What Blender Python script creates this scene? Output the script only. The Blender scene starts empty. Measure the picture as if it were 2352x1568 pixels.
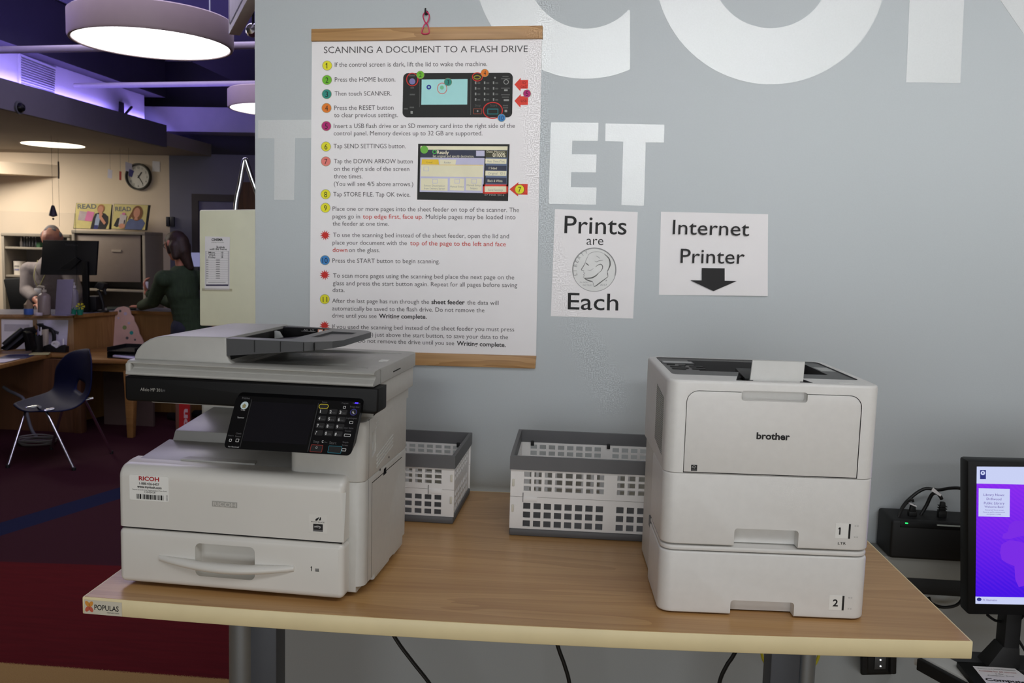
import bpy, bmesh, math, random
from mathutils import Vector, Matrix
random.seed(7)
SC = bpy.context.scene
COL = SC.collection

# ------------------------------------------------------------------ camera, world, light
IW, IH = 2352, 1568
CAM = Vector((1.0343, -2.3943, 1.6464)); YAW, PITCH, ROLL, FPX = 0.0893, -0.1051, -0.0280, 2059.97
RM = Matrix.Rotation(YAW, 3, 'Z') @ Matrix.Rotation(PITCH, 3, 'X') @ Matrix.Rotation(ROLL, 3, 'Y')
cd = bpy.data.cameras.new('camera'); cam = bpy.data.objects.new('camera', cd); COL.objects.link(cam)
rx_, fw_, up_ = RM.col[0], RM.col[1], RM.col[2]
m4 = Matrix((rx_, up_, -fw_)).transposed().to_4x4(); m4.translation = CAM
cam.matrix_world = m4
cd.sensor_width = 36.0; cd.lens = FPX / IW * 36.0; cd.clip_start = 0.02; cd.clip_end = 60
cd.dof.use_dof = True; cd.dof.focus_distance = 1.58; cd.dof.aperture_fstop = 14.0
SC.camera = cam
SC.view_settings.view_transform = 'Standard'; SC.view_settings.look = 'None'
SC.view_settings.exposure = 0.0; SC.view_settings.gamma = 1.0; SC.view_settings.use_curve_mapping = False

wd = bpy.data.worlds.new('world'); SC.world = wd; wd.use_nodes = True
wd.node_tree.nodes['Background'].inputs[0].default_value = (0.80, 0.88, 1.0, 1)
wd.node_tree.nodes['Background'].inputs[1].default_value = 0.03

def area(name, loc, target, sx, sy, power, col=(1, 1, 1), spread=180):
    l = bpy.data.lights.new(name, 'AREA'); l.shape = 'RECTANGLE'; l.size = sx; l.size_y = sy
    l.energy = power; l.color = col; l.spread = math.radians(spread)
    o = bpy.data.objects.new(name, l); COL.objects.link(o); o.location = loc
    o.rotation_euler = (Vector(target) - Vector(loc)).to_track_quat('-Z', 'Y').to_euler()
    return o
# ceiling panels over and behind the photographer, an added broad front fill, violet cove strips
area('ceiling_light_reading_room', (2.2, -7.2, 3.15), (1.9, 0, 2.02), 4.6, 0.3, 5.7, (0.96, 0.985, 1.0), 17)
area('ceiling_light_overhead', (2.1, -2.6, 3.2), (1.6, -0.9, 0.9), 3.4, 0.5, 29, (0.97, 0.985, 1.0))
area('front_fill_light', (0.7, -7.0, 1.25), (0.9, 0, 1.1), 6.0, 2.0, 100, (0.93, 0.97, 1.0))  # added fill to brighten fronts and under the table, no source seen
def strip_light(name, M, sx, sy, power, col):
    o = area(name, (0, 0, 0), (0, 0, -1), sx, sy, power, col); o.matrix_world = M; return o
# X axis along the cove, light leaving upwards against the wall above the soffit
strip_light('cove_light_long', Matrix(((0, 0.25, 0.97, -3.08), (1, 0, 0, 3.6), (0, 0.97, -0.25, 2.66), (0, 0, 0, 1))) @ Matrix.Rotation(math.radians(-62), 4, 'X'), 4.8, 0.05, 120, (0.27, 0.22, 1.0))
area('violet_ceiling_wash', (-1.9, 3.6, 2.75), (-1.9, 3.7, 3.6), 3.4, 1.6, 26, (0.30, 0.24, 1.0))
area('soffit_light', (-5.2, 5.6, 2.44), (-5.2, 5.9, 0.0), 0.6, 0.6, 40, (1.0, 0.92, 0.82))
area('library_ceiling_light', (-1.45, 2.5, 3.08), (-1.45, 2.5, 0.0), 2.2, 3.2, 52, (0.76, 0.68, 1.0))

def ray(u, v):
    return RM @ Vector(((u - IW / 2) / FPX, 1.0, -(v - IH / 2) / FPX))
def A(u, v, y):
    d = ray(u, v); return CAM + d * ((y - CAM.y) / d.y)
def Z(u, v, z):
    d = ray(u, v); return CAM + d * ((z - CAM.z) / d.z)
def PL(u, v, p0, n):
    d = ray(u, v); return CAM + d * ((Vector(p0) - CAM).dot(n) / d.dot(n))

# ------------------------------------------------------------------ materials
def lin(c):
    return tuple(((x / 255) / 12.92 if x / 255 <= 0.04045 else ((x / 255 + 0.055) / 1.055) ** 2.4) for x in c)
MATS = {}
def mat(name, c, rough=0.5, metal=0.0, var=0.05, scale=18.0, bump=0.0, spec=0.5, emit=None, estr=1.0, coat=0.0, stretch=None):
    if name in MATS: return MATS[name]
    m = bpy.data.materials.new(name); m.use_nodes = True; nt = m.node_tree; N = nt.nodes; L = nt.links
    b = N['Principled BSDF']; l = lin(c)
    b.inputs['Roughness'].default_value = rough; b.inputs['Metallic'].default_value = metal
    b.inputs['Specular IOR Level'].default_value = spec; b.inputs['Coat Weight'].default_value = coat
    tc = N.new('ShaderNodeTexCoord'); mp = N.new('ShaderNodeMapping'); no = N.new('ShaderNodeTexNoise')
    L.new(tc.outputs['Object'], mp.inputs['Vector']); L.new(mp.outputs['Vector'], no.inputs['Vector'])
    if stretch: mp.inputs['Scale'].default_value = stretch
    no.inputs['Scale'].default_value = scale; no.inputs['Detail'].default_value = 4
    r = N.new('ShaderNodeValToRGB')
    r.color_ramp.elements[0].position = 0.3; r.color_ramp.elements[1].position = 0.7
    r.color_ramp.elements[0].color = (*[x * (1 - var) for x in l], 1)
    r.color_ramp.elements[1].color = (*[min(1, x * (1 + var)) for x in l], 1)
    L.new(no.outputs['Fac'], r.inputs['Fac']); L.new(r.outputs['Color'], b.inputs['Base Color'])
    if bump:
        bp = N.new('ShaderNodeBump'); bp.inputs['Strength'].default_value = bump; bp.inputs['Distance'].default_value = 0.002
        L.new(no.outputs['Fac'], bp.inputs['Height']); L.new(bp.outputs['Normal'], b.inputs['Normal'])
    if emit:
        b.inputs['Emission Color'].default_value = (*lin(emit), 1); b.inputs['Emission Strength'].default_value = estr
    MATS[name] = m; return m

def wood(name, dark, light, grain='X', ring=9.0, rough=0.42, fine=55.0):
    if name in MATS: return MATS[name]
    m = bpy.data.materials.new(name); m.use_nodes = True; nt = m.node_tree; N = nt.nodes; L = nt.links
    b = N['Principled BSDF']; b.inputs['Roughness'].default_value = rough
    tc = N.new('ShaderNodeTexCoord'); mp = N.new('ShaderNodeMapping')
    s = {'X': (0.09, 1, 1), 'Y': (1, 0.09, 1), 'Z': (1, 1, 0.09)}[grain]
    mp.inputs['Scale'].default_value = s
    L.new(tc.outputs['Object'], mp.inputs['Vector'])
    n1 = N.new('ShaderNodeTexNoise'); n1.inputs['Scale'].default_value = ring; n1.inputs['Detail'].default_value = 3; n1.inputs['Distortion'].default_value = 0.9
    n2 = N.new('ShaderNodeTexNoise'); n2.inputs['Scale'].default_value = fine * 3; n2.inputs['Detail'].default_value = 5
    L.new(mp.outputs['Vector'], n1.inputs['Vector']); L.new(mp.outputs['Vector'], n2.inputs['Vector'])
    ml = N.new('ShaderNodeMath'); ml.operation = 'MULTIPLY'; ml.inputs[1].default_value = 7.0
    sn = N.new('ShaderNodeMath'); sn.operation = 'FRACT'
    L.new(n1.outputs['Fac'], ml.inputs[0]); L.new(ml.outputs[0], sn.inputs[0])
    m2 = N.new('ShaderNodeMapping'); m2.inputs['Scale'].default_value = tuple(0.018 if q < 1 else 1 for q in s); L.new(tc.outputs['Object'], m2.inputs[0]); L.new(m2.outputs[0], n2.inputs['Vector'])
    mx = N.new('ShaderNodeMix'); mx.data_type = 'FLOAT'; mx.inputs[0].default_value = 0.66
    L.new(sn.outputs[0], mx.inputs[2]); L.new(n2.outputs['Fac'], mx.inputs[3])
    r = N.new('ShaderNodeValToRGB'); e = r.color_ramp.elements
    e[0].position = 0.2; e[1].position = 0.78; e[0].color = (*lin(dark), 1); e[1].color = (*lin(light), 1)
    L.new(mx.outputs[0], r.inputs['Fac']); L.new(r.outputs['Color'], b.inputs['Base Color'])
    MATS[name] = m; return m

def clear(name, tint=(0.97, 0.98, 1.0), gloss=0.07, rough=0.05):
    if name in MATS: return MATS[name]
    m = bpy.data.materials.new(name); m.use_nodes = True; nt = m.node_tree; N = nt.nodes; L = nt.links
    N.remove(N['Principled BSDF'])
    t = N.new('ShaderNodeBsdfTransparent'); t.inputs[0].default_value = (*tint, 1)
    g = N.new('ShaderNodeBsdfGlossy'); g.inputs['Roughness'].default_value = rough
    f = N.new('ShaderNodeFresnel'); f.inputs[0].default_value = 1.08 if gloss < .01 else 1.35
    ad = N.new('ShaderNodeMath'); ad.operation = 'ADD'; ad.inputs[1].default_value = gloss; L.new(f.outputs[0], ad.inputs[0])
    mx = N.new('ShaderNodeMixShader'); L.new(ad.outputs[0], mx.inputs[0]); L.new(t.outputs[0], mx.inputs[1]); L.new(g.outputs[0], mx.inputs[2])
    L.new(mx.outputs[0], N['Material Output'].inputs[0])
    MATS[name] = m; return m

def emis(name, c, s):
    if name in MATS: return MATS[name]
    m = bpy.data.materials.new(name); m.use_nodes = True; nt = m.node_tree; N = nt.nodes
    N.remove(N['Principled BSDF']); e = N.new('ShaderNodeEmission'); e.inputs[0].default_value = (*lin(c), 1); e.inputs[1].default_value = s
    nt.links.new(e.outputs[0], N['Material Output'].inputs[0]); MATS[name] = m; return m

BLACKINK = mat('ink_black', (24, 23, 24), 0.7, var=0.02)
DARKC = mat('dark_concrete', (44, 42, 48), 0.85, var=0.08, scale=4)
GREYINK = mat('ink_grey', (92, 90, 90), 0.7, var=0.02)
REDINK = mat('ink_red', (198, 62, 52), 0.7, var=0.02)
PAPER = mat('paper_white', (238, 235, 236), 0.75, var=0.01)
WHITEP = mat('printer_white', (226, 225, 222), 0.42, var=0.02, scale=60, bump=0.02)
COPWHITE = mat('copier_cover_white', (221, 219, 213), 0.33, var=0.03, scale=6)
COPGREY = mat('copier_body_grey', (198, 197, 192), 0.42, var=0.02, scale=60, bump=0.03)
LIDGREY = mat('copier_lid_grey', (166, 165, 160), 0.40, var=0.02, scale=60, bump=0.03)
TRAYGREY = mat('output_tray_grey', (160, 159, 156), 0.36, var=0.02)
BLACKG = mat('black_satin_plastic', (13, 13, 14), 0.5, var=0.1, spec=0.25)
BLACKGL = mat('black_gloss_panel', (8, 8, 10), 0.3, var=0.1, spec=0.25)
DARKGREY = mat('dark_grey_plastic', (70, 71, 73), 0.45, var=0.05)
DECK = mat('charcoal_deck_plastic', (86, 86, 86), 0.5, var=0.05)
GAP = mat('dark_gap', (22, 22, 24), 0.8, var=0.05)
CHROME = mat('chrome', (228, 230, 233), 0.22, 1.0, var=0.02)
STEEL = mat('silver_painted_steel', (150, 156, 162), 0.42, 0.6, var=0.03)
SLATEST = mat('slate_painted_steel', (88, 92, 100), 0.5, 0.2, var=0.03)
CRATEW = mat('crate_white', (232, 230, 228), 0.45, var=0.02)
CRATEG = mat('crate_grey', (92, 92, 94), 0.5, var=0.03)
WHITELBL = mat('label_white', (236, 236, 232), 0.5, var=0.01)
KEYWHITE = mat('key_legend', (205, 205, 205), 0.6, var=0.01)
KEYDIM = mat('key_legend_dim', (96, 96, 98), 0.6, var=0.01)
OAK = wood('oak_laminate', (176, 130, 78), (204, 161, 106), 'X', 7.0, 0.3)
BANDING = mat('cream_edge_band', (240, 224, 178), 0.45, var=0.03)
SLATOAK = wood('oak_slat', (150, 108, 62), (190, 148, 98), 'X', 14.0, 0.5)
DESKW = wood('desk_maple', (132, 92, 46), (162, 118, 66), 'X', 4.0, 0.4)
COUNTERW = wood('counter_maple', (136, 98, 54), (164, 122, 72), 'Z', 4.0, 0.4)
BLACKM = mat('matte_black', (14, 14, 15), 0.6, var=0.1)
CORD = mat('black_rubber_cord', (18, 18, 19), 0.5, var=0.1)

# ------------------------------------------------------------------ mesh builder
def rrect(x0, x1, y0, y1, r, n=6, corners='abcd'):
    """rounded rectangle, corners a=(x0,y0) b=(x1,y0) c=(x1,y1) d=(x0,y1), counter-clockwise"""
    p = []
    for k, (cx, cy, a0, ox, oy) in zip('abcd', [(x0 + r, y0 + r, 180, x0, y0), (x1 - r, y0 + r, 270, x1, y0), (x1 - r, y1 - r, 0, x1, y1), (x0 + r, y1 - r, 90, x0, y1)]):
        if k in corners and r > 0:
            for i in range(n + 1):
                a = math.radians(a0 + 90 * i / n); p.append((cx + r * math.cos(a), cy + r * math.sin(a)))
        else: p.append((ox, oy))
    return p
def circ(cx, cy, r, n=32, ry=None):
    return [(cx + r * math.cos(2 * math.pi * i / n), cy + (ry or r) * math.sin(2 * math.pi * i / n)) for i in range(n)]
_AX = {'z': lambda a, b, h: (a, b, h), 'y': lambda a, b, h: (a, h, b), 'x': lambda a, b, h: (h, a, b)}
TXT = {}
def text_mesh(s, bold=0.0):
    k = (s, bold)
    if k in TXT: return TXT[k]
    cu = bpy.data.curves.new('t', 'FONT'); cu.body = s; cu.size = 1.0; cu.offset = bold; cu.resolution_u = 3
    o = bpy.data.objects.new('t', cu); COL.objects.link(o)
    dg = bpy.context.evaluated_depsgraph_get(); me = bpy.data.meshes.new_from_object(o.evaluated_get(dg))
    v = [x.co.copy() for x in me.vertices]; f = [tuple(p.vertices) for p in me.polygons]
    bpy.data.objects.remove(o); bpy.data.curves.remove(cu); bpy.data.meshes.remove(me)
    x0 = min([q.x for q in v], default=0); x1 = max([q.x for q in v], default=1)
    TXT[k] = (v, f, x0, x1); return TXT[k]
def cutter_eval(o):
    dg = bpy.context.evaluated_depsgraph_get(); dg.update()
    return bpy.data.meshes.new_from_object(o.evaluated_get(dg), preserve_all_data_layers=True, depsgraph=dg)

class MB:
    def __init__(s): s.v = []; s.f = []; s.fm = []; s.mats = []
    def mi(s, m):
        if m not in s.mats: s.mats.append(m)
        return s.mats.index(m)
    def raw(s, verts, faces, m, M=None):
        o = len(s.v); k = s.mi(m)
        for v in verts:
            v = Vector(v); s.v.append(M @ v if M is not None else v)
        for f in faces: s.f.append(tuple(o + i for i in f)); s.fm.append(k)
        return s
    def bm(s, b, m, M=None):
        b.verts.index_update(); b.verts.ensure_lookup_table()
        s.raw([v.co for v in b.verts], [tuple(v.index for v in f.verts) for f in b.faces], m, M); b.free(); return s
    def box(s, lo, hi, m, bev=0.0, seg=2, M=None):
        b = bmesh.new(); r = bmesh.ops.create_cube(b, size=1.0)
        for v in b.verts: v.co = Vector([lo[i] + (hi[i] - lo[i]) * (v.co[i] + 0.5) for i in range(3)])
        if bev: bmesh.ops.bevel(b, geom=b.edges[:], offset=bev, segments=seg, profile=0.5, affect='EDGES')
        return s.bm(b, m, M)
    def prism(s, poly, ax, a, c, m, bev=0.0, seg=3, caps='ab', M=None):
        b = bmesh.new(); n = len(poly)
        va = [b.verts.new(_AX[ax](p[0], p[1], a)) for p in poly]; vc = [b.verts.new(_AX[ax](p[0], p[1], c)) for p in poly]
        fa = b.faces.new(va); fc = b.faces.new(vc)
        for i in range(n): b.faces.new((va[i], va[(i + 1) % n], vc[(i + 1) % n], vc[i]))
        bmesh.ops.recalc_face_normals(b, faces=b.faces[:])
        if bev:
            e = []
            if 'a' in caps: e += list(fa.edges)
            if 'b' in caps: e += list(fc.edges)
            bmesh.ops.bevel(b, geom=e, offset=bev, segments=seg, profile=0.5, affect='EDGES', clamp_overlap=True)
        return s.bm(b, m, M)
    def hexa(s, p, m, bev=0.0, M=None):
        """8 points: 4 bottom ccw, 4 top ccw"""
        b = bmesh.new(); v = [b.verts.new(q) for q in p]
        for f in ((0, 1, 2, 3), (4, 5, 6, 7), (0, 1, 5, 4), (1, 2, 6, 5), (2, 3, 7, 6), (3, 0, 4, 7)): b.faces.new([v[i] for i in f])
        bmesh.ops.recalc_face_normals(b, faces=b.faces[:])
        if bev: bmesh.ops.bevel(b, geom=b.edges[:], offset=bev, segments=2, profile=0.5, affect='EDGES')
        return s.bm(b, m, M)
    def quad(s, pts, m): return s.raw(pts, [tuple(range(len(pts)))], m)
    def tube(s, pts, r, m, n=10, smooth=6, closed=False, M=None):
        P = [Vector(p) for p in pts]
        if smooth and len(P) > 2:
            Q = []; k = len(P)
            for i in range(k if closed else k - 1):
                if closed: a, b_, c, d = P[(i - 1) % k], P[i], P[(i + 1) % k], P[(i + 2) % k]
                else: a, b_, c, d = P[max(0, i - 1)], P[i], P[i + 1], P[min(k - 1, i + 2)]
                for j in range(smooth):
                    t = j / smooth
                    Q.append(0.5 * ((2 * b_) + (c - a) * t + (2 * a - 5 * b_ + 4 * c - d) * t * t + (3 * b_ - a - 3 * c + d) * t ** 3))
            if not closed: Q.append(P[-1])
            P = Q
        rs = r if isinstance(r, (list, tuple)) else None
        k = len(P); vs = []; fs = []; nrm = None
        for i, p in enumerate(P):
            if closed: t = (P[(i + 1) % k] - P[i - 1])
            else: t = P[min(k - 1, i + 1)] - P[max(0, i - 1)]
            t.normalize()
            if nrm is None: nrm = t.orthogonal().normalized()
            else: nrm = (nrm - t * nrm.dot(t)).normalized()
            bi = t.cross(nrm)
            rr = rs[0] + (rs[1] - rs[0]) * i / max(1, k - 1) if rs else r
            for j in range(n):
                a = 2 * math.pi * j / n; vs.append(p + (nrm * math.cos(a) + bi * math.sin(a)) * rr)
        for i in range(k if closed else k - 1):
            for j in range(n):
                i2 = (i + 1) % k; fs.append((i * n + j, i * n + (j + 1) % n, i2 * n + (j + 1) % n, i2 * n + j))
        if not closed: fs.append(tuple(range(n - 1, -1, -1))); fs.append(tuple((k - 1) * n + j for j in range(n)))
        return s.raw(vs, fs, m, M)
    def lathe(s, prof, m, n=32, M=None):
        vs = []; fs = []
        for r, z in prof:
            for j in range(n): a = 2 * math.pi * j / n; vs.append((r * math.cos(a), r * math.sin(a), z))
        for i in range(len(prof) - 1):
            for j in range(n): fs.append((i * n + j, i * n + (j + 1) % n, (i + 1) * n + (j + 1) % n, (i + 1) * n + j))
        if prof[0][0] > 1e-5 and not (abs(prof[1][1] - prof[0][1]) < 1e-6 and prof[1][0] < prof[0][0]): fs.append(tuple(range(n - 1, -1, -1)))
        if prof[-1][0] > 1e-5 and prof[0] != prof[-1]: fs.append(tuple((len(prof) - 1) * n + j for j in range(n)))
        return s.raw(vs, fs, m, M)
    def sphere(s, c, r, m, M=None, n=16):
        b = bmesh.new(); bmesh.ops.create_uvsphere(b, u_segments=n, v_segments=n // 2 + 2, radius=1.0)
        r = r if isinstance(r, (tuple, list)) else (r, r, r)
        for v in b.verts: v.co = Vector((c[0] + v.co.x * r[0], c[1] + v.co.y * r[1], c[2] + v.co.z * r[2]))
        return s.bm(b, m, M)
    def grid(s, xs, ys, solid, ax, a, c, m, M=None):
        """plate on an xs-by-ys lattice with only the cells where solid(i,j) is true; closed walls round every hole"""
        nx, ny = len(xs), len(ys); F = _AX[ax]
        vs = [F(x, y, a) for y in ys for x in xs] + [F(x, y, c) for y in ys for x in xs]; o = nx * ny; fs = []
        S = lambda i, j: 0 <= i < nx - 1 and 0 <= j < ny - 1 and solid(i, j)
        I = lambda i, j: j * nx + i
        for i in range(nx - 1):
            for j in range(ny - 1):
                if not S(i, j): continue
                q = (I(i, j), I(i + 1, j), I(i + 1, j + 1), I(i, j + 1))
                fs.append(q[::-1]); fs.append(tuple(k + o for k in q))
                for (di, dj, e0, e1) in ((0, -1, q[0], q[1]), (1, 0, q[1], q[2]), (0, 1, q[2], q[3]), (-1, 0, q[3], q[0])):
                    if not S(i + di, j + dj): fs.append((e0, e1, e1 + o, e0 + o))
        used = sorted({k for f in fs for k in f}); mp = {k: n for n, k in enumerate(used)}
        return s.raw([vs[k] for k in used], [tuple(mp[k] for k in f) for f in fs], m, M)
    def text(s, t, p0, p1, h, m, up=(0, 0, 1), bold=0.0, fit=True, nrm=None):
        """text from p0 (baseline start) to p1 (baseline end); h = font size in metres"""
        v, f, x0, x1 = text_mesh(t, bold); p0 = Vector(p0); p1 = Vector(p1); d = p1 - p0; w = d.length; d.normalize(); up = Vector(up)
        up = (up - d * up.dot(d)).normalized()
        k = w / max(1e-6, x1 - x0) if fit else h
        o = p0 if fit else p0
        return s.raw([o + d * ((q.x - x0) * k) + up * (q.y * h) for q in v], f, m)
    def build(s, name, parent=None, sharp=32, loc=None, M=None, smooth=True):
        me = bpy.data.meshes.new(name); vs = s.v
        if M is not None: vs = [M @ v for v in vs]
        me.from_pydata([tuple(v) for v in vs], [], s.f)
        for m in s.mats: me.materials.append(m)
        me.polygons.foreach_set('material_index', s.fm)
        if smooth:
            me.polygons.foreach_set('use_smooth', [True] * len(me.polygons)); me.set_sharp_from_angle(angle=math.radians(sharp))
        me.update()
        o = bpy.data.objects.new(name, me); COL.objects.link(o)
        if parent: o.parent = parent
        if loc is not None: o.location = loc
        return o

def cut(o, cb):
    """carve the closed shape held in builder cb out of mesh object o (exact boolean, applied at once)"""
    c = cb.build('cutter', smooth=False)
    b = bmesh.new(); b.from_mesh(c.data); bmesh.ops.recalc_face_normals(b, faces=b.faces[:]); b.to_mesh(c.data); b.free()
    c.parent = None; c.matrix_world = Matrix()
    par, mw = o.parent, o.matrix_basis.copy(); o.parent = None; o.matrix_basis = Matrix()
    md = o.modifiers.new('b', 'BOOLEAN'); md.operation = 'DIFFERENCE'; md.object = c; md.solver = 'EXACT'; md.use_self = True
    md.material_mode = 'TRANSFER'
    me = cutter_eval(o); o.modifiers.clear(); old = o.data; nm = old.name; o.data = me; bpy.data.meshes.remove(old); me.name = nm
    bpy.data.objects.remove(c)
    me.polygons.foreach_set('use_smooth', [True] * len(me.polygons)); me.set_sharp_from_angle(angle=math.radians(30))
    o.parent = par; o.matrix_basis = mw
    return o

def tag(o, label, cat, group=None, kind=None):
    o['label'] = label; o['category'] = cat
    if group: o['group'] = group
    if kind: o['kind'] = kind
    return o
def thing(name, label, cat, loc=(0, 0, 0), rz=0.0, group=None):
    o = bpy.data.objects.new(name, None); o.empty_display_size = 0.1; COL.objects.link(o)
    o.location = loc; o.rotation_euler = (0, 0, rz)
    return tag(o, label, cat, group)
def struct(o): o['kind'] = 'structure'; return o
def kids(o): return [c for c in bpy.data.objects if c.parent == o]
def copy_tree(o, parent=None):
    c = o.copy(); COL.objects.link(c)
    if parent: c.parent = parent
    for ch in kids(o): copy_tree(ch, c)
    return c
# ------------------------------------------------------------------ setting
CZ = 3.42                     # ceiling height
TH = 1.01                     # top of the printing table
def carpet():
    m = bpy.data.materials.new('patterned_carpet'); m.use_nodes = True; nt = m.node_tree; N = nt.nodes; L = nt.links
    b = N['Principled BSDF']; b.inputs['Roughness'].default_value = 0.95; b.inputs['Specular IOR Level'].default_value = 0.1
    tc = N.new('ShaderNodeTexCoord'); sx = N.new('ShaderNodeSeparateXYZ'); L.new(tc.outputs['Object'], sx.inputs[0])
    fz = N.new('ShaderNodeTexNoise'); fz.inputs['Scale'].default_value = 260; fz.inputs['Detail'].default_value = 2; L.new(tc.outputs['Object'], fz.inputs['Vector'])
    st = N.new('ShaderNodeTexNoise'); st.inputs['Scale'].default_value = 14; mp = N.new('ShaderNodeMapping'); mp.inputs['Scale'].default_value = (0.3, 3, 1)
    L.new(tc.outputs['Object'], mp.inputs[0]); L.new(mp.outputs[0], st.inputs['Vector'])
    def math_(op, a, bb=None):
        n = N.new('ShaderNodeMath'); n.operation = op
        for i, x in enumerate((a, bb)):
            if x is None: continue
            if isinstance(x, (int, float)): n.inputs[i].default_value = x
            else: L.new(x, n.inputs[i])
        return n.outputs[0]
    def mixc(f, c1, c2):
        n = N.new('ShaderNodeMix'); n.data_type = 'RGBA'; L.new(f, n.inputs[0])
        for i, c in ((6, c1), (7, c2)):
            if isinstance(c, tuple): n.inputs[i].default_value = (*lin(c), 1)
            else: L.new(c, n.inputs[i])
        return n.outputs[2]
    X, Y = sx.outputs[0], sx.outputs[1]
    jag = math_('MULTIPLY', math_('SUBTRACT', fz.outputs[0], 0.5), 0.05)
    red = mixc(st.outputs[0], (72, 15, 17), (94, 20, 23))
    maroon = mixc(fz.outputs[0], (46, 20, 27), (60, 27, 34))
    isred = math_('LESS_THAN', math_('ADD', math_('SUBTRACT', Y, math_('MULTIPLY', X, 0.07)), jag), 1.86)
    c = mixc(isred, maroon, red)
    d = math_('ABSOLUTE', math_('SUBTRACT', math_('SUBTRACT', math_('MULTIPLY', X, 0.93), math_('MULTIPLY', Y, 0.30)), -2.72))
    c = mixc(math_('LESS_THAN', d, 0.10), c, (24, 28, 54))
    istan = math_('LESS_THAN', math_('ADD', Y, jag), 0.72)
    c = mixc(istan, c, mixc(fz.outputs[0], (140, 112, 62), (172, 142, 88)))
    br = N.new('ShaderNodeBrightContrast'); L.new(c, br.inputs[0])
    L.new(br.outputs[0], b.inputs['Base Color'])
    bp = N.new('ShaderNodeBump'); bp.inputs['Strength'].default_value = 0.4; bp.inputs['Distance'].default_value = 0.004; L.new(fz.outputs[0], bp.inputs['Height']); L.new(bp.outputs[0], b.inputs['Normal'])
    return m
WALLP = mat('wall_grey_paint', (190, 196, 199), 0.5, var=0.012, scale=240, bump=0.10, spec=0.35)
BEIGEP = mat('wall_beige_paint', (214, 196, 172), 0.7, var=0.02, scale=3)
SLATEP = mat('wall_slate_paint', (104, 104, 120), 0.7, var=0.04, scale=3)
CONC = mat('painted_concrete', (168, 166, 172), 0.75, var=0.06, scale=5, bump=0.05)
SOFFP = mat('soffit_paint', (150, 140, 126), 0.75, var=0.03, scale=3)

o = struct(MB().box((-9.5, -9.5, -0.06), (6.5, 7.2, 0.0), carpet()).build('floor', smooth=False))
WX = 0.1055
struct(MB().box((WX, 0.0, 0.0), (5.2, 0.14, CZ), WALLP, 0.004).build('wall_back'))
struct(MB().box((-9.5, 6.6, 0.0), (-3.36, 6.75, 2.5), BEIGEP).build('wall_far_beige', smooth=False))
struct(MB().box((-3.36, 6.6, 0.0), (5.2, 6.75, 2.5), SLATEP).build('wall_far_slate', smooth=False))
struct(MB().box((-9.5, 6.6, 2.5), (5.2, 6.75, CZ), DARKC).build('wall_far_upper', smooth=False))
struct(MB().box((5.2, -9.5, 0.0), (5.3, 7.2, CZ), BEIGEP).build('wall_right', smooth=False))
struct(MB().box((-9.5, -9.5, CZ), (6.5, 7.2, CZ + .1), CONC).build('ceiling', smooth=False))
struct(MB().box((-9.5, -9.5, 0.0), (6.5, -9.4, CZ), BEIGEP).build('wall_rear', smooth=False))
# soffit with a recessed lamp, violet-lit wall set back above it
E0 = Z(-120, 214, 2.48); E1 = Z(378, 333, 2.48)
ed = (E1 - E0); ed.z = 0; ed.normalize(); en = Vector((-ed.y, ed.x, 0))          # en points away from the camera
E0b = E0 - ed * 2.2; E1b = E1 + ed * 0.02
def P2(p): return (p.x, p.y)
sof = [P2(E0b), P2(E1b), (E1b.x, 6.6), (-9.5, 6.6), (-9.5, E0b.y)]
struct(MB().prism(sof, 'z', 2.48, 2.60, SOFFP).build('ceiling_soffit', smooth=False))
# fascia lip
q = [E0b - en * 0.012, E1b - en * 0.012, E1b + en * 0.03, E0b + en * 0.03]
struct(MB().prism([P2(p) for p in q], 'z', 2.462, 2.66, mat('fascia_paint', (88, 84, 92), .7, var=.03)).build('trim_fascia', smooth=False))
W0 = E0b + en * 0.34; W1 = E1b + en * 0.34 + ed * 0.27
LAV = mat('cove_wall_paint', (190, 188, 196), 0.7, var=0.03, scale=4)
q = [W0, W1, W1 + en * 0.1, W0 + en * 0.1]
struct(MB().prism([P2(p) for p in q], 'z', 2.60, 2.99, LAV).build('wall_cove', smooth=False))
q = [W0 - en * 0.16 - ed * 3, W1 - en * 0.16 + ed * 0.1, W1 + en * 0.3 + ed * 0.1, W0 + en * 0.3 - ed * 3]
struct(MB().prism([P2(p) for p in q], 'z', 2.965, 3.40, DARKC).build('beam_long', smooth=False))
bm0 = A(318, 300, 6.3); bm1 = A(318, 244, 6.3)
struct(MB().box((bm0.x, 6.3, bm0.z), (1.5, 6.6, bm1.z), CONC).build('beam_cross', smooth=False))
nb0 = Z(318, -10, CZ)
struct(MB().box((nb0.x, 1.2, CZ - .30), (0.1, 6.0, CZ), DARKC).build('beam_near', smooth=False))
bs = A(0, 395, 6.3); bt = A(0, 372, 6.3)
struct(MB().hexa([(-9.4, 5.2, 2.24), (-6.0, 5.6, 2.24), (-4.55, 6.6, 2.24), (-9.4, 6.6, 2.24), (-9.4, 5.2, 2.36), (-6.0, 5.6, 2.36), (-4.55, 6.6, 2.36), (-9.4, 6.6, 2.36)], BEIGEP).build('beam_stair', smooth=False))
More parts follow.
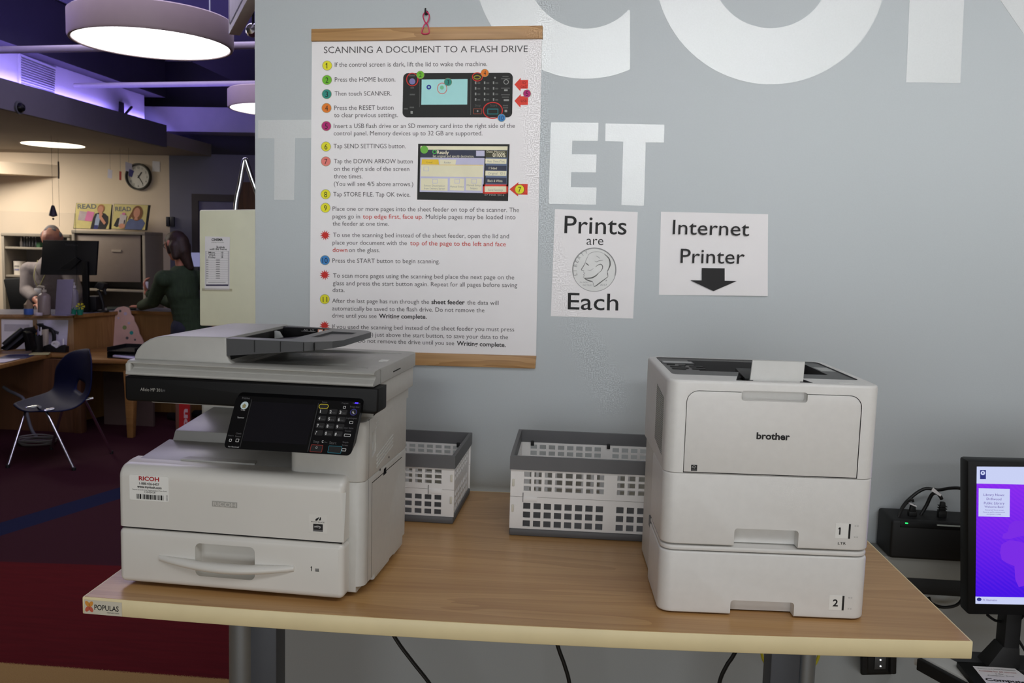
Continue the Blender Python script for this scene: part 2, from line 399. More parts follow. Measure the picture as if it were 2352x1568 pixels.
# louvred grille on the cove wall
def cove(u, v, off=0.0): return PL(u, v, W0 - en * off, en)
t = thing('louvre_grille', 'violet-lit louvred air grille on the sloping wall above the soffit', 'vent')
g0 = cove(44, 122, .012); g1 = cove(132, 157, .012); g2 = cove(128, 252, .012); g3 = cove(44, 231, .012)
fr = MB(); C4 = [g0, g1, g2, g3]
def inset(a, b_, c, d, k): 
    ce = (a + b_ + c + d) / 4; return [p + (ce - p) * k for p in (a, b_, c, d)]
I4 = inset(*C4, 0.10)
for i in range(4):
    j = (i + 1) % 4; n_ = en * 0.02
    fr.hexa([C4[i], C4[j], I4[j], I4[i], C4[i] + n_, C4[j] + n_, I4[j] + n_, I4[i] + n_], LAV)
fr.build('frame', t, smooth=False)
MB().hexa([p + en * .012 for p in I4] + [p + en * .016 for p in I4], GAP).build('backing', t, smooth=False)
for k in range(17):
    f = (k + 0.5) / 17; a_ = I4[0].lerp(I4[3], f); b_ = I4[1].lerp(I4[2], f); dz = Vector((0, 0, 0.011)); n_ = en * 0.018
    MB().hexa([a_ - dz - n_ * .4, b_ - dz - n_ * .4, b_ + dz * 0.2 + n_, a_ + dz * 0.2 + n_, a_ - dz * .6 - n_ * .4, b_ - dz * .6 - n_ * .4, b_ + dz * 0.6 + n_, a_ + dz * 0.6 + n_], LAV).build('slat', t, smooth=False)
# small dome camera on the fascia, bracket device on the cove wall
def fas(u, v, off=0.0): return PL(u, v, E0b - en * (0.012 + off), en)
p = fas(42, 247, 0.0)
dm = thing('dome_camera', 'small black dome camera on the fascia under the violet wall', 'camera')
Mx = Matrix.Translation(p) @ (-en).to_track_quat('Z', 'Y').to_matrix().to_4x4()
MB().lathe([(0.045, 0.0), (0.045, 0.012), (0.03, 0.014)], DARKGREY, 24, Mx).build('mount', dm)
MB().lathe([(0.033, 0.012), (0.033, 0.02), (0.024, 0.036), (0.0, 0.044)], BLACKGL, 24, Mx).build('dome', dm)
sp = thing('bracket_spotlight', 'dark bracket spotlight at the end of the violet-lit wall', 'light')
p0 = cove(278, 262, 0.05); 
MB().hexa([cove(271, 273, a) for a in (0.0,)] + [cove(286, 277, 0.0), cove(286, 277, .14), cove(271, 273, .14), cove(273, 232, 0.0), cove(285, 236, 0.0), cove(285, 240, .10), cove(273, 236, .10)], DARKC, 0.006).build('housing', sp)
MB().tube([cove(272, 282, 0.0), cove(288, 262, .10), cove(302, 246, .02)], 0.012, DARKC).build('arm', sp)

# conduits under the ceiling
def conduit(pts, r, label):
    t = tag(MB().tube(pts, r, mat('conduit_grey', (150, 142, 150), 0.5, 0.1), 12, 0).build('ceiling_conduit'), label, 'pipe', 'ceiling conduits')
conduit([A(-60, 116, 3.0), A(640, 103, 3.0)], 0.022, 'long grey conduit passing behind the large round pendant lamp')
conduit([A(171, 197, 4.1), A(660, 190, 4.1)], 0.019, 'short grey conduit running below the large round pendant lamp')

# ------------------------------------------------------------------ lamps
LAMPW = mat('lamp_shell_white', (168, 152, 152), 0.55, var=0.02)
def pendant(c, r, h, label, estr):
    t = thing('pendant_lamp', label, 'lamp', c, 0, 'round drum pendant lamps')
    MB().lathe([(r * .94, 0.012), (r * .955, 0.0), (r * .985, 0.0), (r, 0.012), (r, h), (r * .98, h + .006), (0, h + .006)], LAMPW, 72).build('shade', t)
    MB().lathe([(r * .945, 0.004), (r * .7, 0.001), (0, 0.0)], emis('lamp_diffuser_glow', (255, 250, 255), estr), 72).build('diffuser', t)
    for k in range(3):
        a = math.radians(25 + 120 * k); MB().tube([(r * .7 * math.cos(a), r * .7 * math.sin(a), h), (r * .7 * math.cos(a), r * .7 * math.sin(a), CZ - c[2])], 0.004, STEEL, 8).build('suspension_rod', t)
    MB().tube([(0.05, 0, h), (0.05, 0, CZ - c[2])], 0.008, STEEL, 8).build('cable', t)
pendant((-1.185, 1.99, 2.59), 0.385, 0.125, 'large white drum pendant lamp glowing above the library desk', 4.0)
pendant((-1.30, 4.10, 2.585), 0.36, 0.125, 'white drum pendant lamp half hidden by the edge of the grey wall', 4.0)
rc = Z(122, 331.5, 2.48)
t = thing('recessed_lamp', 'round lamp set flush in the soffit above the staff desk', 'lamp', (rc.x, rc.y, 2.48))
MB().lathe([(0.27, -0.004), (0.285, -0.004), (0.285, 0.0)], LAMPW, 48).build('rim', t)
MB().lathe([(0.27, -0.006), (0.0, -0.008)], emis('soffit_diffuser_glow', (255, 246, 214), 4.0), 48).build('diffuser', t)

# ------------------------------------------------------------------ printing table
TR, TW, TD = 0.0355, 1.5361, 0.795
tb = thing('printing_table', 'oak-topped table with cream edge band carrying the two printers', 'table', (0.1541, -0.9384, 0), TR)
def front(n=28, ins=0.0):
    """gently bowed front edge, left to right"""
    return [(x, -0.030 * (1 - (2 * x / TW - 1) ** 2) + ins) for x in [ins + (TW - 2 * ins) * i / n for i in range(n + 1)]]
out = front() + [(TW, TD), (0, TD)]
top = MB(); top.prism(front(28, .0028) + [(TW - .0028, TD - .0028), (.0028, TD - .0028)], 'z', TH - 0.0305, TH, OAK)
top.build('tabletop', tb)
band = MB(); inn = front(28, .0028) + [(TW - .0028, TD - .0028), (.0028, TD - .0028)]
z0, z1 = TH - .031, TH - .0004; n = len(out)
vs = [(p[0], p[1], z) for z in (z0, z0 + .0015, z1 - .002, z1) for p in ([(a[0] * .99985 + .0001, a[1] + .0012) for a in out] if z in (z0, z1) else out)]
vs += [(p[0], p[1], z1) for p in inn]
fs = []
for k in range(4):
    for i in range(n): j = (i + 1) % n; fs.append((k * n + i, k * n + j, (k + 1) * n + j, (k + 1) * n + i))
band.raw(vs, fs, BANDING).build('edge_band', tb, sharp=40)
# scuff marks are in the material; maker sticker at the corner
def tfront(x, z, off=0.0004):
    y = -0.030 * (1 - (2 * x / TW - 1) ** 2); return Vector((x, y - off, z))
st = MB(); STK = mat('sticker_cream', (214, 208, 190), 0.5, var=0.03)
def tpatch(b, x0, x1, za, zb, m, off): 
    k = 5; xs = [x0 + (x1 - x0) * i / k for i in range(k + 1)]
    b.raw([tfront(x, z, off) for z in (za, zb) for x in xs], [(i, i + 1, i + k + 2, i + k + 1) for i in range(k)], m)
tpatch(st, .003, .074, TH - .0300, TH - .0045, STK, .0006)
org = mat('sticker_orange', (222, 150, 60), 0.5); redo = mat('sticker_coral', (205, 96, 70), 0.5)
def leaf(cx, cz, ang, l, w, m):
    pts = []
    for i in range(14):
        a = 2 * math.pi * i / 14; px, pz = l * math.cos(a) * .5 + l * .5, w * math.sin(a) * .5
        c_, s_ = math.cos(ang), math.sin(ang); pts.append(tfront(cx + px * c_ - pz * s_, cz + px * s_ + pz * c_, .0009))
    st.quad(pts, m)
for a, m in ((55, org), (125, org), (235, redo), (305, redo)): leaf(.0125, TH - .0165, math.radians(a), .0115, .0072, m)
st.text('POPULAS', tfront(.0225, TH - .0215, .0009), tfront(.068, TH - .0215, .0009), .0135, BLACKINK, bold=.01)
st.text('FURNITURE BY DESIGN', tfront(.046, TH - .0262, .0009), tfront(.069, TH - .0262, .0009), .003, GREYINK)
o = st.build('maker_sticker', tb, smooth=False); o['label'] = 'orange butterfly logo sticker'
# two telescopic lifting columns, feet
def column(x, y):
    c = MB(); c.prism(rrect(x - .055, x + .055, y - .030, y + .030, .028), 'z', 0.55, TH - .045, STEEL); 
    c.build('column_inner', tb)
    c = MB(); c.box((x - .065, y - .04, .03), (x + .065, y + .04, .56), SLATEST, .008); c.build('column_sleeve', tb)
    c = MB(); c.box((x - .05, y - .36, .0), (x + .05, y + .30, .03), SLATEST, .008); c.build('foot', tb)
    c = MB(); c.box((x - .04, y - .28, TH - .05), (x + .04, y + .26, TH - .031), SLATEST, .003); c.build('support_arm', tb)
def leg(xr, xf, y, label, r=.031):
    # round silver tube beside a flat slate channel
    MB().lathe([(r, 0.03), (r, TH - .045)], STEEL, 28, Matrix.Translation((xr, y, 0))).build('round_post', tb)
    MB().box((min(xf), y - .018, .03), (max(xf), y + .05, TH - .045), SLATEST, .004).build('flat_post', tb)
    MB().box((min(xr, xf[0], xf[1]) - .03, y - .34, 0), (max(xr, xf[0], xf[1]) + .03, y + .28, .03), SLATEST, .006).build('foot', tb)
    MB().box((min(xr, xf[0]) - .0, y - .26, TH - .05), (max(xr, xf[1]), y + .24, TH - .031), SLATEST, .003).build('support_arm', tb)
leg(.118, (.140, .203), .47, 'l'); leg(1.394, (1.312, 1.376), .44, 'r', .019)

# ------------------------------------------------------------------ laser printer
BW, BD, BH = 0.3635, 0.335, 0.4175
pr = thing('laser_printer', 'white desktop laser printer with second paper tray, on the table beneath the Internet Printer sign', 'printer', (1.168, -0.8465, TH), 0.0542)
R = .024
ub = MB(); ub.prism(rrect(0, BW, 0, BD, R, 8), 'z', .2545, BH, WHITEP, .006, 3, 'b'); ub = ub.build('upper_body', pr)
c = MB(); c.prism(rrect(.016, BW - .016, .066, BD - .014, .012), 'z', BH - .0022, BH + .02, DECK); cut(ub, c)                       # deck inset
c = MB(); c.hexa([(.078, .140, BH - .012), (.315, .140, BH - .012), (.315, .298, BH - .075), (.078, .298, BH - .075), (.078, .140, BH + .02), (.315, .140, BH + .02), (.315, .298, BH + .02), (.078, .298, BH + .02)], mat('output_well_dark', (50, 50, 51), .5)); cut(ub, c)
c = MB(); c.hexa([(.118, .012, BH - .006), (.250, .012, BH - .006), (.232, .142, BH - .016), (.150, .142, BH - .016), (.118, .012, BH + .02), (.250, .012, BH + .02), (.232, .142, BH + .02), (.150, .142, BH + .02)], DARKGREY); cut(ub, c)
# door groove
def door_poly(e): return rrect(.0335 - e, .3305 + e, .2560 - e, .3985 + e, .020 + e, 8, 'cd')
c = MB(); c.prism(door_poly(.0011), 'y', -.01, .004, GAP); cut(ub, c)
c = MB(); c.prism(rrect(.1265, .2385, .384, .402, .005), 'y', -.01, .020, WHITEP); cut(ub, c)
# side vents
c = MB()
for k in range(30):
    z = .274 + k * .0035
    c.hexa([(-.01, .045, z), (.004, .045, z), (.004, .15, z + .010), (-.01, .15, z + .010), (-.01, .045, z + .0016), (.004, .045, z + .0016), (.004, .15, z + .0116), (-.01, .15, z + .0116)], GAP)
cut(ub, c)
d = MB(); pd = door_poly(0)
d.prism(pd, 'y', .0002, .0042, WHITEP, .0008, 2, 'a'); d = d.build('front_door', pr)
c = MB(); c.prism(rrect(.1262, .2388, .3845, .41, .005), 'y', -.01, .01, WHITEP); cut(d, c)
t = MB(); t.text('brother', (.1555, -.0003, .3185), (.2125, -.0003, .3185), .0165, BLACKINK, bold=.03); o = t.build('maker_logo', d, smooth=False)
t = MB(); t.quad([(.046, -.0002, .258), (.0565, -.0002, .258), (.0565, -.0002, .269), (.046, -.0002, .269)], BLACKINK)
for i in range(9):
    a0, a1 = math.radians(20 + 15 * i), math.radians(20 + 15 * (i + 1))
    t.quad([(.0512 + .0040 * math.cos(a0), -.0004, .2635 + .0040 * math.sin(a0)), (.0512 + .0040 * math.cos(a1), -.0004, .2635 + .0040 * math.sin(a1)), (.0512 + .0034 * math.cos(a1), -.0004, .2635 + .0034 * math.sin(a1)), (.0512 + .0034 * math.cos(a0), -.0004, .2635 + .0034 * math.sin(a0))], KEYWHITE)
t.text('energy', (.0475, -.0004, .2632), (.0535, -.0004, .2632), .003, KEYWHITE)
t.quad([(.0468, -.0004, .259), (.0558, -.0004, .259), (.0558, -.0004, .2606), (.0468, -.0004, .2606)], KEYDIM)
t.build('efficiency_mark', d, smooth=False)
# deck: display, buttons, sticker, well fittings
zt = BH - .0021
b = MB(); b.box((.020, .235, zt), (.083, .268, zt + .0012), DARKGREY, .0005); b.box((.023, .239, zt + .001), (.080, .264, zt + .0016), mat('display_grey', (148, 150, 150), .3)); b.build('display', pr)
for i, (x, y, w, h) in enumerate([(.026, .215, .016, .006), (.063, .218, .016, .006), (.028, .180, .028, .011), (.066, .186, .026, .011), (.028, .150, .026, .011), (.066, .155, .026, .011), (.047, .200, .014, .009), (.047, .165, .014, .009)]):
    MB().box((x, y, zt), (x + w, y + h, zt + .0018), BLACKM, .0008).build('button', pr)
MB().box((.318, .19, zt), (.345, .245, zt + .0004), mat('deck_sticker', (176, 178, 176), .5)).build('sticker', pr)
MB().hexa([(.150, .085, zt - .010), (.232, .085, zt - .010), (.226, .20, zt - .006), (.156, .20, zt - .006), (.150, .085, zt - .004), (.232, .085, zt - .004), (.226, .20, zt + .0), (.156, .20, zt + .0)], BLACKM, .001).build('tray_extension', pr)
MB().hexa([(.1425, .016, BH - .004), (.2340, .016, BH - .004), (.2340, .022, BH - .004), (.1425, .022, BH - .004), (.1495, .034, BH + .0335), (.2405, .034, BH + .0335), (.2405, .038, BH + .0335), (.1495, .038, BH + .0335)], mat('flap_grey', (206, 206, 202), .42), .001).build('paper_stop_flap', pr)
for x in (.1425, .229): MB().box((x, .016, BH - .006), (x + .006, .026, BH + .001), DARKGREY, .001).build('hinge', pr)
MB().box((.297, .020, BH - .0002), (.322, .030, BH + .0003), WHITELBL, 0).build('embossed_mark', pr)
# rear chassis, slightly narrower
MB().prism(rrect(.006, BW - .006, .03, BD, .01), 'z', .004, .2545, mat('printer_side_white', (214, 212, 207), .45, var=.02)).build('chassis', pr)
def tray(z0, z1, num, hz, lz, sx):
    y1 = .16
    b = MB(); b.prism(rrect(0, BW, 0, y1, R, 8, 'ab'), 'z', z0, z1, WHITEP, .0035, 3); b = b.build('paper_tray', pr)
    c = MB(); c.prism(rrect(.1268, .2380, z0 - .02, hz, .006, 5, 'cd'), 'y', -.01, .024, WHITEP); cut(b, c)
    c = MB(); c.hexa([(.1272, -.004, z0 - .02), (.2376, -.004, z0 - .02), (.2376, .034, z0 - .02), (.1272, .034, z0 - .02), (.1272, .012, z0 + .012), (.2376, .012, z0 + .012), (.2376, .034, z0 + .012), (.1272, .034, z0 + .012)], WHITEP)
    l = MB(); x = sx
    l.box((x - .010, -.0005, lz - .020), (x + .0135, .0005, lz + .006), WHITELBL)
    l.text(num, (x - .0035, -.0008, lz - .013), (x + (.0008 if num == '1' else .0055), -.0008, lz - .013), .0175, BLACKINK, bold=.02, fit=(num == '2'))
    if num == '1':
        l.quad([(x - .0052, -.0008, lz - .0025), (x - .0046, -.0008, lz - .0042), (x - .0022, -.0008, lz - .0022), (x - .0022, -.0008, lz - .0002), (x - .0032, -.0008, lz - .0002)], BLACKINK)
        l.text('LTR', (x - .004, -.0008, lz - .031), (x + .0095, -.0008, lz - .031), .0065, BLACKINK)
    l.build('number_label', b, smooth=False)
    MB().box((x + .0125, -.0006, lz - .020), (x + .0160, .0006, lz + .006), BLACKM, 0).build('paper_gauge', b)
    m = MB()
    for zz in (lz - .018, lz + .002):
        for k in range(2): m.box((x + .023 + k * .004, -.0003, zz), (x + .0255 + k * .004, .0003, zz + .0025), mat('faint_emboss', (196, 195, 192), .5))
    m.build('embossed_scale', b, smooth=False)
tray(.1265, .2535, '1', .1585, .168, .3105)
MB().prism(rrect(.001, BW - .001, .001, .16, R, 8, 'ab'), 'z', .1155, .1235, WHITEP, .002, 2).build('tray_rim', pr)
MB().prism(rrect(.006, BW - .006, .032, .16, .01, 8, 'ab'), 'z', .108, .130, DARKGREY).build('seam_shadow_fill', pr)  # dark block in the seam, its colour stands for the shade between trays
tray(.0025, .1135, '2', .0285, .0385, .3080)
for x, y in ((.02, .03), (BW - .02, .03), (.02, BD - .03), (BW - .02, BD - .03)):
    MB().lathe([(.009, 0), (.009, .006)], DARKGREY, 16, Matrix.Translation((x, y, 0))).build('foot', pr)
MB().box((.002, .15, .096), (.0075, .20, .118), DARKGREY, .002).build('side_grip', pr)
# ------------------------------------------------------------------ multifunction copier
cp = thing('multifunction_copier', 'white and grey multifunction copier with black control panel and sheet feeder', 'copier', (0.1895, -0.8790, TH), -0.048)
FW = .4250
d = MB(); d.prism(rrect(0, FW, 0.008, .109, .010), 'y', 0, .06, COPWHITE, .010, 4, 'a'); dr = d.build('paper_drawer', cp)
c = MB(); c.prism(rrect(.148, .2610, .0305, .0915, .010, 6), 'y', -.01, .026, COPWHITE, .006, 3, 'b'); cut(dr, c)
# crescent handle bar
h = MB(); prof = []; n = 24
vs = []; fs = []
for i in range(n + 1):
    t_ = i / n; x = .079 + (.3345 - .079) * t_; s_ = math.sin(math.pi * t_)
    zc = .0585 - .0075 * s_; hz = .0055 + .0035 * s_; yd = .003 + .017 * s_ ** .8
    for k in range(10):
        a = 2 * math.pi * k / 10; vs.append((x, .002 - yd * .5 - (yd * .5 + .002) * math.cos(a), zc + hz * math.sin(a)))
for i in range(n):
    for k in range(10): fs.append((i * 10 + k, i * 10 + (k + 1) % 10, (i + 1) * 10 + (k + 1) % 10, (i + 1) * 10 + k))
fs += [tuple(range(9, -1, -1)), tuple(n * 10 + k for k in range(10))]
h.raw(vs, fs, COPWHITE).build('handle', dr, sharp=60)
t = MB(); t.text('1', (.3660, -.0004, .0565), (.3685, -.0004, .0565), .013, BLACKINK, fit=False)
t.quad([(.3648, -.0004, .0634), (.3652, -.0004, .0622), (.3668, -.0004, .0634), (.3668, -.0004, .0650), (.3661, -.0004, .0650)], BLACKINK)
for k in range(4): t.quad([(.3735 + k * .0018, -.0004, .0565), (.3747 + k * .0018, -.0004, .0565), (.3747 + k * .0018, -.0004, .0620), (.3735 + k * .0018, -.0004, .0620)], GREYINK)
t.quad([(.3735, -.0003, .0565), (.3805, -.0003, .0565), (.3805, -.0003, .0577), (.3735, -.0003, .0577)], BLACKINK)
t.build('tray_mark', dr, smooth=False)
MB().box((.006, .006, .106), (FW - .006, .06, .1155), GAP).build('seam_shadow_fill', cp)  # dark block painted as the shadow between drawer and cover
# big front cover with rolled top edge
n = 10; prof = [(.07, .1125), (.0, .1125), (.0, .2000)]
for i in range(n + 1): a = math.radians(90 * i / n); prof.append((.024 - .024 * math.cos(a), .2030 + .0235 * math.sin(a)))
prof += [(.07, .2265)]
b = bmesh.new(); va = [b.verts.new((0, y, z)) for y, z in prof]; vb = [b.verts.new((FW, y, z)) for y, z in prof]
fa = b.faces.new(va); fb = b.faces.new(vb)
for i in range(len(prof)): b.faces.new((va[i], va[(i + 1) % len(prof)], vb[(i + 1) % len(prof)], vb[i]))
bmesh.ops.recalc_face_normals(b, faces=b.faces[:])
bmesh.ops.bevel(b, geom=list(fa.edges)[1:-2] + list(fb.edges)[1:-2], offset=.011, segments=4, profile=.5, affect='EDGES')
fcv = MB().bm(b, COPWHITE).build('front_cover', cp)
# asset sticker
s = MB(); xL, xR, zT, zB = .0235, .0985, .2095, .1630
s.prism(rrect(xL, xR, zB, zT, .003), 'y', -.0003, .0004, WHITELBL)
RICR = mat('logo_red', (176, 24, 36), .5); yy = -.0006
def st_(t_, fx0, fx1, fz, sz, m, bold=0): s.text(t_, (xL + (xR - xL) * fx0, yy, zB + (zT - zB) * fz), (xL + (xR - xL) * fx1, yy, zB + (zT - zB) * fz), sz, m, bold=bold)
st_('RICOH', .245, .765, .80, .0105, RICR, .03); st_('1-888-456-6457', .255, .765, .63, .0062, BLACKINK, .015); st_('www.myricoh.com', .20, .825, .50, .0062, BLACKINK, .03)
st_('Request Service & Order Supplies & Report Meter Reads', .08, .955, .40, .0032, GREYINK); st_('13642428', .385, .665, .31, .0054, GREYINK)
random.seed(3); x = .185
while x < .86:
    w = random.choice((.012, .02, .028, .04)); s.quad([(xL + (xR - xL) * a, yy, zB + (zT - zB) * z_) for a, z_ in ((x, .06), (min(x + w, .87), .06), (min(x + w, .87), .25), (x, .25))], BLACKINK); x += w + random.choice((.008, .014, .02))
for k in range(7): s.quad([(xL + (xR - xL) * a, yy, zB + (zT - zB) * z_) for a, z_ in ((.95, .05 + k * .035), (.975, .05 + k * .035), (.975, .07 + k * .035), (.95, .07 + k * .035))], GREYINK)
s.build('service_sticker', fcv, smooth=False)
lg = MB(); lg.box((.1815, -.0008, .1615), (.2285, .0, .1715), mat('logo_plate', (176, 175, 170), .35, .2), .0003)
lg.text('RICOH', (.1835, -.0012, .1630), (.2265, -.0012, .1630), .0100, mat('logo_silver', (216, 215, 210), .3, .3), bold=.02); lg.build('maker_logo', fcv, smooth=False)
e = MB(); e.box((.3615, -.0004, .1265), (.3950, 0, .1590), mat('label_offwhite', (225, 223, 217), .5))
e.prism([(.3735, .1515), (.3800, .1555), (.3835, .1555), (.3835, .1500), (.3735, .1485)], 'y', -.0007, -.0003, BLACKINK)
e.prism([(.3770, .1490), (.3815, .1560), (.3822, .1552), (.3790, .1490)], 'y', -.0009, -.0003, WHITELBL)
e.text('RICOH BLACK', (.3655, -.0007, .1455), (.3905, -.0007, .1455), .003, BLACKINK)
e.prism(rrect(.3695, .3870, .1295, .1430, .0005), 'y', -.0007, -.0003, BLACKINK)
for i in range(10):
    a0, a1 = math.radians(20 + 14 * i), math.radians(34 + 14 * i); r0, r1 = .0058, .0050
    e.quad([(.378 + r * math.cos(a), -.0009, .1352 + r * math.sin(a) * .8) for r, a in ((r0, a0), (r0, a1), (r1, a1), (r1, a0))], KEYWHITE)
e.text('energy', (.3715, -.0009, .1365), (.3835, -.0009, .1365), .006, KEYWHITE); e.quad([(.3695, -.0009, .1295), (.3870, -.0009, .1295), (.3870, -.0009, .1325), (.3695, -.0009, .1325)], KEYDIM)
e.build('certification_label', fcv, smooth=False)

# grey carcass
XR = .452; DB = .330
body = MB(); body.prism(rrect(.010, XR, .030, DB, .016), 'z', .010, .214, COPGREY, .004, 2); bo = body.build('carcass', cp)
c = MB(); c.box((.438, -.1, -.01), (.50, .10, .022), COPGREY); c.box((.438, .20, -.01), (.50, .24, .016), COPGREY); c.box((.438, .30, -.01), (.5, .5, .030), COPGREY); cut(bo, c)
# grooves on the side: vertical seam, bypass door outline with finger catch
c = MB(); y0, w = .072, .0016
def gro(ya, za, yb, zb, w=.0017, dep=.002):
    dy, dz = yb - ya, zb - za; l = math.hypot(dy, dz); ny, nz = -dz / l * w / 2, dy / l * w / 2
    c.hexa([(XR - dep, ya - ny, za - nz), (XR + .01, ya - ny, za - nz), (XR + .01, ya + ny, za + nz), (XR - dep, ya + ny, za + nz), (XR - dep, yb - ny, zb - nz), (XR + .01, yb - ny, zb - nz), (XR + .01, yb + ny, zb + nz), (XR - dep, yb + ny, zb + nz)], GAP)
gro(.056, .012, .056, .213, .0012)
cut(bo, c); c = MB(); gro(.078, .02, .078, .202); cut(bo, c); c = MB(); gro(.077, .2012, .155, .2012); cut(bo, c); c = MB(); gro(.165, .2012, .285, .2012); cut(bo, c)
c = MB(); c.prism([(.150, .196), (.172, .196), (.170, .2085), (.154, .2085)], 'x', XR - .012, XR + .01, GAP); cut(bo, c)
c = MB(); c.hexa([(XR - .001, .030, .1625), (XR + .01, .030, .1625), (XR + .01, .0, .1625), (XR - .03, .0, .1625), (XR - .001, .030, .164), (XR + .01, .030, .164), (XR + .01, .0, .164), (XR - .03, .0, .164)], GAP)
# right-hand tower between carcass and scanner
tw = MB(); tw.prism(rrect(.3130, XR, .028, DB, .016), 'z', .2135, .322, COPGREY, .003, 2); 
tw.hexa([(.3130, .028, .318), (XR, .075, .318), (XR, DB, .318), (.3130, DB, .318), (.3130, .040, .343), (XR, .12, .343), (XR, DB, .343), (.3130, DB, .343)], COPGREY)
two = tw.build('side_tower', cp)
XR_ = XR
c = MB(); gro(.056, .214, .056, .330, .0012); cut(two, c); c = MB(); gro(.056, .3215, .150, .3335, .0020); cut(two, c)
c = MB(); c.prism([(.074, .248), (.098, .256), (.098, .300), (.074, .294)], 'x', XR - .010, XR + .01, COPGREY, .003, 2, 'a'); cut(two, c)
MB().prism([(.080, .254), (.098, .262), (.098, .272), (.082, .262)], 'x', XR - .010, XR - .002, COPGREY).build('tower_grip', cp)
for k in range(4): MB().hexa([(XR - .001, .105 + .0, .222 + k * .007), (XR + .0012, .105, .222 + k * .007), (XR + .0012, .215, .240 + k * .007), (XR - .001, .215, .240 + k * .007), (XR - .001, .105, .2245 + k * .007), (XR + .0012, .105, .2245 + k * .007), (XR + .0012, .215, .2425 + k * .007), (XR - .001, .215, .2425 + k * .007)], COPGREY).build('moulded_rib', cp)
for k in range(3): MB().box((XR - .001, .100, .298 + k * .008), (XR + .0008, .115, .3015 + k * .008), COPGREY).build('vent_slit', cp)
for y, z in ((.128, .2135), (.188, .2235)): MB().lathe([(.0022, 0), (.0022, .0006)], GAP, 12, Matrix.Translation((XR, y, z)) @ Matrix.Rotation(math.pi / 2, 4, 'Y')).build('screw_hole', cp)
# paper output: stepped trays, back wall
o1 = MB(); o1.hexa([(.012, .055, .2130), (.316, .055, .2130), (.316, .16, .2130), (.012, .16, .2130), (.012, .050, .2262), (.316, .050, .2262), (.316, .16, .2400), (.012, .16, .2400)], TRAYGREY, .002); o1 = o1.build('front_output_tray', cp)
o2 = MB(); o2.hexa([(.016, .150, .2130), (.316, .150, .2130), (.316, .305, .2130), (.016, .305, .2130), (.024, .160, .2590), (.316, .160, .2590), (.316, .305, .2820), (.034, .305, .2820)], TRAYGREY, .004); o2 = o2.build('rear_output_tray', cp)
# paper-exit scallop in the front tray
MB().prism([(.165 + .072 * math.cos(math.radians(180 - 180 * i / 20)), .054 + .062 * math.sin(math.radians(180 * i / 20))) for i in range(21)], 'z', .2200, .2296, mat('scallop_grey', (176, 175, 171), .4), .0008).build('exit_scallop', cp)
MB().prism(rrect(.006, .3155, .300, DB, .01), 'z', .2135, .345, COPGREY).build('rear_wall', cp)
MB().hexa([(.052, .030, .337), (.316, .030, .337), (.316, .31, .337), (.072, .31, .337), (.040, .026, .346), (.316, .026, .346), (.316, .31, .346), (.04, .31, .346)], COPGREY, .002).build('scanner_underside', cp)
# scanner unit
SR = .466
sc_ = MB(); sc_.prism(rrect(.014, .466, .012, .322, .012), 'z', .345, .3855, COPGREY, .002, 2); sc_.build('scanner_unit', cp)
bar = MB(); n = 8
bar.prism(rrect(.0125, .4815, .342, .3868, .007, 6, 'ab'), 'y', .008, .060, BLACKG, .004, 3, 'a'); bar = bar.build('front_bar', cp)
t = MB(); t.text('Aficio MP 301', (.043, .0074, .3617), (.083, .0074, .3617), .0085, mat('model_silver', (160, 158, 152), .4)); t.text('SPF', (.0838, .0074, .3617), (.0905, .0074, .3617), .006, KEYDIM); t.build('model_lettering', bar, smooth=False)
# lid with concave front lip
def strip(prof, x0, x1, m, b=None):
    mb = MB(); k = len(prof)
    mb.raw([(x, y, z) for x in (x0, x1) for y, z in prof], [tuple(range(k - 1, -1, -1)), tuple(k + i for i in range(k))] + [(i, (i + 1) % k, k + (i + 1) % k, k + i) for i in range(k)], m); return mb
lp = [(.06, .3885), (.0135, .3885), (.0115, .3905), (.0125, .3935), (.0170, .3968), (.0240, .4000), (.0265, .4040), (.0235, .4078), (.0170, .4094), (.0168, .4112), (.0200, .4135), (.028, .4150), (.06, .4160)]
lid = strip(lp, .0125, .4715, LIDGREY)
lid.prism(rrect(.0125, .4715, .055, .322, .016, 6, 'cd'), 'z', .3885, .4160, LIDGREY, .003, 2, 'b')
lid.prism(rrect(.0090, .0200, .0150, .05, .004), 'z', .3900, .4100, LIDGREY, .003)
ld = lid.build('scanner_lid', cp, sharp=40)
# recessed delivery area on the lid
c = MB(); c.hexa([(.205, .050, .4085), (.450, .050, .4150), (.450, .285, .4150), (.205, .285, .4085), (.205, .050, .43), (.450, .050, .43), (.450, .285, .43), (.205, .285, .43)], LIDGREY); cut(ld, c)
MB().hexa([(.250, .085, .4080), (.425, .080, .4130), (.425, .250, .4130), (.250, .240, .4080), (.250, .085, .4095), (.390, .095, .4155), (.390, .225, .4155), (.250, .22, .4095)], LIDGREY, .001).build('delivery_ramp', cp)
MB().box((.440, .150, .4150), (.456, .172, .4165), mat('lid_light_mark', (226, 226, 222), .5)).build('lid_mark', cp)
MB().box((.4705, .14, .3975), (.4722, .19, .3995), GAP).build('lid_slot', cp)
# sheet feeder hump
hp = [(.018, .4140), (.019, .4230), (.024, .4330), (.034, .4440), (.048, .4525), (.062, .4575), (.080, .4600), (.190, .4620), (.195, .4610), (.196, .4300), (.199, .4210), (.207, .4140)]
fd = MB(); fd.prism(hp, 'y', .030, .318, LIDGREY, .004, 3, 'ab'); fdo = fd.build('sheet_feeder', cp)
MB().hexa([(.1930, .040, .4200), (.1990, .040, .4200), (.1990, .305, .4200), (.1930, .305, .4200), (.1930, .040, .4560), (.1990, .040, .4560), (.1990, .305, .4560), (.1930, .305, .4560)], BLACKM).build('feeder_mouth', cp)
